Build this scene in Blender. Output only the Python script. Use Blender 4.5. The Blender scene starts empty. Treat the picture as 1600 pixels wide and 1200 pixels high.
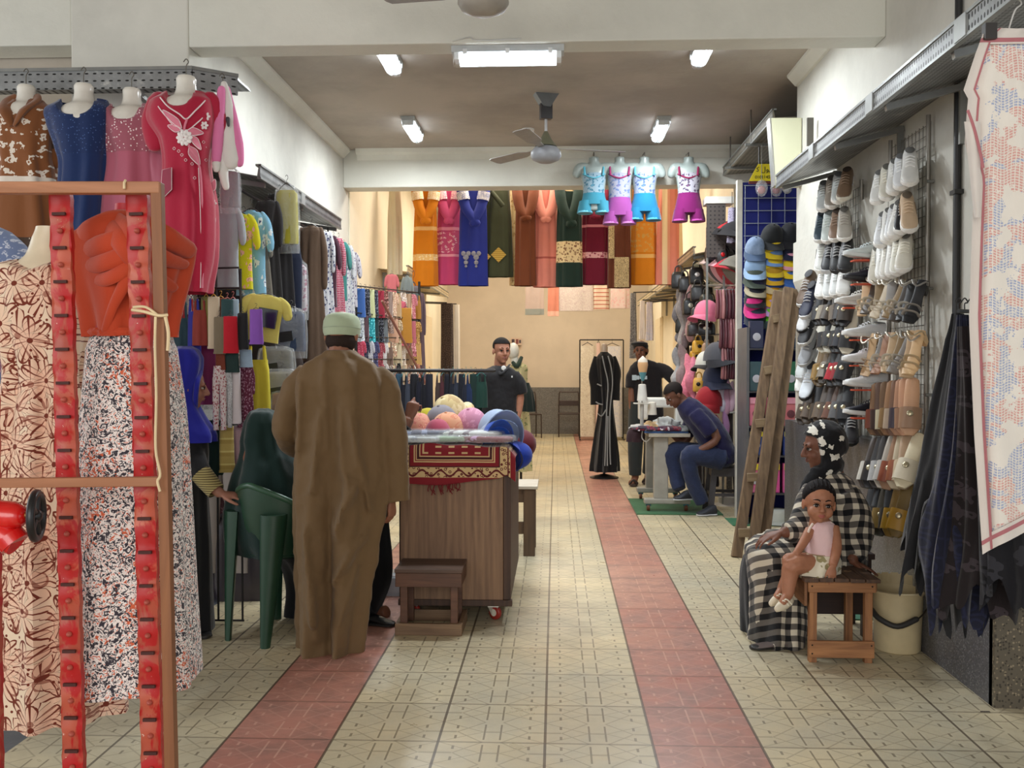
import bpy, bmesh, math, random
from mathutils import Vector as V, Matrix, Euler, noise
PI = math.pi
S = bpy.context.scene
COL = S.collection
rnd = random.Random(7)

# ------------------------------------------------------------------ camera
CAMZ = 1.41
F = 1500.0
cam = bpy.data.objects.new('camera', bpy.data.cameras.new('camera'))
COL.objects.link(cam)
cam.data.sensor_width = 36; cam.data.lens = F / 1600 * 36
YAW = math.atan(68 / F); PITCH = math.atan(30 / F)
cam.location = (0, 0, CAMZ)
cam.rotation_euler = (PI / 2 - PITCH, 0, YAW)
cam.data.clip_start = .05
S.camera = cam
CR = Euler((PI / 2 - PITCH, 0, YAW)).to_matrix()

# ------------------------------------------------------------------ world, exposure
w = bpy.data.worlds.new('world'); S.world = w; w.use_nodes = True
w.node_tree.nodes['Background'].inputs[0].default_value = (.90, .95, 1.0, 1)
w.node_tree.nodes['Background'].inputs[1].default_value = .8
S.view_settings.view_transform = 'Standard'; S.view_settings.look = 'None'
S.view_settings.exposure = 0.22; S.view_settings.gamma = 1
S.view_settings.use_curve_mapping = False

def area(name, loc, rot, sx, sy, power, col):
    l = bpy.data.lights.new(name, 'AREA'); l.shape = 'RECTANGLE'; l.size = sx; l.size_y = sy
    l.energy = power; l.color = col
    o = bpy.data.objects.new(name, l); COL.objects.link(o); o.location = loc; o.rotation_euler = rot
    return o
# daylight entering by the open street side behind the photographer
area('entrance_daylight', (-.3, -3.2, 2.3), (math.radians(82), 0, 0), 5.5, 2.6, 150, (1, .97, .92))
# daylight of the open passage on the left
area('passage_daylight', (-6.2, 3.2, 2.4), (0, -math.radians(75), 0), 2.2, 3.5, 60, (.95, .97, 1))
# lamps of the rear hall, warm, under its higher ceiling
for yy in (11.6, 14.2, 17.2):
    area('rear_hall_lamp', (-.2, yy, 4.15), (0, 0, 0), 2.2, .5, 78, (1, .90, .74))

# ------------------------------------------------------------------ helpers
def at(px, py, Y):
    """point at world depth Y seen at pixel (px, py) of the 1600x1200 frame"""
    d = CR @ V(((px - 800) / F, -(py - 600) / F, -1.0))
    k = Y / d.y
    return V((d.x * k, Y, CAMZ + d.z * k))
def mpp(Y): return Y / F

def lin(c):
    return tuple(((x / 255) / 12.92 if x <= 10 else (((x / 255) + .055) / 1.055) ** 2.4) for x in c)
def C4(c): return (*lin(c), 1)

class NT:
    def __init__(s, name):
        s.m = bpy.data.materials.new(name); s.m.use_nodes = True
        s.t = s.m.node_tree; s.b = s.t.nodes['Principled BSDF']
        s.tc = None
    def n(s, typ, ins=None, **kw):
        x = s.t.nodes.new('ShaderNode' + typ)
        for k, v in kw.items(): setattr(x, k, v)
        for k, v in (ins or {}).items():
            if isinstance(v, bpy.types.NodeSocket): s.t.links.new(v, x.inputs[k])
            else: x.inputs[k].default_value = v
        return x
    def m_(s, op, a, b=0.0, c=0.0): return s.n('Math', {0: a, 1: b, 2: c}, operation=op).outputs[0]
    def mix(s, f, a, b, bt='MIX'):
        x = s.t.nodes.new('ShaderNodeMix'); x.data_type = 'RGBA'; x.blend_type = bt
        for i, v in ((0, f), (6, a), (7, b)):
            if isinstance(v, bpy.types.NodeSocket): s.t.links.new(v, x.inputs[i])
            else: x.inputs[i].default_value = v
        return x.outputs[2]
    def co(s, which='Object', scale=(1, 1, 1), loc=(0, 0, 0)):
        if not s.tc: s.tc = s.t.nodes.new('ShaderNodeTexCoord')
        return s.n('Mapping', {0: s.tc.outputs[which], 1: loc, 3: scale}).outputs[0]
    def noise(s, co, scale, detail=3, rough=.5, dist=0): return s.n('TexNoise', {'Vector': co, 'Scale': scale, 'Detail': detail, 'Roughness': rough, 'Distortion': dist}).outputs[0]
    def ramp(s, f, stops, const=False):
        r = s.n('ValToRGB', {0: f}); e = r.color_ramp.elements
        if const: r.color_ramp.interpolation = 'CONSTANT'
        while len(e) < len(stops): e.new(.5)
        for q, (p, c) in zip(e, stops): q.position = p; q.color = c if len(c) == 4 else (*c, 1)
        return r.outputs[0]
    def sep(s, co): return s.n('SeparateXYZ', {0: co}).outputs
    def bump(s, h, strength=.3, dist=.01):
        x = s.n('Bump', {'Height': h, 'Strength': strength, 'Distance': dist}); s.t.links.new(x.outputs[0], s.b.inputs['Normal']); return x
    def set(s, **kw):
        for k, v in kw.items():
            k = {'col': 'Base Color', 'rough': 'Roughness', 'metal': 'Metallic', 'alpha': 'Alpha', 'spec': 'Specular IOR Level', 'sheen': 'Sheen Weight', 'trans': 'Transmission Weight', 'coat': 'Coat Weight', 'sss': 'Subsurface Weight'}[k]
            if isinstance(v, bpy.types.NodeSocket): s.t.links.new(v, s.b.inputs[k])
            else: s.b.inputs[k].default_value = v
        return s
MC = {}
def plain(c, rough=.6, metal=0, spec=.5, coat=0, var=.06, sc=12, trans=0, alpha=1):
    k = ('p', c, rough, metal, spec, coat, var, sc, trans, alpha)
    if k not in MC:
        t = NT('surface'); co = t.co()
        nz = t.noise(co, sc, 4)
        lo = tuple(x * (1 - var * 2) for x in lin(c)); hi = tuple(min(1, x * (1 + var)) for x in lin(c))
        t.set(col=t.ramp(nz, [(.3, lo), (.7, hi)]), rough=rough, metal=metal, spec=spec, coat=coat, trans=trans, alpha=alpha)
        t.bump(nz, .06, .003); MC[k] = t.m
    return MC[k]
def emit(c, strength):
    k = ('e', c, strength)
    if k not in MC:
        t = NT('lamp_glow'); t.set(col=C4(c)); t.b.inputs['Emission Color'].default_value = C4(c); t.b.inputs['Emission Strength'].default_value = strength; MC[k] = t.m
    return MC[k]

def cloth(c, pat=None, c2=(255, 255, 255), c3=(60, 60, 60), sc=1.0, bands=(), rough=.85, sheen=.15, spec=.3, front=False):
    """woven fabric with an optional print; bands = (z0, z1, colour[, pattern colour]) in the object's own 0..1 height"""
    k = ('c', c, pat, c2, c3, sc, tuple(bands), rough, sheen, spec)
    if k in MC: return MC[k]
    t = NT('fabric'); co = t.co(); A, B, D = C4(c), C4(c2), C4(c3)
    big = t.noise(co, 6, 3)
    base = t.mix(big, tuple(x * .82 for x in A[:3]) + (1,), A)
    def gt(f, a): return t.m_('GREATER_THAN', f, a)
    def lt(f, a): return t.m_('LESS_THAN', f, a)
    x, y, z = t.sep(co)
    flat = t.n('CombineXYZ', {0: x, 1: z, 2: 0.0}).outputs[0]
    def floral(scale, ca, cb, bse):
        d = t.n('TexNoise', {'Vector': flat, 'Scale': scale * 2.0, 'Detail': 1.0}).outputs[1]
        wv = t.mix(.12 / max(1, scale * .12), flat, d)
        v = t.n('TexVoronoi', {'Vector': wv, 'Scale': scale})
        r = t.mix(lt(v.outputs['Distance'], .36), bse, ca)
        return t.mix(lt(v.outputs['Distance'], .14), r, cb)
    if pat == 'leaf':
        out = base
        fine = None
        for s_, off in ((7.5 * sc, 0), (9.0 * sc, 3.3)):
            cc = t.co('Object', (1, 1, 1), (off, off, off)); xx, yy, zz = t.sep(cc)
            fl = t.n('CombineXYZ', {0: xx, 1: zz, 2: 0.0}).outputs[0]
            v = t.n('TexVoronoi', {'Vector': fl, 'Scale': s_, 'Randomness': .8}, voronoi_dimensions='2D')
            df = t.n('VectorMath', {0: t.n('VectorMath', {0: fl, 'Scale': s_}, operation='SCALE').outputs[0], 1: t.n('VectorMath', {0: v.outputs['Position'], 'Scale': s_}, operation='SCALE').outputs[0]}, operation='SUBTRACT').outputs[0]
            a, b, _ = t.sep(df)
            th = t.m_('ARCTAN2', a, b)
            r = v.outputs['Distance']
            cs = t.m_('ABSOLUTE', t.m_('COSINE', t.m_('ADD', t.m_('MULTIPLY', th, 3.5), off)))
            R = t.m_('MULTIPLY', t.m_('POWER', cs, .45), .62)
            edge = lt(t.m_('ABSOLUTE', t.m_('SUBTRACT', r, R)), .027)
            vein = t.m_('MULTIPLY', gt(cs, .985), lt(r, R))
            ln = t.m_('MAXIMUM', edge, vein)
            fillc = t.m_('MULTIPLY', lt(r, R), .35)
            out = t.mix(fillc, out, B); out = t.mix(ln, out, D)
            out = t.mix(lt(r, .07), out, D)
        dts = t.n('TexVoronoi', {'Vector': flat, 'Scale': 34 * sc, 'Randomness': .9}, voronoi_dimensions='2D')
        col = t.mix(t.m_('MULTIPLY', lt(dts.outputs[0], .13), gt(t.noise(flat, 9, 1), .52)), out, D)
    elif pat == 'speckle':
        d = t.noise(co, 60 * sc, 2, .6, 2.5)
        e = t.noise(t.co('Object', (1, 1, 1), (5, 2, 1)), 70 * sc, 2, .6, 2.0)
        col = t.ramp(d, [(0, D), (.40, D), (.445, C4((150, 145, 145))), (.47, A), (.60, A), (.61, B)], True)
        dk = t.mix(lt(e, .40), col, D)
        col = t.mix(t.m_('MULTIPLY', gt(e, .57), gt(t.noise(co, 9, 2), .56)), dk, B)
    elif pat == 'dots':
        v = t.n('TexVoronoi', {'Vector': flat, 'Scale': 38 * sc, 'Randomness': .15}, voronoi_dimensions='2D')
        col = t.mix(lt(v.outputs[0], .27), base, B)
    elif pat == 'floral':
        col = floral(22 * sc, B, D, base)
    elif pat == 'print':   # scattered mixed motifs
        v = t.n('TexVoronoi', {'Vector': t.mix(.05, flat, t.n('TexNoise', {'Vector': flat, 'Scale': 40.0}).outputs[1]), 'Scale': 30 * sc}, voronoi_dimensions='2D')
        hue = t.sep(v.outputs['Color'])[0]
        m = t.mix(gt(hue, .5), B, D)
        col = t.mix(lt(v.outputs[0], .33), base, m)
    elif pat in ('vstripe', 'hstripe'):
        q = x if pat == 'vstripe' else z
        f = t.m_('FRACT', t.m_('MULTIPLY', q, 14 * sc))
        col = t.mix(gt(f, .55), base, B); col = t.mix(gt(f, .86), col, D)
    elif pat == 'check':
        fx = t.m_('FRACT', t.m_('MULTIPLY', t.m_('ADD', x, t.m_('MULTIPLY', y, .6)), 17 * sc)); fz = t.m_('FRACT', t.m_('MULTIPLY', t.m_('ADD', z, t.m_('MULTIPLY', y, .45)), 17 * sc))
        sx, sz = gt(fx, .5), gt(fz, .5)
        both = t.m_('MULTIPLY', sx, sz); one = t.m_('SUBTRACT', t.m_('ADD', sx, sz), t.m_('MULTIPLY', both, 2))
        col = t.mix(both, t.mix(one, base, D), B)
    elif pat == 'batik':
        nz = t.noise(flat, 8 * sc, 3, .6, 1)
        dx = t.m_('FRACT', t.m_('MULTIPLY', x, 90)); dz = t.m_('FRACT', t.m_('MULTIPLY', t.m_('ADD', z, t.m_('MULTIPLY', t.m_('SINE', t.m_('MULTIPLY', x, 90)), .006)), 110))
        stitch = t.m_('MULTIPLY', gt(dx, .24), gt(dz, .3))
        st2 = t.m_('MULTIPLY', stitch, gt(t.noise(flat, 70, 3, .8), .42))
        st2 = t.m_('MULTIPLY', st2, gt(t.noise(flat, 9, 4, .6), .46)); rd = t.m_('MULTIPLY', st2, gt(nz, .5)); bl = t.m_('MULTIPLY', st2, t.m_('MULTIPLY', lt(nz, .5), gt(t.noise(flat, 5 * sc, 2), .36)))
        col = t.mix(rd, t.mix(bl, base, D), B)
    elif pat == 'lace':
        v = t.n('TexVoronoi', {'Vector': flat, 'Scale': 26 * sc, 'Randomness': .5}, voronoi_dimensions='2D', feature='DISTANCE_TO_EDGE')
        v2 = t.n('TexVoronoi', {'Vector': flat, 'Scale': 26 * sc, 'Randomness': .5}, voronoi_dimensions='2D')
        ln = t.m_('MAXIMUM', lt(v.outputs[0], .06), lt(t.m_('ABSOLUTE', t.m_('SUBTRACT', v2.outputs[0], .25)), .06))
        col = t.mix(ln, base, B)
    elif pat == 'sequin':
        v = t.n('TexVoronoi', {'Vector': co, 'Scale': 110.0 * sc})
        col = t.mix(t.m_('MULTIPLY', lt(v.outputs[0], .30), gt(t.sep(v.outputs['Color'])[0], .55)), base, B)
    elif pat == 'toile':
        nz = t.noise(flat, 16 * sc, 4, .6, 3)
        col = t.mix(lt(t.m_('ABSOLUTE', t.m_('SUBTRACT', nz, .5)), .028), base, B)
    elif pat == 'heather':
        col = t.mix(t.noise(co, 90 * sc, 2), base, B)
    elif pat == 'camo':
        col = t.ramp(t.noise(co, 16 * sc, 2), [(0, D), (.42, A), (.55, B)], True)
    else:
        col = base
    if bands:
        gz = t.sep(t.co('Generated'))[2]
        for bd in bands:
            msk = t.m_('MULTIPLY', gt(gz, bd[0]), lt(gz, bd[1]))
            bc = C4(bd[2])
            if len(bd) > 3: bc = floral((bd[4] if len(bd) > 4 else 30), C4(bd[3]), C4(bd[2]), bc)
            col = t.mix(msk, col, bc)
    t.set(col=col, rough=rough, sheen=sheen, spec=spec)
    t.bump(t.m_('ADD', t.noise(co, 9, 3, .6), t.m_('MULTIPLY', t.noise(co, 400, 1), .08)), .35, .012)
    MC[k] = t.m
    return t.m

def wood(c, c2, sc=1.0, rough=.6, axis='z', wear=0.0, wearc=(150, 140, 125)):
    k = ('w', c, c2, sc, rough, axis, wear)
    if k in MC: return MC[k]
    t = NT('wood'); s3 = {'z': (9, 9, .7), 'x': (.7, 9, 9), 'y': (9, .7, 9)}[axis]
    co = t.co('Object', tuple(q * sc for q in s3))
    wv = t.noise(co, 2.2, 6, .6, 1.6)
    st = t.n('TexWave', {'Vector': co, 'Scale': .9, 'Distortion': 7.0, 'Detail': 3.0, 'Detail Scale': 1.2}).outputs[1]
    f = t.m_('ADD', t.m_('MULTIPLY', wv, .88), t.m_('MULTIPLY', st, .12))
    col = t.ramp(f, [(.25, C4(c2)), (.7, C4(c))])
    if wear:
        n2 = t.noise(t.co(), 14, 5, .7)
        col = t.mix(t.m_('MULTIPLY', t.m_('GREATER_THAN', n2, 1 - wear), .7), col, C4(wearc))
    t.set(col=col, rough=rough); t.bump(f, .25, .004); MC[k] = t.m
    return t.m

# ------------------------------------------------------------------ mesh builder
class MB:
    def __init__(s): s.v = []; s.f = []
    def box(s, a, b, rot=None, org=None):
        i = len(s.v)
        ps = [V((x, y, z)) for z in (a[2], b[2]) for y in (a[1], b[1]) for x in (a[0], b[0])]
        if rot is not None:
            c = V(org) if org is not None else (V(a) + V(b)) / 2
            ps = [c + rot @ (p - c) for p in ps]
        s.v += ps
        s.f += [(i, i+2, i+3, i+1), (i+4, i+5, i+7, i+6), (i, i+1, i+5, i+4), (i+2, i+6, i+7, i+3), (i, i+4, i+6, i+2), (i+1, i+3, i+7, i+5)]
        return s
    def bar(s, p, q, wx, wy=None, up=(0, 0, 1)):
        """rectangular bar from p to q"""
        p, q = V(p), V(q); wy = wy or wx; d = (q - p).normalized(); u = V(up)
        if abs(d.dot(u)) > .95: u = V((0, 1, 0))
        a = d.cross(u).normalized() * wx / 2; b = a.cross(d).normalized() * wy / 2
        i = len(s.v)
        for c in (p, q): s.v += [c - a - b, c + a - b, c + a + b, c - a + b]
        s.f += [(i, i+1, i+2, i+3), (i+7, i+6, i+5, i+4)] + [(i + k, i + 4 + k, i + 4 + (k+1) % 4, i + (k+1) % 4) for k in range(4)]
        return s
    def rings(s, rs, cap=True, close=True):
        n = len(rs[0]); i = len(s.v)
        for r in rs: s.v += [V(p) for p in r]
        for a in range(len(rs) - 1):
            for k in range(n if close else n - 1):
                s.f.append((i + a*n + k, i + a*n + (k+1) % n, i + (a+1)*n + (k+1) % n, i + (a+1)*n + k))
        if cap:
            s.f.append(tuple(i + k for k in range(n))[::-1]); s.f.append(tuple(i + (len(rs)-1)*n + k for k in range(n)))
        return s
    def tube(s, pts, rad, n=8, cap=True, smooth=0, flat=1.0, up=(0, 1, 0), round_=False):
        pts = [V(p) for p in pts]
        rad = list(rad) if hasattr(rad, '__len__') else [rad] * len(pts)
        if smooth:
            P, R = [], []
            for i in range(len(pts) - 1):
                p0, p1, p2, p3 = pts[max(i-1, 0)], pts[i], pts[i+1], pts[min(i+2, len(pts)-1)]
                for k in range(smooth):
                    u = k / smooth
                    P.append(.5 * ((2*p1) + (p2 - p0)*u + (2*p0 - 5*p1 + 4*p2 - p3)*u*u + (3*p1 - p0 - 3*p2 + p3)*u**3))
                    R.append(rad[i] * (1-u) + rad[i+1] * u)
            P.append(pts[-1]); R.append(rad[-1]); pts, rad = P, R
        if round_:
            d0 = (pts[0] - pts[1]).normalized(); d1 = (pts[-1] - pts[-2]).normalized(); r0, r1 = rad[0], rad[-1]
            pts = [pts[0] + d0*r0*.95, pts[0] + d0*r0*.7] + pts + [pts[-1] + d1*r1*.7, pts[-1] + d1*r1*.95]
            rad = [r0*.3, r0*.72] + rad + [r1*.72, r1*.3]
        rs = []; a = None
        for i, p in enumerate(pts):
            d = (pts[min(i+1, len(pts)-1)] - pts[max(i-1, 0)]).normalized()
            if a is None:
                u = V(up)
                if abs(d.dot(u)) > .95: u = V((1, 0, 0))
                a = d.cross(u).normalized()
            else: a = (a - d * a.dot(d)).normalized()
            b = d.cross(a)
            rs.append([p + (a * math.cos(2*PI*k/n) + b * math.sin(2*PI*k/n) * flat) * rad[i] for k in range(n)])
        return s.rings(rs, cap)
    def ell(s, c, r, rot=None, n=14, m=9):
        c = V(c); r = r if hasattr(r, '__len__') else (r, r, r); rs = []
        for j in range(m + 1):
            t = PI * (j + (.12 if j == 0 else -.12 if j == m else 0)) / m
            ring = [V((r[0]*math.sin(t)*math.cos(2*PI*k/n), r[1]*math.sin(t)*math.sin(2*PI*k/n), r[2]*math.cos(t))) for k in range(n)]
            rs.append([c + (rot @ p if rot is not None else p) for p in ring])
        return s.rings(rs[::-1])
    def lathe(s, prof, c=(0, 0, 0), n=24, cap=True, sy=1.0):
        c = V(c)
        return s.rings([[c + V((r*math.cos(2*PI*k/n), r*math.sin(2*PI*k/n)*sy, z)) for k in range(n)] for r, z in prof], cap)
    def prism(s, poly, a, b, axis='y'):
        """extrude a 2-D outline; axis y: outline (x,z); x: (y,z); z: (x,y)"""
        f = {'y': lambda p, t: V((p[0], t, p[1])), 'x': lambda p, t: V((t, p[0], p[1])), 'z': lambda p, t: V((p[0], p[1], t))}[axis]
        return s.rings([[f(p, a) for p in poly], [f(p, b) for p in poly]])
    def grid(s, fn, nu, nv, thick=0):
        """sheet fn(u,v)->point, given thickness"""
        i = len(s.v); P = [[V(fn(a / nu, b / nv)) for a in range(nu+1)] for b in range(nv+1)]
        for r in P: s.v += r
        w_ = nu + 1
        for b in range(nv):
            for a in range(nu): s.f.append((i + b*w_ + a, i + b*w_ + a+1, i + (b+1)*w_ + a+1, i + (b+1)*w_ + a))
        if thick:
            j = len(s.v)
            for b in range(nv+1):
                for a in range(nu+1):
                    du = P[b][min(a+1, nu)] - P[b][max(a-1, 0)]; dv = P[min(b+1, nv)][a] - P[max(b-1, 0)][a]
                    s.v.append(P[b][a] - du.cross(dv).normalized() * thick)
            for b in range(nv):
                for a in range(nu): s.f.append((j + (b+1)*w_ + a, j + (b+1)*w_ + a+1, j + b*w_ + a+1, j + b*w_ + a))
            bd = [(0, a) for a in range(nu+1)] + [(b, nu) for b in range(1, nv+1)] + [(nv, a) for a in range(nu-1, -1, -1)] + [(b, 0) for b in range(nv-1, 0, -1)]
            for k in range(len(bd)):
                (b1, a1), (b2, a2) = bd[k], bd[(k+1) % len(bd)]
                s.f.append((i + b2*w_ + a2, i + b1*w_ + a1, j + b1*w_ + a1, j + b2*w_ + a2))
        return s
    def body(s, rows, n=40, folds=0, amp=0.0, seed=0, sub=5, cap=True, sharp=1.0, power=2.0, top=0.0):
        """lofted garment or torso: rows (z, half width, half depth, cx, cy) top to bottom, vertical folds growing downward"""
        rows = [tuple(r) + (0,) * (5 - len(r)) for r in rows]; out = []
        for i in range(len(rows) - 1):
            r0, r1, r2, r3 = rows[max(i-1, 0)], rows[i], rows[i+1], rows[min(i+2, len(rows)-1)]
            for k in range(sub):
                u = k / sub; q = []
                for j in range(5):
                    a, b, c, d = r0[j], r1[j], r2[j], r3[j]
                    m1, m2 = (c - a) / 2, (d - b) / 2
                    q.append((2*u**3 - 3*u*u + 1)*b + (u**3 - 2*u*u + u)*m1 + (-2*u**3 + 3*u*u)*c + (u**3 - u*u)*m2)
                q[0] = r1[0] * (1-u) + r2[0] * u
                out.append(q)
        out.append(rows[-1]); N = len(out) - 1; rs = []
        for j, (z, hw, hd, cx, cy) in enumerate(out):
            t = j / N; ring = []
            for k in range(n):
                th = 2*PI*k/n; c_, s_ = math.cos(th), math.sin(th)
                ex = 2 / power
                X = math.copysign(abs(c_)**ex, c_) * hw; Y = math.copysign(abs(s_)**ex, s_) * hd
                fo = 0
                if folds:
                    ph = seed * 1.7 + 1.2 * math.sin(t * 3 + seed) + .6 * math.sin(th * 2 + seed)
                    wv = math.sin(folds * th + ph); wv = math.copysign(abs(wv)**sharp, wv)
                    wv += .5 * math.sin(folds * 1.7 * th + seed * 3 + t * 2)
                    fo = amp * (top + (1 - top) * t) * wv
                L = math.hypot(X, Y) or 1e-6
                k2 = 1 + fo / max(L, .02)
                ring.append(V((cx + X * k2, cy + Y * k2, z)))
            rs.append(ring)
        return s.rings(rs, cap)
    def add(s, o, M=None):
        i = len(s.v); s.v += [(M @ p if M is not None else p.copy()) for p in o.v]; s.f += [tuple(i + q for q in f) for f in o.f]; return s
    def xf(s, M): s.v = [M @ p for p in s.v]; return s
    def build(s, name, mat, parent=None, smooth=True, bevel=0, remesh=0, sm=2, solid=0, disp=None, local=False, subd=0):
        me = bpy.data.meshes.new(name)
        vs = s.v
        if parent is not None and not local:
            M = wm(parent).inverted(); vs = [M @ p for p in vs]
        me.from_pydata([tuple(p) for p in vs], [], s.f)
        me.materials.append(mat)
        if smooth: me.polygons.foreach_set('use_smooth', [True] * len(me.polygons))
        if not remesh and not solid:
            bm = bmesh.new(); bm.from_mesh(me); bmesh.ops.recalc_face_normals(bm, faces=bm.faces); bm.to_mesh(me); bm.free()
        me.update()
        o = bpy.data.objects.new(name, me); COL.objects.link(o)
        if parent is not None: o.parent = parent
        if remesh:
            r = o.modifiers.new('remesh', 'REMESH'); r.mode = 'VOXEL'; r.voxel_size = remesh; r.use_smooth_shade = True
            if sm:
                q = o.modifiers.new('smooth', 'SMOOTH'); q.iterations = sm; q.factor = .6
        if disp:
            k = ('tex', disp[1])
            if k not in MC:
                tx = bpy.data.textures.new('fold', 'CLOUDS'); tx.noise_scale = disp[1]; MC[k] = tx
            d = o.modifiers.new('folds', 'DISPLACE'); d.texture = MC[k]; d.strength = disp[0]; d.mid_level = .5
        if subd:
            q = o.modifiers.new('sub', 'SUBSURF'); q.levels = subd; q.render_levels = subd
        if bevel:
            b = o.modifiers.new('bevel', 'BEVEL'); b.width = bevel; b.segments = 2; b.limit_method = 'ANGLE'
            if smooth: me.polygons.foreach_set('use_smooth', [False] * len(me.polygons))
        elif smooth and not remesh:
            me.set_sharp_from_angle(angle=math.radians(50))
        return o

def wm(o):
    M = Matrix.Identity(4)
    while o is not None: M = o.matrix_basis @ M; o = o.parent
    return M
def tag(o, label=None, cat=None, group=None, kind=None):
    if label: o['label'] = label
    if cat: o['category'] = cat
    if group: o['group'] = group
    if kind: o['kind'] = kind
    return o
def thing(name, label, cat, loc=(0, 0, 0), rz=0, group=None):
    o = bpy.data.objects.new(name, None); COL.objects.link(o); o.empty_display_size = .05
    o.location = loc; o.rotation_euler = (0, 0, rz)
    return tag(o, label, cat, group)
def struct(name, mb, mat, smooth=False, bevel=0):
    return tag(mb.build(name, mat, None, smooth, bevel), kind='structure')
def copy_tree(o, parent=None):
    c = o.copy(); COL.objects.link(c)
    if parent is not None: c.parent = parent
    for ch in [q for q in bpy.data.objects if q.parent == o and q != c]: copy_tree(ch, c)
    return c
class Proto:
    """a thing built once round its origin; the first placing moves it, the next ones copy it and its parts"""
    def __init__(s, root): s.root = root; s.used = False; s.kids = s.tree(root)
    def tree(s, o): return [(c, s.tree(c)) for c in o.children] if hasattr(o, 'children') else []
    def put(s, loc, rot=(0, 0, 0), scale=(1, 1, 1), label=None, group=None, mats=None, name=None):
        if not s.used: r = s.root; s.used = True; objs = s.flat(s.kids)
        else:
            r = s.root.copy(); COL.objects.link(r); objs = []
            def rec(kids, par):
                for c, sub in kids:
                    d = c.copy(); COL.objects.link(d); d.parent = par; objs.append(d); rec(sub, d)
            rec(s.kids, r)
        r.location = loc; r.rotation_euler = rot; r.scale = scale if hasattr(scale, '__len__') else (scale,) * 3
        if label: r['label'] = label
        if group: r['group'] = group
        for o in ([r] if r.type == 'MESH' else []) + objs:
            if mats:
                m = mats.get(o.name.split('.')[0])
                if m is not None:
                    o.material_slots[0].link = 'OBJECT'; o.material_slots[0].material = m
        return r
    def flat(s, kids):
        r = []
        for c, sub in kids: r.append(c); r += s.flat(sub)
        return r
ORD = ['first', 'second', 'third', 'fourth', 'fifth', 'sixth', 'seventh', 'eighth', 'ninth', 'tenth', 'eleventh', 'twelfth', 'thirteenth', 'fourteenth', 'fifteenth', 'sixteenth', 'seventeenth', 'eighteenth']

def text(body, size, mat, parent, loc, rot, name='lettering', depth=.002, align='CENTER'):
    cu = bpy.data.curves.new(name, 'FONT'); cu.body = body; cu.size = size; cu.extrude = depth; cu.align_x = align; cu.align_y = 'CENTER'
    cu.materials.append(mat)
    t_ = bpy.data.objects.new('t', cu); COL.objects.link(t_); bpy.context.view_layer.update()
    me = bpy.data.meshes.new_from_object(t_.evaluated_get(bpy.context.evaluated_depsgraph_get())); bpy.data.objects.remove(t_)
    o = bpy.data.objects.new(name, me); COL.objects.link(o); o.parent = parent; o.location = loc; o.rotation_euler = rot
    return o
# ================================================================== SETTING
def plaster(c, bumpy=.5, stain=.08, rough=.75):
    t = NT('painted_plaster'); co = t.co()
    n1 = t.noise(co, 1.3, 5, .6); n2 = t.noise(co, 30, 4, .6)
    a = C4(c); b = tuple(x * (1 - stain * 2.2) for x in a[:3]) + (1,)
    col = t.ramp(n1, [(.35, b), (.6, a)])
    chips = t.m_('GREATER_THAN', t.noise(co, 11, 6, .75), .735)
    col = t.mix(t.m_('MULTIPLY', chips, .35), col, C4((150, 140, 125)))
    t.set(col=col, rough=rough)
    t.bump(t.m_('ADD', t.m_('MULTIPLY', n1, 1.0), t.m_('MULTIPLY', n2, .12)), bumpy, .03)
    return t.m
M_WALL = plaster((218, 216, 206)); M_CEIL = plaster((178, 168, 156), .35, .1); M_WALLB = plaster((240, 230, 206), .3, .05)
M_BEAM = plaster((222, 221, 210), .5, .06); M_FAR = plaster((206, 192, 174), .2, .05)
def terrazzo(c, sc=1.6, tint=(132, 132, 134), dark=(66, 66, 70), rough=.35):
    t = NT('terrazzo'); co = t.co()
    v = t.n('TexVoronoi', {'Vector': co, 'Scale': 75.0 * sc})
    g = t.sep(v.outputs['Color'])[0]
    col = t.ramp(g, [(0, C4(dark)), (.35, C4(c)), (.75, C4(tint))], True)
    col = t.mix(t.m_('GREATER_THAN', v.outputs[0], .42), col, C4(c))
    col = t.mix(t.m_('MULTIPLY', t.noise(co, 3, 5), .5), col, C4(tuple(x * .6 for x in c)))
    t.set(col=col, rough=rough); return t.m
M_GRAN = terrazzo((92, 92, 96)); M_GRAN2 = terrazzo((98, 90, 76), 1.2, (150, 136, 112), (56, 50, 42)); M_DADO = terrazzo((112, 108, 102), 1.2, (150, 146, 140), (80, 78, 76))

# ---- floor: pressed cement tiles 40 cm, two pink lines, grooves
t = NT('cement_tile_floor'); co = t.co()
X, Y, Z = t.sep(co)
TX0 = -.038
u = t.m_('MULTIPLY', t.m_('SUBTRACT', X, TX0 - 40), 2.5); v_ = t.m_('MULTIPLY', t.m_('SUBTRACT', Y, -40.05), 2.5)
fu, fv = t.m_('FRACT', u), t.m_('FRACT', v_); iu, iv = t.m_('FLOOR', u), t.m_('FLOOR', v_)
def near(f, a, w_): return t.m_('LESS_THAN', t.m_('ABSOLUTE', t.m_('SUBTRACT', f, a)), w_)
def orr(*a):
    r = a[0]
    for q in a[1:]: r = t.m_('MAXIMUM', r, q)
    return r
pink = orr(t.m_('COMPARE', iu, 101.0, .1), t.m_('COMPARE', iu, 97.0, .1))
seamx = orr(near(fu, 0, .013), near(fu, 1, .013))
seamy = orr(near(fv, 0, .016), near(fv, 1, .016))
fv2 = t.m_('FRACT', t.m_('MULTIPLY', fv, 2.0))
inv = t.m_('MULTIPLY', t.m_('GREATER_THAN', fv2, .12), t.m_('LESS_THAN', fv2, .88))
pair = t.m_('MULTIPLY', orr(near(fu, .42, .009), near(fu, .575, .009)), inv)
fv4 = t.m_('FRACT', t.m_('MULTIPLY', fv, 4.0))
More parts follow.
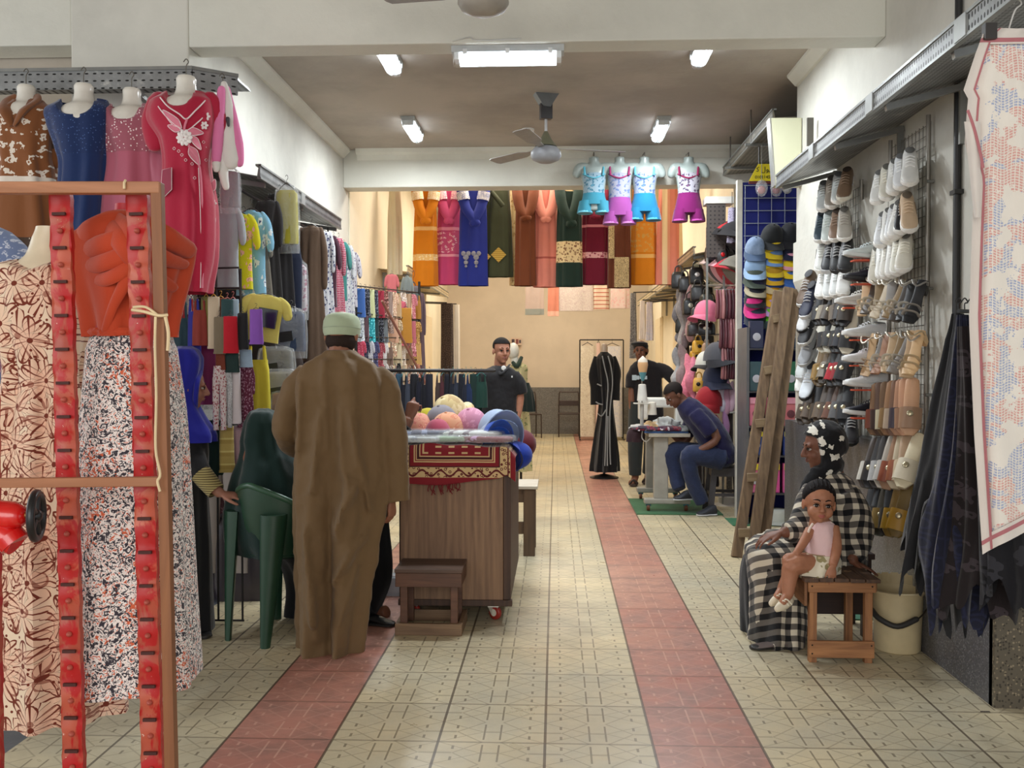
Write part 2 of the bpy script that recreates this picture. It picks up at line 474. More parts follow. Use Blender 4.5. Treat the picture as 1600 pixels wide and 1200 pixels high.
tick = t.m_('MULTIPLY', orr(near(fu, .15, .012), near(fu, .85, .012)), near(fv4, .5, .16))
# star lines: zigzags between the ticks and the pair
def zig(period, a0, a1, ph):
    tri = t.m_('ABSOLUTE', t.m_('SUBTRACT', t.m_('FRACT', t.m_('ADD', t.m_('MULTIPLY', fv, period), ph)), .5))  # 0..0.5
    pos = t.m_('ADD', t.m_('MULTIPLY', tri, 2 * (a1 - a0)), a0)
    return near(fu, pos, .012)
star = orr(zig(2, .16, .41, 0.), zig(2, .84, .59, 0.), zig(2, .0, .41, .5), zig(2, 1.0, .59, .5))
hl = t.m_('MULTIPLY', near(fv2, 0.5, .035), orr(near(fu, .06, .09), near(fu, .94, .09), near(fu, .5, .075)))
groove = orr(pair, tick, t.m_('MULTIPLY', star, .5), t.m_('MULTIPLY', hl, .5))
cell = t.n('TexWhiteNoise', {0: t.n('CombineXYZ', {0: iu, 1: iv, 2: 0.0}).outputs[0]}, noise_dimensions='2D').outputs[0]
big = t.noise(co, .9, 4, .6); med = t.noise(co, 5, 5, .65)
cream = t.mix(cell, C4((198, 182, 148)), C4((218, 202, 164)))
cream = t.mix(t.m_('MULTIPLY', t.m_('GREATER_THAN', cell, .62), .55), cream, C4((214, 196, 156)))
cream = t.mix(t.ramp(big, [(.35, (0, 0, 0)), (.7, (1, 1, 1))]), cream, C4((180, 174, 152)))
pk = t.mix(cell, C4((186, 134, 116)), C4((176, 118, 104)))
pk = t.mix(t.ramp(med, [(.45, (0, 0, 0)), (.72, (1, 1, 1))]), pk, C4((146, 92, 86)))
col = t.mix(pink, cream, pk)
col = t.mix(t.m_('MULTIPLY', t.ramp(med, [(.4, (0, 0, 0)), (.8, (1, 1, 1))]), .4), col, C4((140, 132, 110)))
dirt = t.mix(pink, C4((84, 70, 50)), C4((206, 160, 140)))
col = t.mix(t.m_('MULTIPLY', groove, .62), col, dirt)
seam = orr(seamx, t.m_('MULTIPLY', seamy, .55))
col = t.mix(t.m_('MULTIPLY', seam, .8), col, C4((70, 56, 42)))
strip = near(X, -2.07, .075)
col = t.mix(strip, col, C4((84, 88, 96)))
t.set(col=col, rough=t.ramp(med, [(.3, (.26,) * 3), (.75, (.46,) * 3)]), spec=.55)
hgt = t.m_('ADD', t.m_('MULTIPLY', orr(groove, seam), -1.0), t.m_('MULTIPLY', t.noise(co, 14, 4), .8))
t.bump(hgt, .45, .004)
M_FLOOR = t.m
struct('floor', MB().box((-7, -4, -.1), (6, 19.9, 0)), M_FLOOR)

HZ = 3.66; BZ = 3.28          # ceiling, beam soffit
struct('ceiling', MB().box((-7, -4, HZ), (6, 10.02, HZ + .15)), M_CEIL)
struct('ceiling', MB().box((-3, 10.02, 4.25), (3, 19.9, 4.4)), M_WALLB)
struct('trim_1', MB().box((-2.16, 5.6, BZ), (1.88, 5.8, HZ - .001)), M_BEAM, bevel=.008)        # front beam
struct('trim_2', MB().box((-2.23, 10.03, BZ - .01), (3, 10.28, 4.3)), M_BEAM, bevel=.008)      # beam before the rear hall
struct('trim_3', MB().box((-7, 5.62, CAMZ + 1.9), (-2.875, 5.85, HZ - .001)), M_BEAM, bevel=.008)  # side passage beam
struct('trim_4', MB().box((-2.87, 5.6, 0), (-2.161, 6.0, HZ - .001)), M_WALL, bevel=.01)         # pillar
struct('wall_left', MB().box((-2.6, 6.01, 0), (-2.23, 19.6, 4.24)), M_WALL)
struct('wall_passage', MB().box((-7, 5.87, 0), (-2.875, 6.1, HZ - .001)), plaster((176, 166, 152), .4))
struct('wall_right', MB().box((1.88, 4.05, 0), (2.3, 7.62, HZ - .001)), M_WALL)
struct('wall_front_right', MB().box((2.301, 4.06, 0), (6, 4.3, HZ - .001)), M_WALL)
struct('wall_right_bay', MB().box((2.9, 7.63, 0), (3.1, 10.02, HZ - .001)), M_WALL)
struct('wall_right_bay_front', MB().box((2.301, 7.5, 0), (3.1, 7.62, HZ - .001)), M_WALL)
struct('wall_right_rear', MB().box((1.88, 10.29, 0), (2.2, 19.6, 4.24)), M_WALLB)
struct('wall_left_rear', MB().box((-2.229, 10.29, 0), (-2.215, 19.6, 4.24)), M_WALLB)
struct('wall_far', MB().box((-2.6, 19.6, 0), (2.3, 19.8, 4.24)), M_FAR)
struct('baseboard_far', MB().box((-2.2, 19.57, 0), (1.87, 19.599, .95)), M_DADO)
struct('baseboard_right', MB().box((1.80, 4.02, 0), (1.879, 7.62, .98)), M_GRAN)
struct('baseboard_front_right', MB().box((1.80, 4.0, 0), (5.9, 4.049, .98)), M_GRAN2)
struct('baseboard_right_rear', MB().box((1.82, 10.3, 0), (1.879, 19.56, .95)), M_DADO)
# cornices
def cornice(name, x, y0, y1, sgn):
    pr = [(x, HZ - .09), (x, HZ - .002), (x + sgn*.085, HZ - .002), (x + sgn*.08, HZ - .02), (x + sgn*.02, HZ - .085)]
    struct(name, MB().prism(pr, y0, y1, 'y'), M_BEAM)
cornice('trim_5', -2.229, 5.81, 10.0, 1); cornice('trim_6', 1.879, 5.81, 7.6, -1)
struct('trim_7', MB().prism([(10.029, HZ - .11), (10.029, HZ - .002), (9.93, HZ - .002), (9.95, HZ - .04), (9.99, HZ - .06)], -2.08, 2.89, 'x'), M_BEAM)
# projecting wall courses with sloping soffits behind the shoe racks
for k, (y0, y1, z0, z1) in enumerate(((5.05, 5.9, 2.02, 2.10), (6.3, 7.55, 1.95, 2.05))):
    struct('trim_%d' % (8 + k), MB().prism([(1.879, z0), (1.879, z1 + .3), (1.84, z1 + .3), (1.84, z1)], y0, y1, 'y'), M_WALL)
struct('wall_right_bay_added', MB().box((2.201, 10.29, 0), (3.1, 10.45, 4.24)), M_WALL)  # unseen wall, added to close the gap that let world light in
# pilaster and door panels on the bright rear walls
for k, (y0, y1) in enumerate(((11.2, 12.3), (13.4, 14.6), (15.8, 17.0))):
    struct('door_%d' % (k+1), MB().box((-2.214, y0, 0), (-2.19, y1, 2.25)).box((-2.19, y0 + .12, .15), (-2.18, y1 - .12, 2.1)), plaster((232, 216, 184), .1, .03), bevel=.006)
for k, (y0, y1) in enumerate(((11.6, 12.6), (14.2, 15.3), (16.9, 18.0))):
    struct('door_%d' % (k+4), MB().box((1.855, y0, 0), (1.879, y1, 2.25)).box((1.845, y0 + .12, .15), (1.856, y1 - .12, 2.1)), plaster((232, 216, 184), .1, .03), bevel=.006)
# ================================================================== LAMPS, FANS, METAL SHELVES
M_HOUS = plain((176, 180, 180), .5); M_DARKM = plain((52, 50, 50), .45, .6); M_GALV = plain((150, 152, 150), .35, .75)
M_CLIP = plain((225, 228, 228), .4)
def lamp_fixture(loc, rz, label, st, tubes=2, L=.66):
    r = thing('tube_light', label, 'lamp', loc, rz, 'ceiling tube lights')
    W = .13
    m = MB().prism([(-W/2, .0), (W/2, .0), (W/2 - .01, -.035), (-W/2 + .01, -.035)], -L/2, L/2, 'y'); m.build('housing', M_HOUS, r, smooth=False, local=True)
    for sx in (-.028, .028):
        MB().tube([(sx, -L/2 + .045, -.058), (sx, L/2 - .045, -.058)], .016, 10).build('tube', emit((235, 245, 255), st), r, local=True)
    g = NT('clear_diffuser'); g.set(col=(.9, .93, .95, 1), rough=.08, trans=1.0, alpha=.25); 
    prof = [(-W/2 + .005, -.03), (W/2 - .005, -.03), (W/2 - .015, -.085), (W/2 - .04, -.102), (-W/2 + .04, -.102), (-W/2 + .015, -.085)]
    d = MB().prism(prof, -L/2 + .01, L/2 - .01, 'y').build('diffuser', g.m, r, smooth=False, local=True)
    cl = MB()
    for yy in (-L/2 + .08, 0, L/2 - .08):
        for sx in (-1, 1): MB().box((sx*(W/2 - .004) - .006, yy - .012, -.05), (sx*(W/2 - .004) + .006, yy + .012, -.02)).build('clip', M_CLIP, r, smooth=False, local=True)
    for sy in (-1, 1): MB().box((-.05, sy*(L/2 - .03) - .014, -.075), (.05, sy*(L/2 - .03) + .014, -.03)).build('lamp_holder', M_CLIP, r, smooth=False, local=True)
    l = bpy.data.lights.new('tube_glow', 'AREA'); l.shape = 'RECTANGLE'; l.size = W; l.size_y = L - .05; l.energy = st * 3.0; l.color = (.90, .96, 1)
    o = bpy.data.objects.new('tube_glow', l); COL.objects.link(o); o.parent = r; o.location = (0, 0, -.112)
    return r
LS = 11
lamp_fixture((at(794, 112, 5.72).x, 5.70, BZ - .001), PI/2, 'wide twin tube lamp mounted crosswise under the front beam, the nearest one', LS)
lamp_fixture((1.03, 6.75, HZ - .001), 0, 'twin tube lamp on the ceiling, right one just behind the front beam', LS)
lamp_fixture((-1.20, 6.85, HZ - .001), 0, 'twin tube lamp on the ceiling, left one mostly hidden by the front beam', LS)
lamp_fixture((.98, 9.1, HZ - .001), 0, 'twin tube lamp on the ceiling to the right of the far ceiling fan', LS)
lamp_fixture((-1.34, 9.0, HZ - .001), 0, 'twin tube lamp on the ceiling to the left of the far ceiling fan', LS)

def ceiling_fan(loc, zt, label, col, ang, dih=0):
    r = thing('ceiling_fan', label, 'fan', loc, ang, 'ceiling fans')
    D = zt - loc[2]; m = plain(col, .45)
    MB().prism([(-.10, D), (.10, D), (.03, D - .11), (-.03, D - .11)], -.05, .05, 'y').build('ceiling_bracket', plain((120, 124, 128), .4, .4), r, local=True, smooth=False)
    MB().tube([(0, 0, D - .08), (0, 0, .1)], .012, 10).build('down_rod', plain((190, 190, 190), .3, .5), r, local=True)
    MB().box((-.05, -.035, .30), (.05, .035, .44)).build('capacitor_box', plain((60, 60, 64), .4), r, local=True, bevel=.006)
    MB().lathe([(.015, .20), (.05, .13), (.09, .075)], n=20).build('canopy', plain((105, 104, 84), .5), r, local=True)
    MB().lathe([(.02, .075), (.095, .065), (.125, .03), (.128, -.005), (.11, -.035), (.06, -.058), (.01, -.062)], n=32).build('motor_housing', m, r, local=True)
    for k in range(3):
        a = k * 2 * PI / 3
        b = MB().prism([(.10, -.025), (.22, -.03), (.30, -.06), (.66, -.068), (.68, -.04), (.68, .05), (.64, .066), (.30, .06), (.22, .03), (.10, .025)], .055, .060, 'z')
        b.xf(Matrix.Rotation(a, 4, 'Z') @ Matrix.Rotation(-math.radians(dih), 4, 'Y') @ Matrix.Rotation(math.radians(9), 4, 'X'))
        b.build('blade', plain((150, 146, 142), .5), r, local=True, smooth=False)
    return r
p = at(853, 243, 8.04); ceiling_fan((p.x, 8.04, p.z), HZ, 'grey ceiling fan on a down rod in the middle of the hall', (150, 152, 158), .25)
p = at(755, 4, 4.79); ceiling_fan((p.x, 4.79, p.z), HZ, 'ceiling fan at the top edge, only its round motor below the frame edge', (158, 152, 142), -PI/2, 9)
s_ = thing('smoke_detector', 'small round orange and white detector on the ceiling left of the fan rod', 'detector', (at(825, 216, 9.2).x, 9.2, HZ - .001))
MB().lathe([(.06, 0), (.06, -.02), (.045, -.03)], n=20).build('base', plain((225, 222, 215), .5), s_, local=True)
MB().lathe([(.045, -.03), (.045, -.045), (.02, -.055)], n=20).build('sensor', plain((216, 150, 60), .5), s_, local=True)
# wires on the beams
tag(MB().tube([(-.6, 5.6, BZ + .01), (-.5, 5.592, BZ + .03), (-.45, 5.592, BZ + .012), (-.2, 5.592, BZ + .018)], .004, 6, smooth=4).build('cable', plain((200, 200, 195))), 'short white cable tacked along the lower edge of the front beam', 'cable')

def perf(c=(150, 152, 152), rust=.0, slots=False, axis='y'):
    k = ('perf', c, slots, axis)
    if k in MC: return MC[k]
    t = NT('perforated_steel'); co = t.co(); x, y, z = t.sep(co)
    u = y if axis == 'y' else x
    a = t.m_('SUBTRACT', t.m_('FRACT', t.m_('MULTIPLY', u, 22.0 if slots else 40.0)), .5); 
    b0 = t.m_('ADD', z, t.m_('MULTIPLY', x, 1.0)) if axis == 'y' else z
    b = t.m_('SUBTRACT', t.m_('FRACT', t.m_('MULTIPLY', b0, 25.0)), .5)
    d = t.m_('ADD', t.m_('POWER', t.m_('MULTIPLY', a, 1.1 if slots else 1.), 2.0), t.m_('POWER', t.m_('MULTIPLY', b, 2.4 if slots else 1.), 2.0))
    hole = t.m_('LESS_THAN', d, .07)
    n = t.noise(co, 7, 5, .7)
    col = t.ramp(n, [(.3, tuple(q * .62 for q in lin(c))), (.6, lin(c)), (.75, lin((205, 205, 200)))])
    t.set(col=t.mix(hole, col, C4((28, 27, 26))), rough=.42, metal=.55); MC[k] = t.m
    return t.m
M_PERF = perf(); M_PERFX = perf(slots=True, axis='x')
def side_shelf(name, label, xf, xb, y0, y1, zf, zb, lip, mat, brackets, group=None, seams=()):
    """long shelf along the hall: front edge xf at height zf, back edge xb at zb"""
    sg = 1 if xb > xf else -1
    r = thing(name, label, 'shelf', (xb, (y0 + y1) / 2, zf), 0, group)
    MB().prism([(xf, zf), (xf + sg*.012, zf), (xf + sg*.012, zf + .004), (xb, zb), (xb, zb + .006), (xf + sg*.02, zf + .012), (xf + sg*.008, zf + lip), (xf, zf + lip)], y0, y1, 'y').build('tray', mat, r, smooth=False)
    MB().prism([(xf - sg*.006, zf + lip - .012), (xf + sg*.03, zf + lip - .012), (xf + sg*.03, zf + lip), (xf - sg*.006, zf + lip)], y0, y1, 'y').build('front_rim', M_GALV, r, smooth=False)
    MB().prism([(xf - sg*.004, zf - .006), (xf + sg*.02, zf - .006), (xf + sg*.02, zf + .006), (xf - sg*.004, zf + .006)], y0, y1, 'y').build('front_rim', M_GALV, r, smooth=False)
    for yb in brackets:
        m = MB().bar((xf + sg*.03, yb, zf - .012), (xb - sg*.004, yb, zb - .035), .028, .03); m.bar((xb - sg*.02, yb, zb - .02), (xb - sg*.02, yb, zb - .30), .03, .02)
        m.build('bracket', M_GALV, r, smooth=False)
    for ys in seams:
        MB().box((xf - sg*.008, ys - .05, zf - .002), (xf + sg*.002, ys + .05, zf + lip * .95)).build('joint_plate', plain((165, 168, 166), .4, .5), r, smooth=False)
    return r
side_shelf('perforated_shelf', 'long perforated grey steel shelf on the right wall above the shoe racks', 1.48, 1.878, 2.6, 6.55, CAMZ + 1.19, CAMZ + 1.31, .085, M_PERF, (3.75, 4.5, 5.3, 6.5), None, (3.6, 4.62, 5.65))
side_shelf('perforated_shelf', 'steel shelf on the left wall above the hanging children clothes', -1.83, -2.228, 5.9, 8.15, CAMZ + 1.16, CAMZ + 1.24, .085, M_PERF, (6.1, 7.0, 8.1), None, (6.9,))
side_shelf('perforated_shelf', 'cream steel shelf on the right rear wall above the black bags', 1.46, 1.878, 10.3, 12.0, CAMZ + 1.17, CAMZ + 1.25, .09, perf((205, 190, 160)), (10.5, 11.8))
side_shelf('perforated_shelf', 'narrow cream steel shelf on the right wall of the rear hall', 1.46, 1.878, 12.4, 17.2, CAMZ + 1.05, CAMZ + 1.12, .09, perf((228, 212, 176)), (12.8, 13.6, 14.4, 15.2, 16.2))
side_shelf('perforated_shelf', 'narrow cream steel shelf on the left wall of the rear hall', -1.83, -2.212, 11.9, 16.4, CAMZ + 1.15, CAMZ + 1.2, .09, perf((228, 212, 176)), (12.2, 13.2, 14.2, 15.4))
# shelf of the passage, with the bent end piece
r = thing('perforated_shelf', 'slotted steel shelf at the pillar that carries the hanging torso mannequins', 'shelf', (-2.6, 5.55, CAMZ + 1.5))
zt, zb_ = CAMZ + 1.615, CAMZ + 1.515
MB().box((-3.6, 5.2, zb_), (-1.99, 5.214, zt)).box((-3.6, 5.214, zt - .012), (-1.99, 5.59, zt)).build('tray', M_PERFX, r, smooth=False)
MB().box((-3.6, 5.19, zt), (-1.985, 5.23, zt + .018)).build('front_rim', M_GALV, r, smooth=False)
e = MB(); e.bar((-1.99, 5.207, (zt + zb_) / 2), (-1.79, 5.36, (zt + zb_) / 2), .014, zt - zb_).build('end_lip', M_PERFX, r, smooth=False)
MB().prism([(-1.99, 5.214), (-1.79, 5.36), (-1.79, 5.59), (-1.99, 5.59)], zt - .012, zt, 'z').build('end_tray', M_PERF, r, smooth=False)
MB().bar((-1.99, 5.2, zt + .009), (-1.785, 5.355, zt + .009), .02, .018).build('front_rim', M_GALV, r, smooth=False)
for x_ in (-3.3, -2.33):
    MB().bar((x_, 5.23, zb_ + .01), (x_, 5.595, zb_ - .03), .03).bar((x_, 5.58, zb_), (x_, 5.58, zb_ - .32), .03).build('bracket', M_GALV, r, smooth=False)
# shelf hung from rods in the right bay, cream end cabinet beside it
xs, zs = 1.72, CAMZ + 1.95
r = side_shelf('hanging_shelf', 'steel shelf hung from thin ceiling rods over the blue cap wall', xs, 2.6, 7.75, 10.0, zs, zs + .05, .085, perf((132, 126, 112)), ())
for (xx, yy) in ((xs, 8.6), (xs, 9.6), (xs + .42, 8.7), (xs + .42, 9.7)):
    MB().tube([(xx, yy, zs), (xx, yy, HZ - .002)], .007, 6).build('rod', plain((110, 104, 98), .5, .4), r)
for yy in (8.6, 9.6): MB().bar((xs - .05, yy, zs - .01), (xs + .5, yy, zs - .01), .025).build('cross_bar', M_GALV, r, smooth=False)
p = at(1207, 184, 7.45); q = at(1246, 300, 7.45)
r = thing('wall_cabinet', 'pale cream box cabinet end at the corner above the long shelf', 'cabinet', ((p.x + q.x)/2, 7.6, q.z))
MB().prism([(p.x + .03, q.z + .05), (1.875, q.z + .05), (1.875, p.z), (p.x - .01, p.z)], 7.45, 7.56, 'y').build('side_panel', plaster((206, 206, 176), .1, .03), r, bevel=.006)
MB().prism([(p.x + .018, q.z + .05), (p.x + .029, q.z + .05), (p.x - .011, p.z), (p.x - .022, p.z)], 7.45, 7.56, 'y').build('edge_trim', plain((150, 148, 140), .3), r, smooth=False)
tag(MB().box((1.80, 7.0, 2.98), (1.845, 7.02, 3.18)).build('dark_bracket', plain((80, 76, 68))), 'small dark strip on the wall right of the cream box cabinet', 'strip')
# black pipe on the right wall
r = thing('cable_pipe', 'black vertical pipe running down the right wall behind the patterned cloth', 'pipe', (1.86, 4.56, .98))
MB().tube([(1.86, 4.56, .98), (1.86, 4.56, HZ)], .017, 10).build('pipe', plain((34, 33, 33), .4), r)
for zc in (1.5, 2.2, 3.2): MB().box((1.838, 4.53, zc), (1.879, 4.59, zc + .02)).build('clamp', plain((60, 60, 60), .4, .5), r, smooth=False)
# ================================================================== TORSO MANNEQUINS AND THE NEAR LEFT RACK
M_MANQ = plain((226, 222, 212), .25, spec=.6, coat=.2); M_STEELW = plain((120, 116, 108), .35, .8)
def hook(p, q, r=.0028):
    a, b = V(p), V(q); m = MB()
    m.tube([a, a + (b - a) * .7, b + V((.012, 0, -.005)), b + V((0, 0, .012)), b + V((-.014, 0, -.004))], r, 6, smooth=4)
    return m
def manq_rows(x, Y, zt, s=1.0):
    """neck stump to hips, top z = zt, scale s"""
    return [(zt, .040*s, .040*s, x, Y), (zt - .012*s, .047*s, .046*s, x, Y), (zt - .05*s, .046*s, .046*s, x, Y), (zt - .09*s, .060*s, .052*s, x, Y),
            (zt - .115*s, .098*s, .075*s, x, Y - .01), (zt - .15*s, .12*s, .095*s, x, Y - .01), (zt - .20*s, .115*s, .098*s, x, Y - .01), (zt - .30*s, .09*s, .07*s, x, Y), (zt - .42*s, .07*s, .05*s, x, Y), (zt - .50*s, .06*s, .04*s, x, Y)]
def hung_mannequin(px, pyneck, Y, s, dress_rows, mat, label, neck='v', extra=None, sleeves=None, hookz=None, lab_torso=None, folds=7, amp=.016, seed=1, group='torso mannequins hung from the slotted steel shelf'):
    c = at(px, pyneck, Y)
    r = thing('hanging_mannequin', label, 'mannequin', (c.x, Y, c.z), 0, group)
    MB().body(manq_rows(c.x, Y, c.z, s), n=32, sub=4).build('torso', M_MANQ, r)
    hook((c.x, Y, c.z - .01), (c.x, Y, hookz or c.z + .08)).build('hook', M_STEELW, r)
    # gown: pixel rows (py, xl, xr, half depth)
    rows = []
    for (py, xl, xr, hd) in dress_rows:
        a, b = at(xl, py, Y), at(xr, py, Y); rows.append((a.z, (b.x - a.x)/2, hd, (a.x + b.x)/2, Y))
    m = MB().body(rows, n=56, folds=folds, amp=amp, seed=seed, sub=5, cap=False, power=2.2)
    # neckline: drop the front of the top rings
    top = rows[0][0]; hw = rows[0][1]
    for i, v in enumerate(m.v):
        if neck and v.z > top - .10:
            d = abs(v.x - rows[0][3]) / hw
            t_ = max(0, 1 - d / neck[1]); k = (v.z - (top - .10)) / .10
            if v.y < Y: t_ = math.sqrt(max(0, 1 - d*d / (neck[1]*1.1)**2)); m.v[i] = V((v.x, v.y, v.z - neck[0] * t_ * k))
    g = m.build('gown', mat, r)
    for sl in sleeves or []:
        pts = [at(a, b, Y + d) for a, b, d in sl[0]]
        MB().tube(pts, sl[1], 14, smooth=5, flat=.6, round_=True).build('sleeve', sl[2] if len(sl) > 2 else mat, r)
    return r, c
# brown gown with lace bodice
brown = (132, 80, 44)
br = cloth(brown, bands=((.30, .40, (70, 52, 40), (205, 190, 170), 30), (.40, .62, brown), (.62, .66, (222, 212, 200)), (.66, .95, brown, (226, 214, 200), 22)), sheen=.3)
R1, c = hung_mannequin(41, 134, 5.10, 1.0, [(158, 18, 68, .05), (172, -2, 82, .10), (190, -8, 86, .12), (245, -2, 82, .12), (262, -2, 84, .11), (330, -14, 96, .13), (420, -28, 112, .15), (520, -40, 118, .17)], br,
    'torso in a brown gown with white lace bodice, far left on the slotted shelf', neck=(.09, .35, 1), seed=2, sleeves=[([(78, 178, 0), (86, 210, .02), (84, 250, .03)], [.05, .055, .05])])
collar = MB()
for sg in (-1, 1): collar.tube([(c.x + sg*.055, 5.10, c.z - .055), (c.x + sg*.075, 5.06, c.z - .10), (c.x + sg*.045, 4.985, c.z - .17), (c.x + sg*.006, 4.965, c.z - .25)], [.02, .035, .035, .012], 10, smooth=4, flat=.5)
collar.build('collar', cloth(brown, sheen=.3), R1)
# navy gown
nv = (20, 44, 92)
R2, c = hung_mannequin(131, 132, 5.02, 1.06, [(158, 92, 168, .06), (172, 74, 176, .11), (190, 76, 180, .12), (240, 94, 174, .12), (262, 98, 171, .105), (320, 96, 172, .13), (370, 92, 172, .14), (470, 85, 180, .15), (600, 80, 190, .17)], cloth(nv, 'sequin', (70, 96, 150), sc=.9, bands=((0, .80, nv),), sheen=.3),
    'torso in a dark navy gown with glittering shoulders on the slotted shelf', neck=(.10, .62, .8), seed=5)
# dusty pink sequin gown
pk_ = (176, 92, 112)
R3, c = hung_mannequin(206, 139, 5.06, 1.0, [(165, 172, 238, .06), (176, 153, 256, .10), (200, 155, 262, .12), (222, 163, 258, .12), (250, 172, 252, .11), (300, 168, 258, .13), (400, 160, 262, .15), (520, 150, 270, .17)], cloth((166, 92, 108), 'sequin', (250, 235, 235), sc=.75, bands=((0, .78, pk_),), sheen=.3),
    'torso in a dusty pink gown with sequinned yoke on the slotted shelf', neck=(.10, .62, .8), seed=8)
# crimson gown with embroidery
cr = (178, 14, 56)
R4, c = hung_mannequin(291, 120, 4.92, 1.08, [(146, 255, 322, .06), (160, 236, 334, .11), (190, 232, 336, .13), (220, 252, 332, .13), (262, 258, 328, .12), (320, 252, 338, .135), (400, 256, 338, .14), (458, 268, 328, .13)], cloth(cr, sheen=.4, rough=.7),
    'torso in a crimson gown with white flower embroidery, hung at the shelf corner', neck=(.085, .55, 1.2), seed=3, amp=.01,
    sleeves=[([(248, 160, 0), (238, 190, -.02), (242, 222, -.02)], [.06, .058, .05]), ([(328, 160, 0), (340, 190, .02), (336, 216, .03)], [.055, .05, .045])])
M_EMB = plain((236, 214, 216), .6); M_EMB2 = plain((214, 120, 140), .6)
yf = 4.92 - .135
def e_at(px, py): q = at(px, py, yf); return q
def fx(px, py, o=0):
    """front surface of the crimson gown"""
    q = at(px, py, 4.79); cx = at(293, py, 4.92).x; hw = .145
    d = min(1, abs(q.x - cx) / (hw + .01)); yy = 4.92 - .138 * math.sqrt(max(0, 1 - d**2.2)) - .008 - o
    return at(px, py, yy)
def motif(name, pts, rad, mat, n=6, closed=False):
    P = [fx(*p_) for p_ in pts]
    if closed: P.append(P[0])
    return MB().tube(P, rad, n, smooth=4, flat=.7).build(name, mat, R4)
motif('neck_piping', [(250, 152), (262, 166), (280, 178), (291, 186), (304, 174), (318, 160), (326, 150)], .0035, M_EMB)
motif('neck_piping', [(247, 166), (256, 178), (272, 194), (290, 204), (308, 192), (322, 178), (332, 164)], .003, M_EMB)
motif('front_placket', [(292, 186), (288, 204), (296, 230), (312, 262), (316, 330), (317, 400), (316, 450)], .006, M_EMB2)
motif('front_placket_edge', [(310, 262), (313, 330), (314, 400), (313, 450)], .002, M_EMB)
fl = MB(); c0 = fx(288, 215, .012)
for k in range(10):
    a = k * PI / 5; fl.ell(c0 + V((math.cos(a)*.027, 0, math.sin(a)*.027)), (.016, .007, .011), Matrix.Rotation(-a, 3, 'Y'), 8, 5)
for k in range(7):
    a = k * 2*PI / 7 + .3; fl.ell(c0 + V((math.cos(a)*.013, -.007, math.sin(a)*.013)), (.011, .006, .008), Matrix.Rotation(-a, 3, 'Y'), 8, 5)
fl.build('fabric_flower', plain((240, 232, 230), .6), R4)
for (px, py) in ((322, 182), (319, 196), (332, 318), (327, 330)):
    f2 = MB(); c1 = fx(px, py, .008)
    for k in range(6):
        a = k * PI / 3; f2.ell(c1 + V((math.cos(a)*.013, 0, math.sin(a)*.013)), (.010, .005, .007), Matrix.Rotation(-a, 3, 'Y'), 8, 5)
    f2.build('fabric_flower', plain((238, 226, 226), .6), R4)
def leafm(x0, y0, x1, y1, wd):
    dx, dy = x1 - x0, y1 - y0; L = math.hypot(dx, dy); nx, ny = -dy / L * wd, dx / L * wd
    pts = [(x0, y0), (x0 + dx*.3 + nx, y0 + dy*.3 + ny), (x0 + dx*.7 + nx*.7, y0 + dy*.7 + ny*.7), (x1, y1), (x0 + dx*.7 - nx*.7, y0 + dy*.7 - ny*.7), (x0 + dx*.3 - nx, y0 + dy*.3 - ny)]
    motif('embroidered_leaf', pts, .0022, M_EMB, closed=True)
    P = [fx(*q) for q in pts]; m = MB(); m.v = P; m.f = [tuple(range(6))]; 
    m2 = MB().rings([[p_ + V((0, .002, 0)) for p_ in P], [p_ + V((0, -.002, 0)) for p_ in P]]); m2.build('embroidered_leaf', M_EMB2, R4)
for L in ((284, 200, 254, 172, 6), (282, 204, 262, 196, 5), (292, 204, 318, 208, 6), (296, 228, 312, 258, 7), (300, 212, 314, 234, 5), (330, 300, 336, 280, 5), (330, 334, 322, 316, 5), (330, 334, 334, 356, 5)): leafm(*L)
for (px, py) in ((272, 232), (279, 236), (284, 242), (290, 250), (300, 256), (318, 222), (324, 230), (322, 250), (304, 278), (326, 300), (328, 352), (324, 362)):
    motif('bead_ring', [(px - 2.2, py), (px, py - 2.2), (px + 2.2, py), (px, py + 2.2)], .0012, M_EMB, closed=True)
pp = [fx(254, 266), fx(268, 262), fx(268, 296), fx(256, 308), fx(252, 300)]
MB().rings([[q + V((0, .004, 0)) for q in pp], [q + V((0, -.004, 0)) for q in pp]]).build('patch_pocket', plain((150, 50, 74), .7), R4)
MB().tube(pp + [pp[0]], .003, 6).build('pocket_piping', M_EMB, R4)
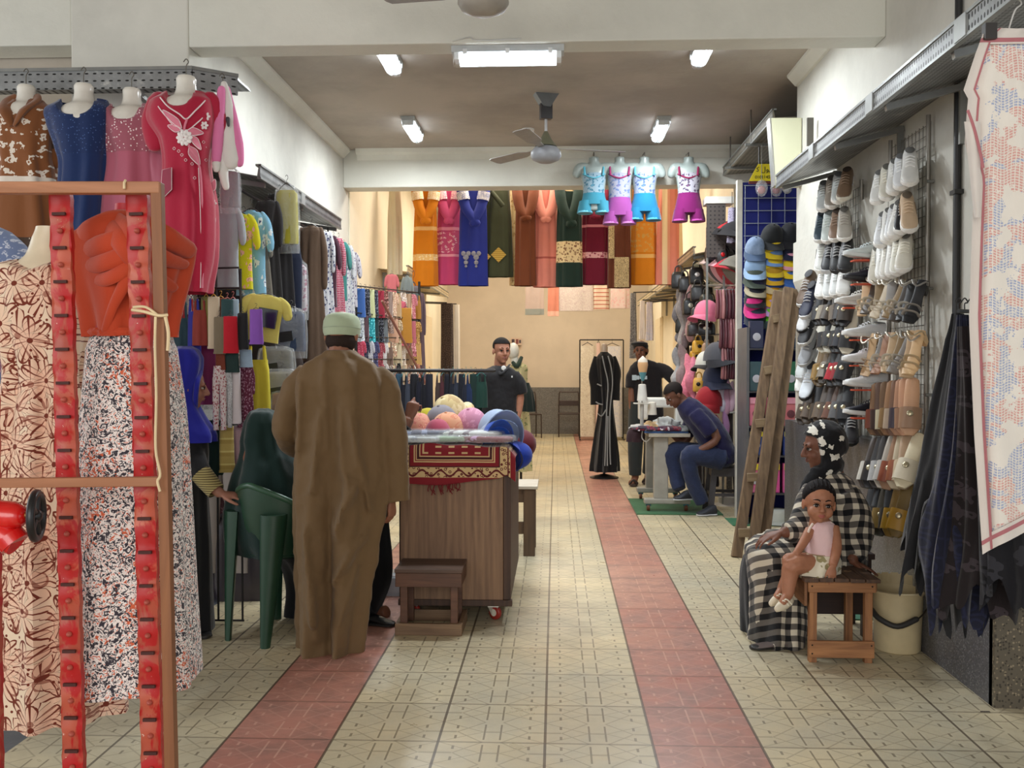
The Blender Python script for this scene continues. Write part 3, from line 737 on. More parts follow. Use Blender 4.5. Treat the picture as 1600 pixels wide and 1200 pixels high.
# neck tattoos of plastic wrap: label print left out; pink and white baby suit on the shelf end
def tube_garment(name, label, cat, Y, parts, group=None, hk=None):
    """parts: (part name, [(px,py,dY,radius m)], material, flat)"""
    x0, y0 = parts[0][1][0][:2]; c = at(x0, y0, Y)
    r = thing(name, label, cat, c, 0, group)
    for (pn, pts, mat, fl_) in parts:
        MB().tube([at(a, b, Y + d) for a, b, d, _ in pts], [q[3] for q in pts], 14, smooth=4, flat=fl_, round_=True).build(pn, mat, r)
    if hk: hook(at(*hk[0], Y), at(*hk[1], Y)).build('hanger_hook', M_STEELW, r)
    return r
PKB = cloth((232, 130, 178)); WHB = cloth((232, 228, 222))
tube_garment('baby_suit', 'pink and white fleece baby suit hung from the bent shelf end', 'clothes', 4.96, [
    ('body', [(350, 132, 0, .018), (354, 165, 0, .035), (357, 215, 0, .045), (360, 250, 0, .05)], WHB, .6),
    ('sleeve', [(346, 140, -.03, .02), (343, 180, -.03, .028), (340, 220, -.03, .03), (338, 250, -.03, .024)], PKB, .8),
    ('cuff', [(338, 256, -.03, .024), (338, 264, -.03, .018)], WHB, .8),
    ('sleeve', [(354, 140, .01, .02), (362, 180, .01, .028), (371, 225, .01, .032), (374, 254, .01, .024)], PKB, .8),
    ('leg', [(350, 240, 0, .03), (349, 270, 0, .026), (353, 292, 0, .018)], WHB, .8),
    ('ear', [(356, 186, -.05, .012), (357, 196, -.05, .007)], plain((60, 55, 60)), 1)], hk=((350, 132), (347, 118)))

# ---- rusty rack and red steel strips
M_RUST = wood((150, 98, 60), (118, 72, 44), 1, .55, 'z'); M_RUSTX = wood((176, 120, 84), (140, 90, 58), 1, .5, 'x')
YR = 2.1
def paint_red():
    t = NT('chipped_red_paint'); co = t.co(); z = t.sep(co)[2]
    base = t.ramp(t.noise(co, 3.5, 3), [(.35, lin((150, 52, 38))), (.62, lin((200, 100, 74)))])
    blot = t.ramp(t.noise(t.co('Object', (1, 1, .6), (3, 1, 2)), 17, 4, .6, .8), [(.47, (0, 0, 0)), (.53, (1, 1, 1))])
    col = t.mix(blot, base, C4((178, 28, 28)))
    col = t.mix(t.m_('GREATER_THAN', t.noise(co, 60, 4, .8), .70), col, C4((225, 190, 175)))
    t.set(col=col, rough=.42); t.bump(t.noise(co, 25, 4), .3, .004); return t.m
M_RED = paint_red()
r = thing('clothes_rack', 'rusty brown square-tube frame in the left foreground before the dresses', 'rack', (at(250, 1200, YR).x, YR, 0))
def bar_px(a, b, Y, w_, mat, nm, dz=0):
    return MB().bar(at(*a, Y), at(*b, Y), w_, w_).build(nm, mat, r, bevel=.002)
bar_px((-60, 294), (252, 294), YR, .026, M_RUSTX, 'top_rail')
bar_px((-60, 755), (262, 752), YR, .021, M_RUSTX, 'middle_rail')
a, b = at(246, 286, YR), at(268, 1200, YR); d_ = (b - a).normalized(); b = a + d_ * (a.z / -d_.z)
MB().bar(a, b, .024).build('upright', M_RUST, r, bevel=.002)
a2, b2 = a + V((-1.05, 0, 0)), b + V((-1.05, 0, 0)); MB().bar(a2, b2, .024).build('upright', M_RUST, r, bevel=.002)
def red_strip(x0, x1, y0, label, wpx=34):
    Ys = YR + .05
    a, b = at(x0, y0, Ys), at(x1, 1200, Ys); d_ = (b - a).normalized(); L = a.z / -d_.z; b = a + d_ * L
    s = thing('red_steel_strip', label, 'steel strip', b, 0, 'red slotted strips on the rusty rack')
    w_ = wpx * mpp(Ys) / 2; up = d_ * -1; sd = V((up.z, 0, -up.x)); n = int(L / .077)
    # strip as a shallow channel with wavy hammered edges
    rs = []; K = n * 6
    for k in range(K + 1):
        c = a + d_ * (L * k / K); ww = w_ * (1 + .05 * math.sin(k * .9) + .03 * math.sin(k * 2.3)); oy = .006 * math.sin(k * 2*PI / 6)
        rs.append([c - sd*ww + V((0, .012, 0)), c - sd*ww*.99 + V((0, -.004, 0)), c - sd*ww*.86 + V((0, -.001 + oy*.4, 0)), c + V((0, oy*.5, 0)), c + sd*ww*.86 + V((0, -.001 + oy*.4, 0)), c + sd*ww*.99 + V((0, -.004, 0)), c + sd*ww + V((0, .012, 0)), c + V((0, .014, 0))])
    MB().rings(rs).build('strip', M_RED, s)
    for k in range(n):
        c = a + d_ * (.045 + .077 * k)
        sl = MB().bar(c - sd * w_ * .62 + V((0, -.008, 0)), c + sd * w_ * .62 + V((0, -.008, 0)), .006, .007)
        sl.build('slot', plain((70, 30, 24), .7) if k < n * .74 else plain((196, 150, 134), .5), s, smooth=False)
        c2 = c + d_ * .038
        MB().lathe([(.0005, -.006), (.0035, -.005), (.006, 0), (.0065, .003)], n=10).xf(Matrix.Translation(c2 + V((0, -.008, 0))) @ Matrix.Rotation(-PI/2, 4, 'X')).build('rivet', plain((176, 84, 70), .5), s)
    return s
red_strip(94, 115, 304, 'red slotted steel strip on the left side of the rusty rack')
red_strip(214, 238, 304, 'red slotted steel strip beside the right upright of the rusty rack')
red_strip(-22, -12, 304, 'red slotted steel strip at the very left edge of the photo', 30)
# string tied round upright and strip
st = thing('string', 'cream string knotted round the rusty upright with its ends hanging down', 'string', at(246, 494, YR))
M_STR = plain((222, 200, 160), .8)
MB().tube([at(206, 484, YR - .02), at(225, 487, YR - .025), at(248, 493, YR - .03), at(262, 492, YR - .02)], .0035, 6, smooth=4).build('loop', M_STR, st)
MB().tube([at(208, 480, YR - .02), at(228, 480, YR - .022), at(248, 494, YR - .03)], .003, 6, smooth=4).build('loop', M_STR, st)
MB().tube([at(243, 495, YR - .03), at(242, 540, YR - .03), at(244, 620, YR - .03), at(243, 700, YR - .03), at(250, 740, YR - .03), at(246, 752, YR - .03), at(250, 768, YR - .03)], .003, 6, smooth=5).build('loose_end', M_STR, st)
MB().tube([at(258, 494, YR - .02), at(263, 520, YR - .02), at(262, 548, YR - .02)], .004, 6, smooth=4).build('loose_end', M_STR, st)
MB().tube([at(196, 282, YR - .01), at(194, 286, YR - .02), at(194, 295, YR - .02)], .003, 6).build('loop', M_STR, st)
# ---- dresses on stand mannequins behind the rack
def px_rows(rows, Y): 
    out = []
    for q in rows:
        py, xl, xr, hd = q[:4]; a, b = at(xl, py, Y), at(xr, py, Y); out.append((a.z, (b.x - a.x)/2, hd, (a.x + b.x)/2, Y + (q[4] if len(q) > 4 else 0)))
    return out
LEAF = cloth((252, 230, 202), 'leaf', (242, 190, 164), (120, 52, 36), 1.1, rough=.8)
Y1 = 2.55
r = thing('dress_form', 'cream torso stand in a peach leaf-print dress, behind the left red strip', 'mannequin', (at(60, 800, Y1).x, Y1, 0))
MB().body(px_rows([(355, 58, 92, .03), (372, 52, 92, .035), (400, 42, 96, .045), (418, 20, 108, .06), (450, 10, 112, .07), (520, 20, 110, .06), (600, 40, 95, .05)], Y1), n=32).build('torso', plain((230, 216, 188), .3), r)
m = MB().body(px_rows([(404, 30, 104, .05), (416, 0, 120, .085), (440, -14, 130, .10), (480, -6, 131, .115), (540, 10, 128, .11), (592, 16, 122, .095), (640, 8, 132, .11), (760, 0, 150, .15), (900, -6, 170, .17), (1000, -12, 184, .185), (1102, -14, 192, .19)], Y1), n=80, folds=9, amp=.02, seed=2, sub=6, cap=False, power=2.2)
for i, v in enumerate(m.v):
    if v.y < Y1 and v.z > at(0, 440, Y1).z:
        d = abs(v.x - at(67, 400, Y1).x); k = (v.z - at(0, 440, Y1).z) / .06
        m.v[i] = V((v.x, v.y, v.z - .03 * max(0, 1 - d / .07) * min(1, k)))
m.build('dress', LEAF, r)
MB().tube([at(-6, 440, Y1), at(-26, 480, Y1 - .05), at(-20, 520, Y1 - .06)], [.075, .08, .075], 16, smooth=4, flat=.7).build('sleeve', LEAF, r)
MB().tube([(at(116, 1000, Y1).x, Y1, .03), at(112, 600, Y1)], .012, 10).lathe([(.12, 0), (.12, .012), (.03, .03)], (at(116, 1000, Y1).x, Y1, 0)).build('stand', plain((90, 88, 88), .4, .6), r)
Y2 = 2.38
r = thing('dress_form', 'torso in a rust twisted top over a speckled white skirt, behind the right red strip', 'mannequin', (at(205, 800, Y2).x, Y2, 0))
MB().body(px_rows([(320, 182, 212, .03), (338, 178, 216, .035), (355, 160, 232, .05), (372, 132, 262, .08), (440, 138, 262, .10), (525, 146, 262, .085)], Y2), n=32).build('torso', plain((176, 30, 40), .5), r)
RUSTC = cloth((190, 68, 34), rough=.75)
MB().body(px_rows([(340, 178, 214, .05), (352, 150, 244, .08), (368, 118, 276, .10), (382, 102, 299, .11), (396, 106, 300, .115), (440, 120, 290, .12), (480, 134, 278, .11), (516, 142, 270, .10), (527, 144, 268, .10)], Y2), n=72, folds=7, amp=.012, seed=4, sub=6, cap=False, power=2.0, top=.3).build('top', RUSTC, r)
def drape(pts, rad, flat=.5): MB().tube([at(a, b, Y2 + d) for a, b, d in pts], rad, 12, smooth=6, flat=flat, round_=True).build('twisted_drape', RUSTC, r)
drape([(108, 392, .0), (140, 366, -.09), (175, 346, -.085), (200, 338, -.05)], [.022, .035, .03, .02])
drape([(112, 402, -.02), (150, 386, -.115), (190, 372, -.13), (214, 352, -.10)], [.016, .026, .026, .02])
drape([(118, 418, -.04), (155, 412, -.125), (195, 396, -.145), (222, 372, -.13)], [.014, .022, .022, .018])
drape([(126, 436, -.05), (165, 436, -.128), (196, 420, -.145), (224, 398, -.135)], [.012, .018, .02, .016])
drape([(166, 348, -.07), (186, 374, -.14), (206, 402, -.15), (240, 430, -.125), (270, 450, -.06)], [.02, .026, .024, .02, .014])
drape([(178, 340, -.06), (202, 362, -.14), (226, 388, -.15), (256, 404, -.11), (288, 414, -.03)], [.018, .026, .026, .022, .014])
drape([(205, 336, -.05), (232, 356, -.12), (262, 374, -.10), (296, 392, -.02)], [.016, .028, .03, .022])
drape([(214, 400, -.14), (196, 440, -.14), (176, 480, -.12), (164, 516, -.1)], [.018, .016, .012, .01])
drape([(218, 404, -.14), (214, 450, -.14), (206, 520, -.115)], [.014, .012, .008])
MB().body(px_rows([(514, 144, 266, .10), (520, 140, 270, .105), (526, 146, 266, .102)], Y2), n=80, folds=30, amp=.004, sub=3, cap=False, top=1).build('waistband', RUSTC, r)
MB().body(px_rows([(524, 146, 266, .09), (545, 140, 272, .11), (640, 132, 284, .13), (760, 126, 291, .14), (900, 122, 299, .15), (1060, 118, 306, .16)], Y2), n=72, folds=5, amp=.012, seed=6, sub=6, cap=False).build('skirt', cloth((236, 228, 222), 'speckle', (206, 100, 66), (56, 52, 60), .95), r)
MB().tube([(at(237, 1000, Y2).x, Y2, .03), at(228, 560, Y2)], .012, 10).lathe([(.12, 0), (.12, .012), (.03, .03)], (at(237, 1000, Y2).x, Y2, 0)).build('stand', plain((90, 88, 88), .4, .6), r)
Y3 = 2.75
r = thing('dress_form', 'torso in a blue and white paisley dress cut by the left edge of the photo', 'mannequin', (at(-40, 800, Y3).x, Y3, 0))
PAIS = cloth((120, 138, 178), 'floral', (196, 204, 222), (84, 104, 156), 3.2)
MB().body(px_rows([(350, -60, -10, .05), (362, -90, 14, .08), (385, -110, 38, .11), (430, -116, 46, .12), (500, -104, 30, .12), (560, -96, 22, .11), (620, -100, 30, .13), (700, -110, 34, .15), (800, -116, 40, .17), (1000, -120, 40, .18)], Y3), n=64, folds=7, amp=.015, seed=9, sub=6, cap=False).build('dress', PAIS, r)
MB().tube([(at(-40, 1000, Y3).x, Y3, .03), at(-40, 500, Y3)], .016, 10).lathe([(.16, 0), (.16, .012), (.03, .03)], (at(-40, 1000, Y3).x, Y3, 0)).build('stand', plain((90, 88, 88), .4, .6), r)
# ---- red hydrant valve with black hand wheel
Yv = 1.95
r = thing('hydrant_valve', 'red fire hose valve with black hand wheel at the left edge', 'valve', at(5, 818, Yv))
M_VAL = plain((206, 22, 20), .25, spec=.6, coat=.4)
MB().tube([at(-40, 800, Yv), at(20, 806, Yv)], [.030, .030], 20, round_=True).tube([at(-30, 815, Yv), at(8, 838, Yv), at(26, 850, Yv)], [.032, .030, .026], 20, smooth=3).build('valve_body', M_VAL, r)
MB().tube([at(14, 838, Yv), at(24, 850, Yv)], .031, 20).build('collar', M_VAL, r)
MB().tube([at(18, 805, Yv), at(60, 805, Yv)], .0075, 12).build('spindle', plain((160, 120, 70), .3, .9), r)
cw = at(57, 806, Yv); wh = MB()
ringp = [cw + V((-.012*math.cos(k*PI/16) , .046*math.cos(k*PI/16), .047*math.sin(k*PI/16))) for k in range(33)]
wh.tube(ringp, .0085, 10, cap=False)
for k in range(5):
    a = k * 2*PI/5; wh.tube([cw, cw + V((-.012*math.cos(a), .046*math.cos(a), .047*math.sin(a)))], .006, 8)
wh.ell(cw, (.012, .014, .014)); wh.build('hand_wheel', plain((26, 26, 28), .35), r)
MB().tube([at(-60, 800, Yv) + V((0, .0, -.02)), (at(-60, 800, Yv).x, Yv, 0)], .028, 16).build('riser_pipe', M_VAL, r)
# ================================================================== PEOPLE
def skinm(c):
    k = ('skin', c)
    if k not in MC:
        t = NT('skin'); co = t.co(); n = t.noise(co, 30, 4)
        t.set(col=t.ramp(n, [(.3, tuple(q * .86 for q in lin(c))), (.7, lin(c))]), rough=.5, spec=.35, sss=.05); t.bump(n, .08, .002); MC[k] = t.m
    return MC[k]
def hairm(c=(22, 18, 17)):
    k = ('hair', c)
    if k not in MC:
        t = NT('hair'); n = t.noise(t.co('Object', (60, 60, 220)), 3, 4, .7)
        t.set(col=t.ramp(n, [(.3, tuple(q * .5 for q in lin(c))), (.75, tuple(q * 1.15 for q in lin(c)))]), rough=.75, spec=.2); t.bump(n, .5, .004); MC[k] = t.m
    return MC[k]
M_EYEW = plain((200, 190, 182), .35); M_IRIS = plain((30, 18, 14), .1)
def HR(yaw=0, pitch=0, roll=0):
    """head frame: yaw 0 faces the street (-Y), +90 faces +X, pitch>0 looks down"""
    return (Matrix.Rotation(math.radians(yaw), 3, 'Z') @ Matrix.Rotation(math.radians(pitch), 3, 'X') @ Matrix.Rotation(math.radians(roll), 3, 'Y'))
def head(m, c, R, s=1.0, child=False, ears=True):
    c = V(c)
    P = lambda x, y, z: c + R @ (V((x, y, z)) * s)
    def E(x, y, z, rx, ry, rz): m.ell(P(x, y, z), (rx*s, ry*s, rz*s), R, 18, 12)
    def Tb(a, b, r0, r1): m.tube([P(*a), P(*b)], [r0*s, r1*s], 10, round_=True)
    if not child:
        E(0, .012, .035, .074, .093, .086); E(0, -.022, -.035, .058, .066, .072); E(0, -.05, -.088, .026, .028, .022)
        E(.03, -.055, -.028, .026, .026, .030); E(-.03, -.055, -.028, .026, .026, .030)
        Tb((-.038, -.074, .030), (.038, -.074, .030), .0125, .0125)
        Tb((0, -.082, .024), (0, -.108, -.020), .009, .0135)
        for q in (-.013, .013): E(q, -.094, -.026, .009, .011, .008)
        Tb((-.016, -.086, -.052), (.016, -.086, -.052), .008, .008)
        Tb((0, .03, -.05), (0, .045, -.17), .054, .058)
    else:
        E(0, .012, .030, .078, .090, .084); E(0, -.018, -.030, .062, .066, .060); E(0, -.05, -.070, .022, .024, .018)
        E(.036, -.050, -.032, .027, .028, .028); E(-.036, -.050, -.032, .027, .028, .028)
        Tb((-.036, -.072, .026), (.036, -.072, .026), .011, .011)
        Tb((0, -.080, .010), (0, -.096, -.018), .006, .011)
        for q in (-.011, .011): E(q, -.088, -.021, .008, .009, .007)
        E(0, -.080, -.046, .018, .012, .010)
        Tb((0, .025, -.05), (0, .03, -.12), .036, .038)
    if ears:
        for q in (-1, 1): m.ell(P(q*.078, .012, -.005), (.010*s, .020*s, .030*s), R, 10, 8)
def face(root, c, R, s=1.0, child=False, lips=(150, 86, 76), brow=(26, 20, 18), moustache=False, skin=None):
    c = V(c); P = lambda x, y, z: c + R @ (V((x, y, z)) * s)
    yz = -.0755 if not child else -.072; ez = .008 if not child else .004
    er = .0125 if not child else .0145
    for q in (-1, 1):
        e = MB().ell(P(q*.030, yz + .0015, ez), (er*s*1.05, er*s*.8, er*s*.5), R, 14, 10).build('eye', M_EYEW, root)
        MB().ell(P(q*.030, yz - er*.66, ez), (.0088*s if child else .0068*s, .0045*s, .0078*s if child else .0062*s), R, 12, 8).build('iris', M_IRIS, e)
        MB().tube([P(q*.015, yz - er*.55, ez + .001), P(q*.024, yz - er*.86, ez + er*.62), P(q*.036, yz - er*.8, ez + er*.62), P(q*.046, yz - er*.25, ez + .001)], [.0015*s, .0028*s, .0028*s, .0015*s], 6, smooth=4).build('eyelashes', hairm(brow), root)
        bz = .030 if not child else .030
        MB().tube([P(q*.012, -.086, bz), P(q*.028, -.084, bz + .007), P(q*.047, -.070, bz + .002)], [.0028*s, .0034*s, .0014*s], 6, smooth=4, flat=.6).build('eyebrow', hairm(brow), root)
    lz, ly = (-.052, -.090) if not child else (-.047, -.088)
    lw = .021 if not child else .016
    m = MB().tube([P(-lw, ly + .006, lz), P(-lw*.4, ly - .002, lz + .005), P(0, ly - .003, lz + .003), P(lw*.4, ly - .002, lz + .005), P(lw, ly + .006, lz)], [.002*s, .0042*s, .004*s, .0042*s, .002*s], 8, smooth=4)
    m.tube([P(-lw, ly + .006, lz), P(0, ly - .001, lz - .006), P(lw, ly + .006, lz)], [.002*s, .0052*s, .002*s], 8, smooth=4).build('lips', plain(lips, .4), root)
    if moustache:
        MB().tube([P(-.026, -.084, -.044), P(-.010, -.095, -.037), P(0, -.097, -.036), P(.010, -.095, -.037), P(.026, -.084, -.044)], [.002*s, .005*s, .0045*s, .005*s, .002*s], 8, smooth=4, flat=.6).build('moustache', hairm((40, 34, 30)), root)
def hand(m, w, R, side=1, curl=(25, 35, 30), s=1.0, spread=4, thumb=35, tc=20):
    """w wrist, R 3x3: -Z finger direction, -Y back-of-hand normal reversed (palm faces +Y), thumb towards +X*side"""
    w = V(w); P = lambda x, y, z: w + R @ (V((x, y, z)) * s)
    rs = []
    for (z, hx, hy) in ((.012, .024, .018), (-.012, .027, .017), (-.04, .037, .0155), (-.07, .041, .014), (-.088, .038, .012), (-.094, .030, .008)):
        rs.append([P(hx*math.cos(2*PI*k/14), hy*math.sin(2*PI*k/14), z) for k in range(14)])
    m.rings(rs)
    L = ((.046, .028, .021), (.051, .032, .022), (.047, .029, .021), (.036, .022, .018))
    for f in range(4):
        x = side * (.029 - .0195 * f); a = 0; sp = math.radians(side * (1.5 - f) * spread)
        p = V((x, 0, -.082 + abs(f - 1.2) * .004)); pts = [p.copy()]; rr = [.0088 - .0007*abs(f - 1)]
        for j in range(3):
            a += math.radians(curl[j] if not hasattr(curl[j], '__len__') else curl[j][f]); l = L[f][j]
            p = p + V((math.sin(sp) * l, math.sin(a) * l, -math.cos(a) * l)); pts.append(p.copy()); rr.append(rr[-1] * .93)
        m.tube([P(*q) for q in pts], [q * s for q in rr], 10, round_=True, smooth=2)
    ta = math.radians(thumb); tcv = math.radians(tc)
    p0 = V((side*.026, .004, -.026)); p1 = p0 + V((side*math.sin(ta)*.042, .012 * math.sin(tcv), -math.cos(ta)*.042)); p2 = p1 + V((side*math.sin(ta*.6)*.030, math.sin(tcv)*.018, -math.cos(ta*.6)*.030)); p3 = p2 + V((side*math.sin(ta*.3)*.022, math.sin(tcv)*.016, -math.cos(ta*.3)*.022))
    m.tube([P(*q) for q in (p0, p1, p2, p3)], [.0135*s, .0115*s, .0100*s, .0082*s], 10, round_=True, smooth=2)
def frame_to(d, back):
    """3x3 with -Z along d and -Y along `back` (back of the hand)"""
    z = -V(d).normalized(); y = -V(back); y = (y - z * y.dot(z)).normalized(); x = y.cross(z)
    return Matrix((x, y, z)).transposed()
def prow(rows, Y): return px_rows(rows, Y)
def pxt(pts, Y): return [at(a, b, Y + d) for a, b, d in pts]
def person(label, loc): return thing('person', label, 'person', loc)
def shoe_simple(root, name, heel, toe, w_, h, mat, sole=None):
    heel, toe = V(heel), V(toe); d = (toe - heel); L = d.length; d.normalize(); sd = V((-d.y, d.x, 0)); up = V((0, 0, 1))
    def ring(t, hw, z0, z1): 
        c = heel + d * (L * t); return [c + sd * (hw * math.cos(2*PI*k/16)) + up * ((z0 + z1)/2 + (z1 - z0)/2 * math.sin(2*PI*k/16)) for k in range(16)]
    q = MB().rings([ring(t, hw * w_, .012, zz * h) for t, hw, zz in ((-.02, .30, .75), (.03, .42, .98), (.2, .46, 1.0), (.4, .44, .9), (.6, .5, .62), (.8, .5, .46), (.95, .38, .36), (1.0, .2, .3))]).build(name, mat, root)
    MB().rings([[p for p in ring(t, hw * w_ * 1.04, 0.001, .02)] for t, hw in ((-.03, .30), (.03, .44), (.2, .47), (.4, .44), (.6, .51), (.8, .51), (.95, .4), (1.01, .2))]).build('sole', sole or plain((40, 38, 36), .6), q)

SK1 = skinm((150, 100, 76)); SK2 = skinm((128, 84, 64)); SK3 = skinm((176, 122, 98)); BLK = cloth((14, 14, 18), rough=.8, sheen=.25)

# ---- 1. man in the brown galabiya
Y = 4.70; base = at(518, 1028, Y); base.z = 0
P1 = person('man seen from behind in a long brown robe and pale green skullcap', base)
m = MB()
hc = at(534, 524, Y); hR = HR(176, 4)
head(m, hc, hR, .98)
m.tube([hc + V((0, .0, -.11)), hc + V((0, .04, -.22)), at(522, 640, Y + .02), at(520, 760, Y)], [.05, .045, .085, .10], 18, smooth=3)
for sx in (-1, 1):
    m.tube([at(520, 760, Y) + V((sx*.08, 0, 0)), at(518, 880, Y) + V((sx*.09, 0, 0)), V((base.x + sx*.09, Y + .02, .08))], [.07, .05, .045], 14, smooth=3)
    m.tube([V((base.x + sx*.09, Y - .03, .045)), V((base.x + sx*.10, Y + .16, .035))], [.042, .036], 12, round_=True)
armR = pxt([(596, 592, 0), (612, 660, .01), (613, 735, .03), (611, 780, .03)], Y); m.tube(armR, [.05, .045, .036, .028], 12, smooth=3)
armL = pxt([(470, 590, 0), (444, 664, .02), (462, 700, .20), (500, 690, .32)], Y); m.tube(armL, [.05, .045, .036, .028], 12, smooth=3)
hand(m, armR[-1], frame_to((0.05, .1, -1), (1, -.4, 0)), 1, curl=(35, 45, 35), s=.95, thumb=20, tc=50)
hand(m, armL[-1], frame_to((1, .6, .1), (0, 0, 1)), 1, curl=(20, 25, 20), s=.95)
m.build('body', SK1, P1, remesh=.0065)
m = MB().tube([at(a_, b_, Y + d_) for a_, b_, d_ in ((508, 545, .02), (534, 550, -.075), (560, 545, .02))], .02, 10, smooth=6)
hb = MB(); hb.ell(hc + V((0, -.012, -.028)), (.077, .085, .062), None, 20, 12); hb.build('hair', hairm((52, 38, 32)), P1)
rb = cloth((118, 93, 62), rough=.75, sheen=.1)
m = MB().body(prow([(547, 511, 556, .098, -.02), (553, 507, 561, .112, -.015), (558, 496, 570, .115, -.01), (568, 478, 588, .13, -.012), (590, 464, 600, .145, -.012), (620, 461, 601, .14), (680, 462, 602, .14), (740, 461, 602, .15), (790, 460, 600, .155), (850, 463, 588, .16), (910, 466, 576, .16), (970, 468, 567, .16), (1026, 470, 560, .165)], Y), n=96, folds=6, amp=.026, seed=2, sub=7, cap=True, power=2.3, top=.14)
# slit between the legs and creases on the back
for i, v in enumerate(m.v):
    q = at(523, 800, Y).x
    if v.y < Y:
        k = max(0, min(1, (at(0, 730, Y).z - v.z) / .8)); m.v[i] = v + V((0, .07 * k * math.exp(-((v.x - q) / .018)**2), 0)); v = m.v[i]
        for (x0, y0, x1, y1, a_) in ((518, 568, 520, 700, .008), (500, 760, 512, 640, .012), (560, 650, 585, 790, .014), (540, 640, 548, 740, .009), (480, 600, 476, 700, .010), (535, 820, 570, 750, .018), (530, 900, 578, 830, .018), (545, 960, 566, 880, .012), (490, 820, 505, 960, .014), (556, 740, 540, 830, .014), (500, 930, 508, 985, .012)):
            p0, p1 = at(x0, y0, Y), at(x1, y1, Y); dx, dz = p1.x - p0.x, p1.z - p0.z; L2 = dx*dx + dz*dz
            t_ = ((v.x - p0.x)*dx + (v.z - p0.z)*dz) / L2; tc_ = max(0, min(1, t_)); d2 = (v.x - p0.x - dx*tc_)**2 + (v.z - p0.z - dz*tc_)**2
            m.v[i].y -= 1.8 * a_ * math.exp(-d2 / .00028) * (1.7 - abs(tc_ - .5)) 
m.tube(pxt([(584, 582, .0), (600, 602, .0), (610, 650, 0), (616, 700, .0), (618, 750, .01), (619, 783, .01)], Y), [.052, .066, .072, .066, .066, .070], 20, smooth=5, flat=.85)
m.tube(pxt([(482, 582, 0), (464, 604, .0), (452, 640, .01), (448, 672, .05), (462, 698, .20), (496, 690, .30)], Y), [.052, .066, .072, .074, .062, .062], 20, smooth=5, flat=.9)
m.build('robe', rb, P1, remesh=.0085, sm=1, disp=(.020, .10))
MB().tube([at(a_, b_, Y + d_) for a_, b_, d_ in ((509, 552, .03), (520, 556, -.05), (534, 558, -.07), (548, 556, -.05), (559, 552, .03))], .0035, 8, smooth=6).build('collar_piping', plain((40, 28, 22), .7), P1)
cpm = MB().lathe([(.083, -.035), (.0895, -.015), (.091, .01), (.088, .04), (.078, .062), (.055, .076), (.02, .082), (.002, .083)], n=40, sy=1.16)
cpm.v = [hR @ v + hc + V((0, .002, .030)) for v in cpm.v]
cpm.build('skullcap', cloth((186, 198, 168), 'heather', (164, 178, 148), sc=.3), P1, disp=(.004, .03))
MB().lathe([(.0915, -.002), (.0925, .001), (.0915, .004)], n=40, cap=False, sy=1.16).xf(Matrix.Translation(hc + V((0, .002, .032))) @ hR.to_4x4()).build('cap_seam', plain((160, 172, 146), .8), P1)
for sx, px_ in ((-1, 494), (1, 540)):
    b_ = at(px_, 1000, Y); b_.z = 0; shoe_simple(P1, 'sandal', (b_.x, Y - .06, 0), (b_.x + sx*.02, Y + .18, 0), .10, .05, plain((50, 36, 28), .6))

# ---- 2. woman with the blue headscarf
Y = 4.95; base = at(300, 1004, Y); base.z = 0
P2 = person('standing woman in a bright blue headscarf and black robe, hand on the green chair', base)
m = MB(); hc = at(294, 606, Y); hR = HR(112, 8)
head(m, hc, hR, .95)
m.tube([hc + V((0, 0, -.12)), at(290, 700, Y), at(292, 800, Y)], [.055, .08, .09], 16, smooth=3)
for sx in (-1, 1): m.tube([at(292, 800, Y) + V((sx*.03, 0, 0)), V((base.x + sx*.045 - .01, Y, .06))], [.06, .04], 12, smooth=3)
arm = pxt([(292, 668, -.02), (306, 730, -.06), (345, 772, -.10)], Y); m.tube(arm, [.045, .04, .026], 12, smooth=4)
hand(m, arm[-1], frame_to((1, .15, -.12), (.1, -.3, 1)), -1, curl=(10, 18, 12), s=.92, thumb=40, spread=7)
m.build('body', skinm((166, 116, 96)), P2, remesh=.006)
face(P2, hc, hR, .95)
BLUE = cloth((26, 30, 150), rough=.8, sheen=.3)
m = MB().body(prow([(541, 280, 300, .04), (546, 268, 308, .085), (560, 262, 315, .105), (590, 262, 312, .115), (625, 266, 306, .115), (650, 262, 318, .12), (675, 256, 334, .13), (690, 254, 336, .12)], Y), n=56, folds=6, amp=.014, seed=3, sub=5, top=.1)
# keep the face opening clear
fwd = hR @ V((0, -1, 0))
keep = []
for i, v in enumerate(m.v):
    d = v - hc; f_ = d.dot(fwd); lat = (d - fwd * f_)
    if f_ > .035 and abs(lat.z + .008) < .078: m.v[i] = v - fwd * (f_ - .035) * (1 - (abs(lat.z + .008) / .078)**4)
m.build('headscarf', BLUE, P2)
MB().tube([hc + hR @ V((x_, y_, z_)) for x_, y_, z_ in ((-.0, -.050, .088), (-.062, -.040, .045), (-.070, -.040, -.02), (-.05, -.045, -.075), (0, -.05, -.105), (.05, -.045, -.075), (.070, -.040, -.02), (.062, -.040, .045), (0, -.050, .088))], .014, 10, smooth=5).build('scarf_edge', BLUE, P2)
m = MB().body(prow([(655, 262, 316, .10), (700, 256, 324, .13), (760, 262, 322, .14), (850, 262, 326, .16), (940, 260, 328, .17), (1003, 258, 330, .18)], Y), n=64, folds=7, amp=.014, seed=5, sub=6)
m.tube(pxt([(290, 672, -.02), (302, 715, -.05), (318, 745, -.08), (332, 762, -.09)], Y), [.065, .062, .052, .045], 16, smooth=4)
m.build('robe', BLK, P2, remesh=.01, sm=1)
MB().tube(pxt([(314, 740, -.075), (338, 768, -.095)], Y), [.056, .047], 20, smooth=3, cap=False).build('gold_cuff', cloth((120, 106, 66), 'hstripe', (196, 180, 120), (60, 50, 30), 6), P2)
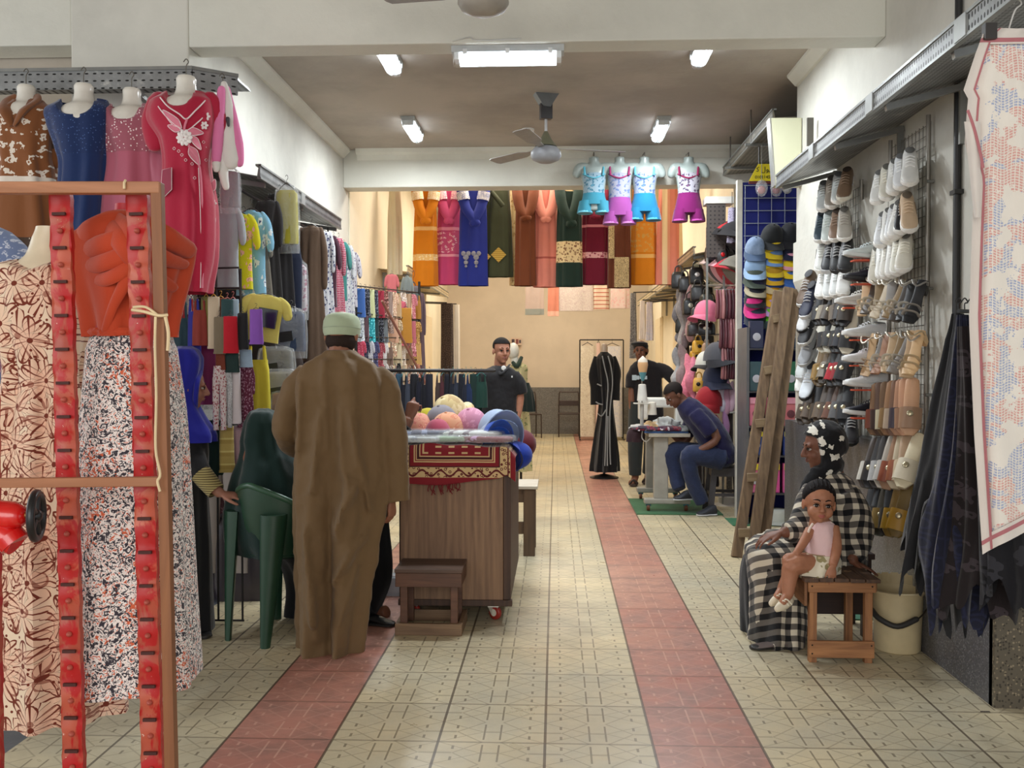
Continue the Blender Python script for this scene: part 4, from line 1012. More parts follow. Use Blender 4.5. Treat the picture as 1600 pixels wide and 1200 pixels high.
shoe_simple(P2, 'shoe', (base.x - .02, Y + .05, 0), (base.x + .12, Y - .12, 0), .09, .05, plain((20, 20, 22), .5))

# ---- green plastic chair
M_GRN = plain((34, 66, 48), .38, spec=.5); Yc = 4.93
cb = at(432, 1000, Yc); cb.z = 0
CH = thing('plastic_chair', 'dark green plastic armchair under the woman with the green headscarf', 'chair', cb, math.radians(-30))
CH.scale = (.86, .9, 1)
def ch_rim(u):  # plan curve of the rim, u -1..1, back centre at u=0
    a = u * PI * .62; return V((.26 * math.sin(a), -.20 + .27 * (1 - math.cos(a)) * .9, .80 - .20 * min(1, abs(u)**1.4)))
def ch_seat(u):
    a = u * PI * .62; return V((.20 * math.sin(a), -.13 + .20 * (1 - math.cos(a)) * .9, .43 + (.04 if abs(u) > .5 else 0)))
MB().grid(lambda u, v: ch_rim(u*2 - 1).lerp(ch_seat(u*2 - 1), v) + V((0, -.02 * math.sin(v * PI), 0)), 32, 10, .008).build('backrest', M_GRN, CH, local=True)
MB().tube([ch_rim(k / 16 - 1) for k in range(33)], .016, 10, flat=1.0, round_=True).build('rim', plain((48, 84, 62), .35), CH, local=True)
MB().lathe([(.0, .42), (.20, .425), (.215, .435), (.205, .445), (.0, .44)], (0, .06, 0), n=32).build('seat', M_GRN, CH, local=True)
for (tx, ty, bx, by) in ((-.15, -.15, -.15, -.22), (.15, -.15, .15, -.22), (-.24, .18, -.26, .24), (.24, .18, .26, .24)):
    rs = []
    for k in range(9):
        t_ = k / 8; c = V((tx + (bx - tx)*t_, ty + (by - ty)*t_, .66 - .66*t_ if ty < 0 else .62 - .62*t_)); w_ = .080 - .052*t_
        o_ = V((tx, ty, 0)).normalized(); s__ = V((-o_.y, o_.x, 0))
        rs.append([c - s__*w_, c - s__*w_*.7 + o_*w_*.7, c + o_*w_, c + s__*w_*.7 + o_*w_*.7, c + s__*w_, c + s__*w_*.8 - o_*.004, c - o_*.01, c - s__*w_*.8 - o_*.004])
    MB().rings(rs).build('leg', M_GRN, CH, local=True)
# ---- 3. woman in the green headscarf, seated in it
Y = 5.0; base = at(430, 1000, Y); base.z = 0
P3 = person('seated woman in a dark green headscarf seen from behind in the green plastic chair', base)
m = MB(); hc = at(412, 672, Y); head(m, hc, HR(150, 12), .95)
m.tube([hc + V((0, 0, -.11)), at(418, 760, Y), at(425, 852, Y)], [.055, .08, .10], 16, smooth=3)
kn = [V((base.x + .16, Y + .42, .50)), V((base.x + .34, Y + .30, .50))]
for i, k in enumerate(kn): m.tube([at(425, 852, Y) + V((.03 + .05*i, .05, -.02)), k, V((k.x + .03, k.y + .02, .08)), V((k.x + .08, k.y + .12, .04))], [.09, .07, .045, .035], 14, smooth=3)
m.build('body', SK1, P3, remesh=.009)
GH = cloth((9, 42, 38), rough=.8, sheen=.25)
MB().body(prow([(638, 404, 420, .03), (644, 392, 432, .085), (660, 382, 442, .115), (685, 378, 446, .12), (705, 378, 452, .13), (740, 368, 470, .17), (790, 358, 484, .20), (840, 360, 498, .20), (862, 366, 500, .19)], Y), n=64, folds=6, amp=.016, seed=7, sub=6, top=.05).build('headscarf', GH, P3, disp=(.02, .12))
m = MB().body([(.56, .20, .17, base.x + .02, Y + .02), (.46, .24, .24, base.x + .10, Y + .12), (.36, .22, .24, base.x + .18, Y + .22), (.2, .22, .22, base.x + .22, Y + .26), (.03, .24, .24, base.x + .23, Y + .28)], n=56, folds=7, amp=.02, seed=2, sub=5)
m.build('robe', cloth((12, 16, 20)), P3)

# ---- 4. person in black between the robe and the cart
Y = 5.35; base = at(560, 990, Y); base.z = 0
P4 = person('person in black clothes mostly hidden behind the man in brown, one fist over the cart', base)
m = MB(); hc = at(533, 615, Y + .05); head(m, hc, HR(120, 20), .95)
m.tube([hc + V((0, 0, -.11)), at(550, 720, Y), at(555, 800, Y)], [.055, .08, .09], 16, smooth=3)
for sx in (-1, 1): m.tube([at(560, 800, Y) + V((sx*.07, 0, 0)), V((base.x + .02 + sx*.07, Y, .06)), V((base.x + .14 + sx*.03, Y - .04, .03))], [.06, .045, .035], 12, smooth=3)
arm = pxt([(575, 668, 0), (612, 690, .0), (640, 654, .02)], Y); m.tube(arm, [.05, .042, .03], 12, smooth=4)
hand(m, arm[-1], frame_to((.25, .1, 1), (-.2, -1, .2)), 1, curl=(70, 80, 50), s=1.0, thumb=-5, tc=60)
m.build('body', SK2, P4, remesh=.006)
m = MB().body(prow([(655, 520, 580, .11), (690, 515, 590, .13), (760, 525, 600, .15), (820, 530, 607, .16), (900, 530, 612, .18), (968, 528, 588, .17), (985, 530, 580, .17)], Y), n=60, folds=5, amp=.014, seed=5, sub=6)
m.tube(pxt([(575, 668, 0), (600, 688, .0), (622, 678, .0), (634, 664, .01)], Y), [.07, .068, .055, .046], 16, smooth=4)
m.build('robe', cloth((10, 10, 13), sheen=.1), P4, remesh=.01, sm=1)
MB().ell(hc + V((0, .02, .01)), (.1, .115, .125)).build('headscarf', BLK, P4)
s1, s2 = at(572, 990, Y - .22), at(612, 988, Y - .26); shoe_simple(P4, 'shoe', (s1.x, Y - .2, 0), (s2.x + .01, Y - .24, 0), .09, .06, plain((16, 16, 18), .35))

# ---- 5. man in the black polo shirt
def standing(label, Y, feet_px, hc, hR, sk, shoulder_w, armpts, hands, legs, s=1.0):
    base = at(feet_px[0], feet_px[1], Y); base.z = 0
    r = person(label, base); m = MB(); head(m, hc, hR, s)
    nb = hc + V((0, .02, -.15)); hip = V((base.x, Y, .92*s))
    m.tube([nb, nb + V((0, 0, -.12)), hip + V((0, 0, .2)), hip], [.056, .085, .085, .09], 18, smooth=3)
    for L in legs: m.tube(L[0], L[1], 14, smooth=3)
    for a in armpts: m.tube(a, [.036, .042, .028], 12, smooth=4)
    for hd_ in hands: hand(m, *hd_)
    m.build('body', sk, r, remesh=.0075)
    return r
Y = 8.8; hc = at(784, 549, Y); bx = at(776, 700, Y).x
a1 = pxt([(748, 584, 0), (741, 622, .02), (754, 650, .12)], Y); a2 = pxt([(808, 584, 0), (812, 622, .0), (808, 655, -.02)], Y)
P5 = standing('man in a black polo shirt standing behind the black clothes rail', Y, (776, 813), hc, HR(22, 4), SK3, .2, [a1, a2],
    [(a1[-1], frame_to((.5, .6, -.5), (-.3, -.5, .6)), 1, (20, 25, 20)), (a2[-1], frame_to((0, -.1, -1), (.8, -.6, 0)), -1, (25, 30, 25))],
    [([V((bx + sx*.09, Y, .95)), V((bx + sx*.10, Y - .01, .5)), V((bx + sx*.11, Y, .09)), V((bx + sx*.12, Y - .13, .04))], [.075, .055, .045, .035]) for sx in (-1, 1)])
face(P5, hc, HR(22, 4), 1.0, lips=(150, 92, 84))
hm = MB().ell(hc + HR(22, 4) @ V((0, .012, .050)), (.081, .098, .080), HR(22, 4), 28, 18); hm.v = [v if (lambda l: l.y > -.01 or l.z > .070)(HR(22, 4).transposed() @ (v - hc)) else v + (HR(22, 4) @ V((0, .05, 0))) for v in hm.v]
hm.build('hair', hairm((30, 26, 25)), P5)
POLO = cloth((22, 20, 24), rough=.7)
m = MB().body(prow([(572, 770, 796, .065), (577, 757, 804, .09), (586, 746, 810, .115), (610, 748, 808, .13), (650, 750, 808, .15), (690, 752, 808, .14)], Y), n=48, folds=4, amp=.008, seed=2, sub=5)
m.tube(pxt([(755, 585, 0), (746, 600, 0), (742, 618, .02)], Y), [.06, .072, .068], 16, smooth=3); m.tube(pxt([(801, 585, 0), (810, 600, 0), (813, 616, 0)], Y), [.06, .072, .068], 16, smooth=3)
m.build('polo_shirt', POLO, P5, remesh=.011, sm=1, disp=(.015, .08))
MB().tube(pxt([(774, 572, -.02), (782, 584, -.13), (790, 578, -.13), (796, 570, -.03)], Y), [.014, .016, .016, .014], 10, smooth=3, flat=.5).build('collar', POLO, P5)
MB().ell(at(787, 575, Y - .12), (.022, .006, .022)).build('undershirt', plain((228, 226, 222), .7), P5)
MB().box(at(799, 590, Y - .135), at(801, 587, Y - .128)).build('chest_emblem', plain((220, 220, 220), .6), P5)
for sx in (-1, 1): MB().tube([V((bx + sx*.09, Y, .98)), V((bx + sx*.10, Y - .01, .5)), V((bx + sx*.11, Y, .06))], [.115, .09, .075], 16, smooth=4).build('trouser_leg', cloth((34, 36, 46)), P5); shoe_simple(P5, 'shoe', (bx + sx*.11, Y + .08, 0), (bx + sx*.13, Y - .19, 0), .1, .08, plain((30, 26, 24), .4))

# ---- 6. young man with the black cap
Y = 11.3; hc = at(1001, 548, Y); bx = at(1006, 700, Y).x
a1 = pxt([(990, 576, 0), (987, 622, -.02), (991, 664, -.06)], Y); a2 = pxt([(1030, 574, 0), (1048, 590, -.05), (1060, 606, -.1)], Y)
P6 = standing('young man in a black tee with a flat black cap leaning beside the tailor', Y, (1005, 752), hc, HR(-14, 6), SK2, .2, [a1, a2],
    [(a1[-1], frame_to((0, -.2, -1), (-.8, -.5, 0)), 1, (30, 35, 25)), (a2[-1], frame_to((.8, -.3, -.4), (0, -.3, 1)), -1, (20, 25, 20))],
    [([V((bx - .06, Y, .93)), V((bx - .10, Y - .02, .5)), V((bx - .10, Y, .09)), V((bx - .16, Y - .14, .04))], [.07, .052, .042, .034]), ([V((bx + .09, Y, .93)), V((bx + .10, Y + .1, .5)), V((bx + .07, Y + .2, .09)), V((bx + .03, Y + .08, .04))], [.07, .052, .042, .034])])
face(P6, hc, HR(-14, 6), 1.0, lips=(110, 66, 56))
m = MB().ell(hc + V((.002, .02, .05)), (.092, .10, .062)).ell(hc + V((-.02, -.02, .082)), (.105, .11, .028)); m.build('cap', cloth((24, 22, 26)), P6, remesh=.009)
MB().ell(hc + V((.03, .045, .0)), (.068, .066, .07)).build('hair', hairm(), P6)
TEE = cloth((26, 22, 26))
m = MB().body(prow([(562, 996, 1014, .06), (566, 990, 1026, .09), (574, 984, 1034, .115), (600, 986, 1034, .12), (640, 988, 1036, .13), (672, 988, 1036, .13)], Y), n=48, folds=4, amp=.01, seed=2, sub=5)
m.tube(pxt([(993, 575, 0), (988, 590, 0), (986, 606, -.01)], Y), [.065, .075, .07], 16, smooth=3); m.tube(pxt([(1026, 574, 0), (1040, 580, -.03), (1053, 593, -.08)], Y), [.065, .075, .07], 16, smooth=3)
m.build('tee_shirt', TEE, P6, remesh=.012, sm=1, disp=(.015, .08))
for k, (px_, w_, h_) in enumerate(((991, .05, .06), (996.5, .035, .045), (1003, .05, .03), (1009, .03, .04))): MB().box(at(px_, 590, Y - .128) - V((w_/2, 0, h_/2)), at(px_, 590, Y - .122) + V((w_/2, 0, h_/2))).build('white_print', plain((190, 205, 210), .7), P6)
for (L, nm) in (([V((bx - .06, Y, .97)), V((bx - .10, Y - .02, .5)), V((bx - .10, Y, .12))], 0), ([V((bx + .09, Y, .97)), V((bx + .10, Y + .1, .5)), V((bx + .07, Y + .2, .12))], 1)):
    MB().tube(L, [.12, .09, .07], 16, smooth=4).build('trouser_leg', cloth((44, 48, 48)), P6)
for (x_, y_) in ((bx - .11, Y), (bx + .06, Y + .2)):
    s_ = MB().rings([[V((x_ - .03*t_ + hw*math.cos(2*PI*k/14), y_ + .07 - .27*t_ + 0*k, .018 + .014*math.sin(2*PI*k/14))) for k in range(14)] for t_, hw in ((0, .03), (.1, .04), (.5, .042), (.8, .05), (1, .03))]).build('sandal', plain((60, 42, 34), .6), P6)
    for t_ in (.35, .6, .8): MB().tube([V((x_ - .05 - .03*t_, y_ + .07 - .27*t_, .02)), V((x_ - .03*t_, y_ + .07 - .27*t_, .075)), V((x_ + .05 - .03*t_, y_ + .07 - .27*t_, .02))], .009, 8, smooth=3).build('strap', plain((40, 26, 20), .6), s_)

# ---- 7. tailor bent over the sewing machine
Y = 9.2; base = at(1128, 790, Y); base.z = 0
P7 = person('tailor in a navy tee and jeans bent over the sewing machine table', base)
m = MB(); hc = at(1054, 618, Y); hR = HR(-72, 38); head(m, hc, hR, .98)
m.tube(pxt([(1064, 628, .02), (1076, 634, .02), (1096, 655, .02), (1118, 690, .0), (1126, 712, 0)], Y), [.055, .07, .13, .14, .15], 18, smooth=3)
armN = pxt([(1092, 650, -.16), (1120, 684, -.20), (1092, 704, -.22)], Y); m.tube(armN, [.05, .042, .030], 12, smooth=4)
hand(m, armN[-1], frame_to((-1, 0, -.45), (0, -.6, .8)), -1, curl=(20, 25, 20))
armF = pxt([(1088, 650, .18), (1070, 690, .22), (1048, 676, .2)], Y); m.tube(armF, [.05, .042, .028], 12, smooth=4)
hand(m, armF[-1], frame_to((-1, 0, 0), (0, 0, 1)), 1, curl=(20, 25, 20))
m.build('body', skinm((112, 74, 58)), P7, remesh=.0075)
face(P7, hc, hR, .98, lips=(96, 56, 50))
hm = MB().ell(hc + hR @ V((0, .014, .044)), (.081, .098, .084), hR, 28, 18); hm.v = [v if (lambda l: l.y > -.01 or l.z > .070)(hR.transposed() @ (v - hc)) else v + hR @ V((0, .05, 0)) for v in hm.v]; hm.build('hair', hairm((36, 28, 26)), P7)
m = MB()
rs = []
for (px_, py_, r1, r2) in ((1066, 628, .075, .075), (1075, 636, .11, .15), (1088, 650, .13, .20), (1104, 668, .145, .20), (1118, 690, .15, .19), (1126, 710, .15, .18), (1130, 724, .13, .16)):
    c = at(px_, py_, Y); k_ = (rs and 1)
    ax = V((.75, 0, .66)).normalized() if py_ < 700 else V((1, 0, .2)).normalized()
    rs.append([c + ax * (r1 * math.cos(2*PI*k/28)) + V((0, r2 * math.sin(2*PI*k/28), 0)) for k in range(28)])
m.rings(rs)
m.tube(pxt([(1086, 646, -.13), (1098, 660, -.18), (1112, 678, -.20)], Y), [.075, .075, .072], 16, smooth=3)
m.tube(pxt([(1084, 646, .15), (1078, 664, .2), (1072, 680, .22)], Y), [.075, .075, .07], 16, smooth=3)
m.build('tee_shirt', cloth((22, 20, 62)), P7, remesh=.011, sm=3, disp=(.014, .08))
JN = cloth((28, 36, 62), 'heather', (44, 54, 86), sc=1)
m = MB().tube(pxt([(1126, 716, -.1), (1100, 712, -.16), (1076, 712, -.18), (1082, 750, -.16), (1098, 786, -.14)], Y), [.12, .10, .082, .072, .066], 18, smooth=5)
m.tube(pxt([(1122, 716, .1), (1090, 708, .12), (1050, 706, .1), (1056, 740, .08), (1062, 765, .02)], Y), [.12, .10, .082, .072, .066], 18, smooth=5)
m.ell(at(1126, 712, Y), (.15, .18, .12)); m.build('jeans', JN, P7, remesh=.012, sm=2, disp=(.016, .07))
for (hx, tx, dy) in ((1108, 1088, -.16), (1070, 1052, .0)):
    h_, t_ = at(hx, 796, Y + dy), at(tx, 799, Y + dy); shoe_simple(P7, 'sneaker', (h_.x + .06, Y + dy, 0 if dy < 0 else .12), (t_.x - .06 + .06, Y + dy - .05, 0 if dy < 0 else .12), .1, .10, plain((46, 48, 56), .6), plain((205, 205, 205), .5))
# ---- 8. woman in the checked robe
Y = 5.0; base = at(1240, 1004, Y); base.z = 0
P8 = person('seated woman in a black and beige checked robe with a printed black headscarf', base)
m = MB(); hc = at(1283, 700, Y); hR = HR(-84, 10)
head(m, hc, hR, .95)
hip = at(1300, 880, Y + .05)
m.tube([hc + V((.02, .01, -.1)), hc + V((.03, .01, -.2)), at(1302, 800, Y), hip], [.055, .08, .10, .12], 18, smooth=3)
for dy in (-.10, .12):
    m.tube([hip + V((-.05, dy, 0)), at(1204, 874, Y + dy), at(1208, 950, Y + dy), V((at(1208, 990, Y + dy).x, Y + dy, .06)), V((at(1204, 990, Y + dy).x, Y + dy - .02, .035))], [.085, .055, .042, .036, .03], 14, smooth=3)
aN = pxt([(1326, 775, -.12), (1345, 830, -.12), (1322, 876, -.12)], Y); aN = pxt([(1322, 770, -.10), (1338, 830, -.08), (1330, 878, -.16)], Y); m.tube(aN, [.05, .042, .028], 12, smooth=4)
aL = pxt([(1272, 768, -.12), (1262, 822, -.20), (1222, 832, -.24)], Y); m.tube(aL, [.05, .04, .026], 12, smooth=4)
hand(m, aN[-1], frame_to((.85, -.35, -.25), (.1, 0, 1)), -1, curl=(8, 12, 10), s=.76, thumb=40)
hand(m, aL[-1], frame_to((-1, -.1, -.25), (0, -.2, 1)), 1, curl=(14, 22, 18), s=.86, thumb=35)
m.build('body', skinm((120, 78, 60)), P8, remesh=.006)
face(P8, hc, hR, .95, lips=(104, 62, 54))
SCF = cloth((16, 16, 20), 'print', (226, 222, 210), (16, 16, 20), .8)
m = MB(); m.ell(hc + V((.018, .0, .03)), (.115, .112, .115), None, 28, 18); m.ell(hc + V((.075, .01, .02)), (.07, .085, .075), None, 20, 14); m.ell(hc + V((.03, 0, -.08)), (.085, .10, .075), None, 20, 14)
m.tube([hc + V((-.02, -.05, -.12)), hc + V((-.07, -.08, -.19)), hc + V((-.10, -.09, -.28)), hc + V((-.085, -.09, -.36))], [.05, .055, .045, .025], 14, smooth=4, flat=.6)
fwd = hR @ V((0, -1, 0))
for i, v in enumerate(m.v):
    d = v - hc; f_ = d.dot(fwd)
    if f_ > .030 and -.088 < d.z < .062: m.v[i] = v - fwd * (f_ - .030) * .95
m.build('headscarf', SCF, P8, remesh=.008, sm=2, disp=(.016, .06))
CHK = cloth((16, 16, 20), 'check', (206, 196, 176), (96, 90, 84), 1.0, rough=.85)
m = MB().body(prow([(738, 1278, 1318, .08), (748, 1264, 1332, .11), (770, 1254, 1342, .14), (810, 1248, 1346, .16), (850, 1246, 1352, .17), (890, 1244, 1352, .18), (905, 1246, 1350, .18)], Y), n=56, folds=4, amp=.01, seed=3, sub=5)
m.tube(pxt([(1318, 768, -.08), (1335, 800, -.09), (1342, 838, -.09), (1334, 872, -.14)], Y), [.075, .08, .072, .055], 18, smooth=4)
m.tube(pxt([(1274, 765, -.09), (1262, 800, -.15), (1248, 826, -.20), (1228, 832, -.23)], Y), [.07, .075, .065, .048], 18, smooth=4)
rs = []
for (px_, py_, rx, rz_, hd, tilt) in ((1300, 880, .16, .13, .20, 0), (1262, 868, .15, .12, .21, 0), (1228, 862, .13, .12, .22, 0), (1200, 866, .11, .12, .22, 0)):
    c = at(px_, py_, Y - .02); rs.append([c + V((0, hd * math.cos(2*PI*k/30), rz_ * math.sin(2*PI*k/30))) for k in range(30)])
m.rings(rs)
m.body(prow([(842, 1180, 1222, .18), (856, 1166, 1246, .215), (880, 1166, 1256, .22), (930, 1170, 1258, .22), (975, 1172, 1258, .22), (1000, 1172, 1256, .22)], Y - .02), n=64, folds=6, amp=.016, seed=4, sub=6)
m.build('robe', CHK, P8, remesh=.009, sm=1, disp=(.018, .1))
m = MB().body(prow([(852, 1176, 1202, .08), (872, 1162, 1206, .12), (900, 1157, 1208, .13), (960, 1158, 1208, .14), (1000, 1161, 1210, .14)], Y + .10), n=48, folds=5, amp=.012, seed=8, sub=6)
m.build('under_robe', cloth((12, 14, 22)), P8)
shoe_simple(P8, 'shoe', (base.x - .05, Y - .18, 0), (at(1172, 1000, Y - .2).x, Y - .22, 0), .085, .045, plain((96, 84, 80), .5))

# ---- stool of the child and low stool of the woman
W1 = wood((168, 116, 72), (112, 70, 42), 1, .55, 'z'); W1x = wood((176, 122, 76), (116, 74, 44), 1, .55, 'x'); WTOP = wood((96, 70, 52), (60, 44, 36), 1, .7, 'y', .35, (186, 150, 110))
Yf = 4.56; a, b = at(1264, 1034, Yf), at(1366, 1034, Yf); x0, x1 = a.x, b.x; Yb = Yf + .36; zt = at(1310, 905, Yf).z
SB = thing('wooden_stool', 'rough wooden stool with a patched top that the little girl sits on', 'stool', ((x0 + x1)/2, (Yf + Yb)/2, 0))
for (lx, ly) in ((x0 + .006, Yf + .02), (x1 - .038, Yf + .02), (x0 + .006, Yb - .04), (x1 - .038, Yb - .04)):
    MB().box((lx, ly, 0), (lx + .036, ly + .034, zt - .02)).build('leg', W1, SB, bevel=.002)
z3 = at(1310, 926, Yf).z; z4, z5 = at(0, 985, Yf).z, at(0, 1010, Yf).z
MB().box((x0 - .004, Yf, z3 - .0), (x1 + .006, Yf + .018, zt - .012)).build('apron', W1x, SB, bevel=.002)
MB().box((x0 - .002, Yb - .018, z3), (x1 + .006, Yb, zt - .012)).build('apron', W1x, SB, bevel=.002)
for xx in (x0 - .018, x1 + .004): MB().box((xx, Yf + .02, z3 - (.07 if xx < x0 else 0)), (xx + .014, Yb - .02, zt - .012)).build('apron', wood((150, 104, 66), (100, 64, 40), 1, .6, 'y'), SB, bevel=.002)
MB().box((x0, Yf - .004, z5), (x1, Yf + .014, z4)).build('stretcher', W1x, SB, bevel=.002)
for k in range(5):
    w_ = (x1 - x0 + .05) / 5; MB().box((x0 - .03 + k*w_, Yf - .03 + rnd.uniform(-.01, .012), zt - .011 + rnd.uniform(0, .003)), (x0 - .03 + (k+1)*w_ - .005, Yb + .02, zt + .008)).build('seat_board', WTOP, SB, bevel=.003)
for (xx, zz) in ((x0 + .012, z3 + .03), (x1 - .012, z3 + .03), (x0 + .014, (z4 + z5)/2 + .02), (x0 + .014, (z4 + z5)/2 - .02), (x1 - .014, (z4 + z5)/2 + .02)): MB().ell((xx, Yf - .004, zz), (.004, .003, .004)).build('nail', plain((40, 34, 30), .4, .6), SB)
zz = .44; c = at(1300, 900, 5.15)
SL = thing('low_stool', 'dark brown stool behind the child stool, under the seated woman', 'stool', (c.x, 5.15, 0))
DW = wood((58, 36, 28), (34, 22, 18), 1, .6, 'x')
MB().box((c.x - .20, 4.98, zz - .03), (c.x + .17, 5.34, zz)).build('seat', DW, SL, bevel=.004)
for sx in (-.17, .12):
    for sy in (5.02, 5.28): MB().box((c.x + sx, sy, 0), (c.x + sx + .045, sy + .04, zz - .031)).build('leg', DW, SL, bevel=.003)
MB().box((c.x - .17, 5.01, .12), (c.x + .165, 5.025, .30)).build('stretcher', DW, SL, bevel=.003)

# ---- 9. little girl
Y = 4.70; c0 = at(1285, 893, Y)
P9 = person('little girl in a pink sleeveless top sitting on the wooden stool, looking at the camera', (c0.x, Y, zt))
SKC = skinm((170, 116, 88))
m = MB(); hc = at(1280, 788, Y - .03); hR = HR(-4, 2, 4); s = .92
head(m, hc, hR, s, child=True)
m.tube([hc + V((.005, .03, -.08)), at(1285, 826, Y), at(1283, 850, Y), at(1282, 880, Y)], [.034, .062, .065, .075], 18, smooth=3)
aR = pxt([(1301, 824, -.01), (1307, 856, -.07), (1301, 884, -.13)], Y); m.tube(aR, [.032, .026, .019], 12, smooth=4)
aL = pxt([(1266, 828, -.02), (1254, 850, -.06), (1243, 866, -.09)], Y); m.tube(aL, [.026, .022, .016], 12, smooth=4)
hand(m, aR[-1], frame_to((-.1, -.35, -1), (.2, -1, .2)), -1, curl=(15, 20, 15), s=.52, thumb=30)
hand(m, aL[-1], frame_to((-1, -.2, -.15), (0, -.4, 1)), 1, curl=(30, 40, 30), s=.50, thumb=30)
lgs = []
for (kx, ky, fx_, fy_, dy) in ((1236, 884, 1231, 930, -.10), (1240, 880, 1222, 922, -.02)):
    kn = at(kx, ky, Y + dy); an = at(fx_, fy_, Y + dy - .02); lgs.append((kn, an))
    m.tube([at(1276, 884, Y + dy*.4), kn + V((.02, 0, .005)), kn + V((-.004, 0, -.035)), an], [.054, .047, .042, .026], 14, smooth=4)
    m.tube([an, an + V((-.03, -.03, -.025))], [.024, .02], 10, round_=True)
m.build('body', SKC, P9, remesh=.0042)
face(P9, hc, hR, s, child=True, lips=(170, 92, 84))
for q in (-1, 1): pass
hm = MB(); hm.ell(hc + hR @ (V((0, .022, .040)) * s), (.086*s, .092*s, .088*s), hR, 26, 16)
for i, v in enumerate(hm.v):
    l = hR.transposed() @ (v - hc) / s
    lim = -.052 + max(0, .075 - l.z) * .9
    if l.y < lim: hm.v[i] = hc + hR @ (V((l.x * .96, lim, l.z)) * s)
hm.build('hair', hairm((26, 20, 20)), P9)
for k in range(7):
    a_ = (k - 3) * .3
    MB().tube([hc + hR @ (V((.070*math.sin(a_), -.040, .092*math.cos(a_*.8)+.012)) * s), hc + hR @ (V((.07*math.sin(a_), .01, .115*math.cos(a_*.9)+.014)) * s), hc + hR @ (V((.055*math.sin(a_), .07, .10*math.cos(a_)+.01)) * s)], [.004, .0065, .005], 8, smooth=4).build('braid', hairm((30, 24, 24)), P9)
PT = cloth((236, 200, 200), rough=.8)
m = MB().body(prow([(813, 1272, 1297, .045), (818, 1268, 1303, .062), (830, 1264, 1305, .074), (850, 1260, 1307, .080), (868, 1258, 1310, .086)], Y), n=44, folds=3, amp=.004, sub=5)
m.build('top', PT, P9, remesh=.0055, sm=1, disp=(.008, .04))
for (L) in ([(1297, 816, -.03), (1304, 826, -.03), (1305, 840, -.02)], [(1270, 818, -.04), (1264, 828, -.05), (1262, 840, -.04)]): MB().tube(pxt(L, Y), .006, 8, smooth=4).build('armhole_trim', plain((232, 214, 200), .8), P9)
m = MB().body(prow([(864, 1258, 1310, .088), (874, 1246, 1312, .11), (886, 1238, 1310, .13), (896, 1236, 1308, .135)], Y - .01), n=56, folds=9, amp=.008, seed=3, sub=5); m.build('skirt', cloth((226, 216, 192), 'floral', (150, 140, 100), (196, 180, 140), .9), P9)
MB().body(prow([(862, 1258, 1310, .088), (869, 1256, 1312, .092)], Y), n=40, sub=3, cap=False).build('waistband', cloth((170, 140, 110)), P9)
for (kn, an) in lgs:
    s_ = MB().tube([an + V((.012, .012, -.028)), an + V((-.02, -.018, -.036)), an + V((-.058, -.045, -.052))], [.024, .028, .018], 14, smooth=4, flat=.75, round_=True).build('shoe', plain((222, 210, 186), .5), P9)
    for t_ in (0, .5): MB().tube([an + V((-.02 - .02*t_ - .012, -.02, -.01 - .014*t_ - .03)), an + V((-.02 - .025*t_, -.045, -.008 - .014*t_)), an + V((.012 - .03*t_, -.03, -.036 - .01*t_))], .0035, 8, smooth=4).build('strap', plain((236, 228, 208), .5), s_)
# ================================================================== CART, STOOLS, BENCH, BUCKET, LADDER
CW = wood((150, 116, 86), (104, 76, 56), 1, .55, 'z'); CWD = wood((84, 58, 42), (52, 36, 28), 1, .6, 'z', .2, (130, 110, 90))
Yc = 5.22; a, b = at(626, 948, Yc), at(786, 948, Yc); x0, x1 = a.x, b.x; zb = at(700, 946, Yc).z; zt = at(700, 690, 5.2).z; zt = .915; Yk = 6.35
CT = thing('wooden_cart', 'brown wooden market cart on small red wheels, draped with a red carpet', 'cart', ((x0 + x1)/2, (Yc + Yk)/2, 0))
MB().box((x0, Yc, zb + .03), (x1, Yc + .02, zt)).build('front_panel', CW, CT, bevel=.003)
MB().box((x0 - .012, Yc - .012, zb), (x1 + .05, Yc + .03, zb + .034)).build('bottom_rail', CWD, CT, bevel=.003)
MB().box((x1 + .001, Yc + .002, zb + .034), (x1 + .042, Yk, zt)).build('side_panel', CWD, CT, bevel=.003)
MB().box((x0 - .012, Yc + .031, zb + .034), (x0 + .012, Yk, zt)).build('side_panel', CWD, CT, bevel=.003)
MB().box((x0, Yk - .02, zb + .034), (x1, Yk, zt)).build('rear_panel', CW, CT, bevel=.003)
MB().box((x0 - .02, Yc - .01, zt), (x1 + .05, Yk + .02, zt + .022)).build('table_top', CWD, CT, bevel=.003)
MB().box((x0 + .01, Yc + .02, zb), (x1, Yk - .02, zb + .02)).build('base_board', CWD, CT)
for (wx, wy) in ((x1 - .055, Yc + .05), (x0 + .06, Yc + .06), (x1 - .05, Yk - .1), (x0 + .06, Yk - .1)):
    c = MB(); c.box((wx - .03, wy - .03, zb - .012), (wx + .03, wy + .03, zb)).bar((wx - .02, wy, zb - .01), (wx - .004, wy + .012, .038), .006, .03).bar((wx + .02, wy, zb - .01), (wx + .026, wy + .012, .038), .006, .03)
    q = c.build('caster', plain((190, 188, 180), .3, .8), CT, smooth=False)
    MB().lathe([(.012, -.013), (.034, -.013), (.040, -.008), (.040, .008), (.034, .013), (.012, .013)], n=24).xf(Matrix.Translation((wx + .008, wy + .012, .040)) @ Matrix.Rotation(.9, 4, 'Z') @ Matrix.Rotation(PI/2, 4, 'Y')).build('wheel', plain((150, 44, 34), .4), q)
    MB().lathe([(.001, -.015), (.020, -.015), (.020, .015), (.001, .015)], n=20).xf(Matrix.Translation((wx + .008, wy + .012, .040)) @ Matrix.Rotation(.9, 4, 'Z') @ Matrix.Rotation(PI/2, 4, 'Y')).build('hub', plain((214, 208, 190), .4), q)
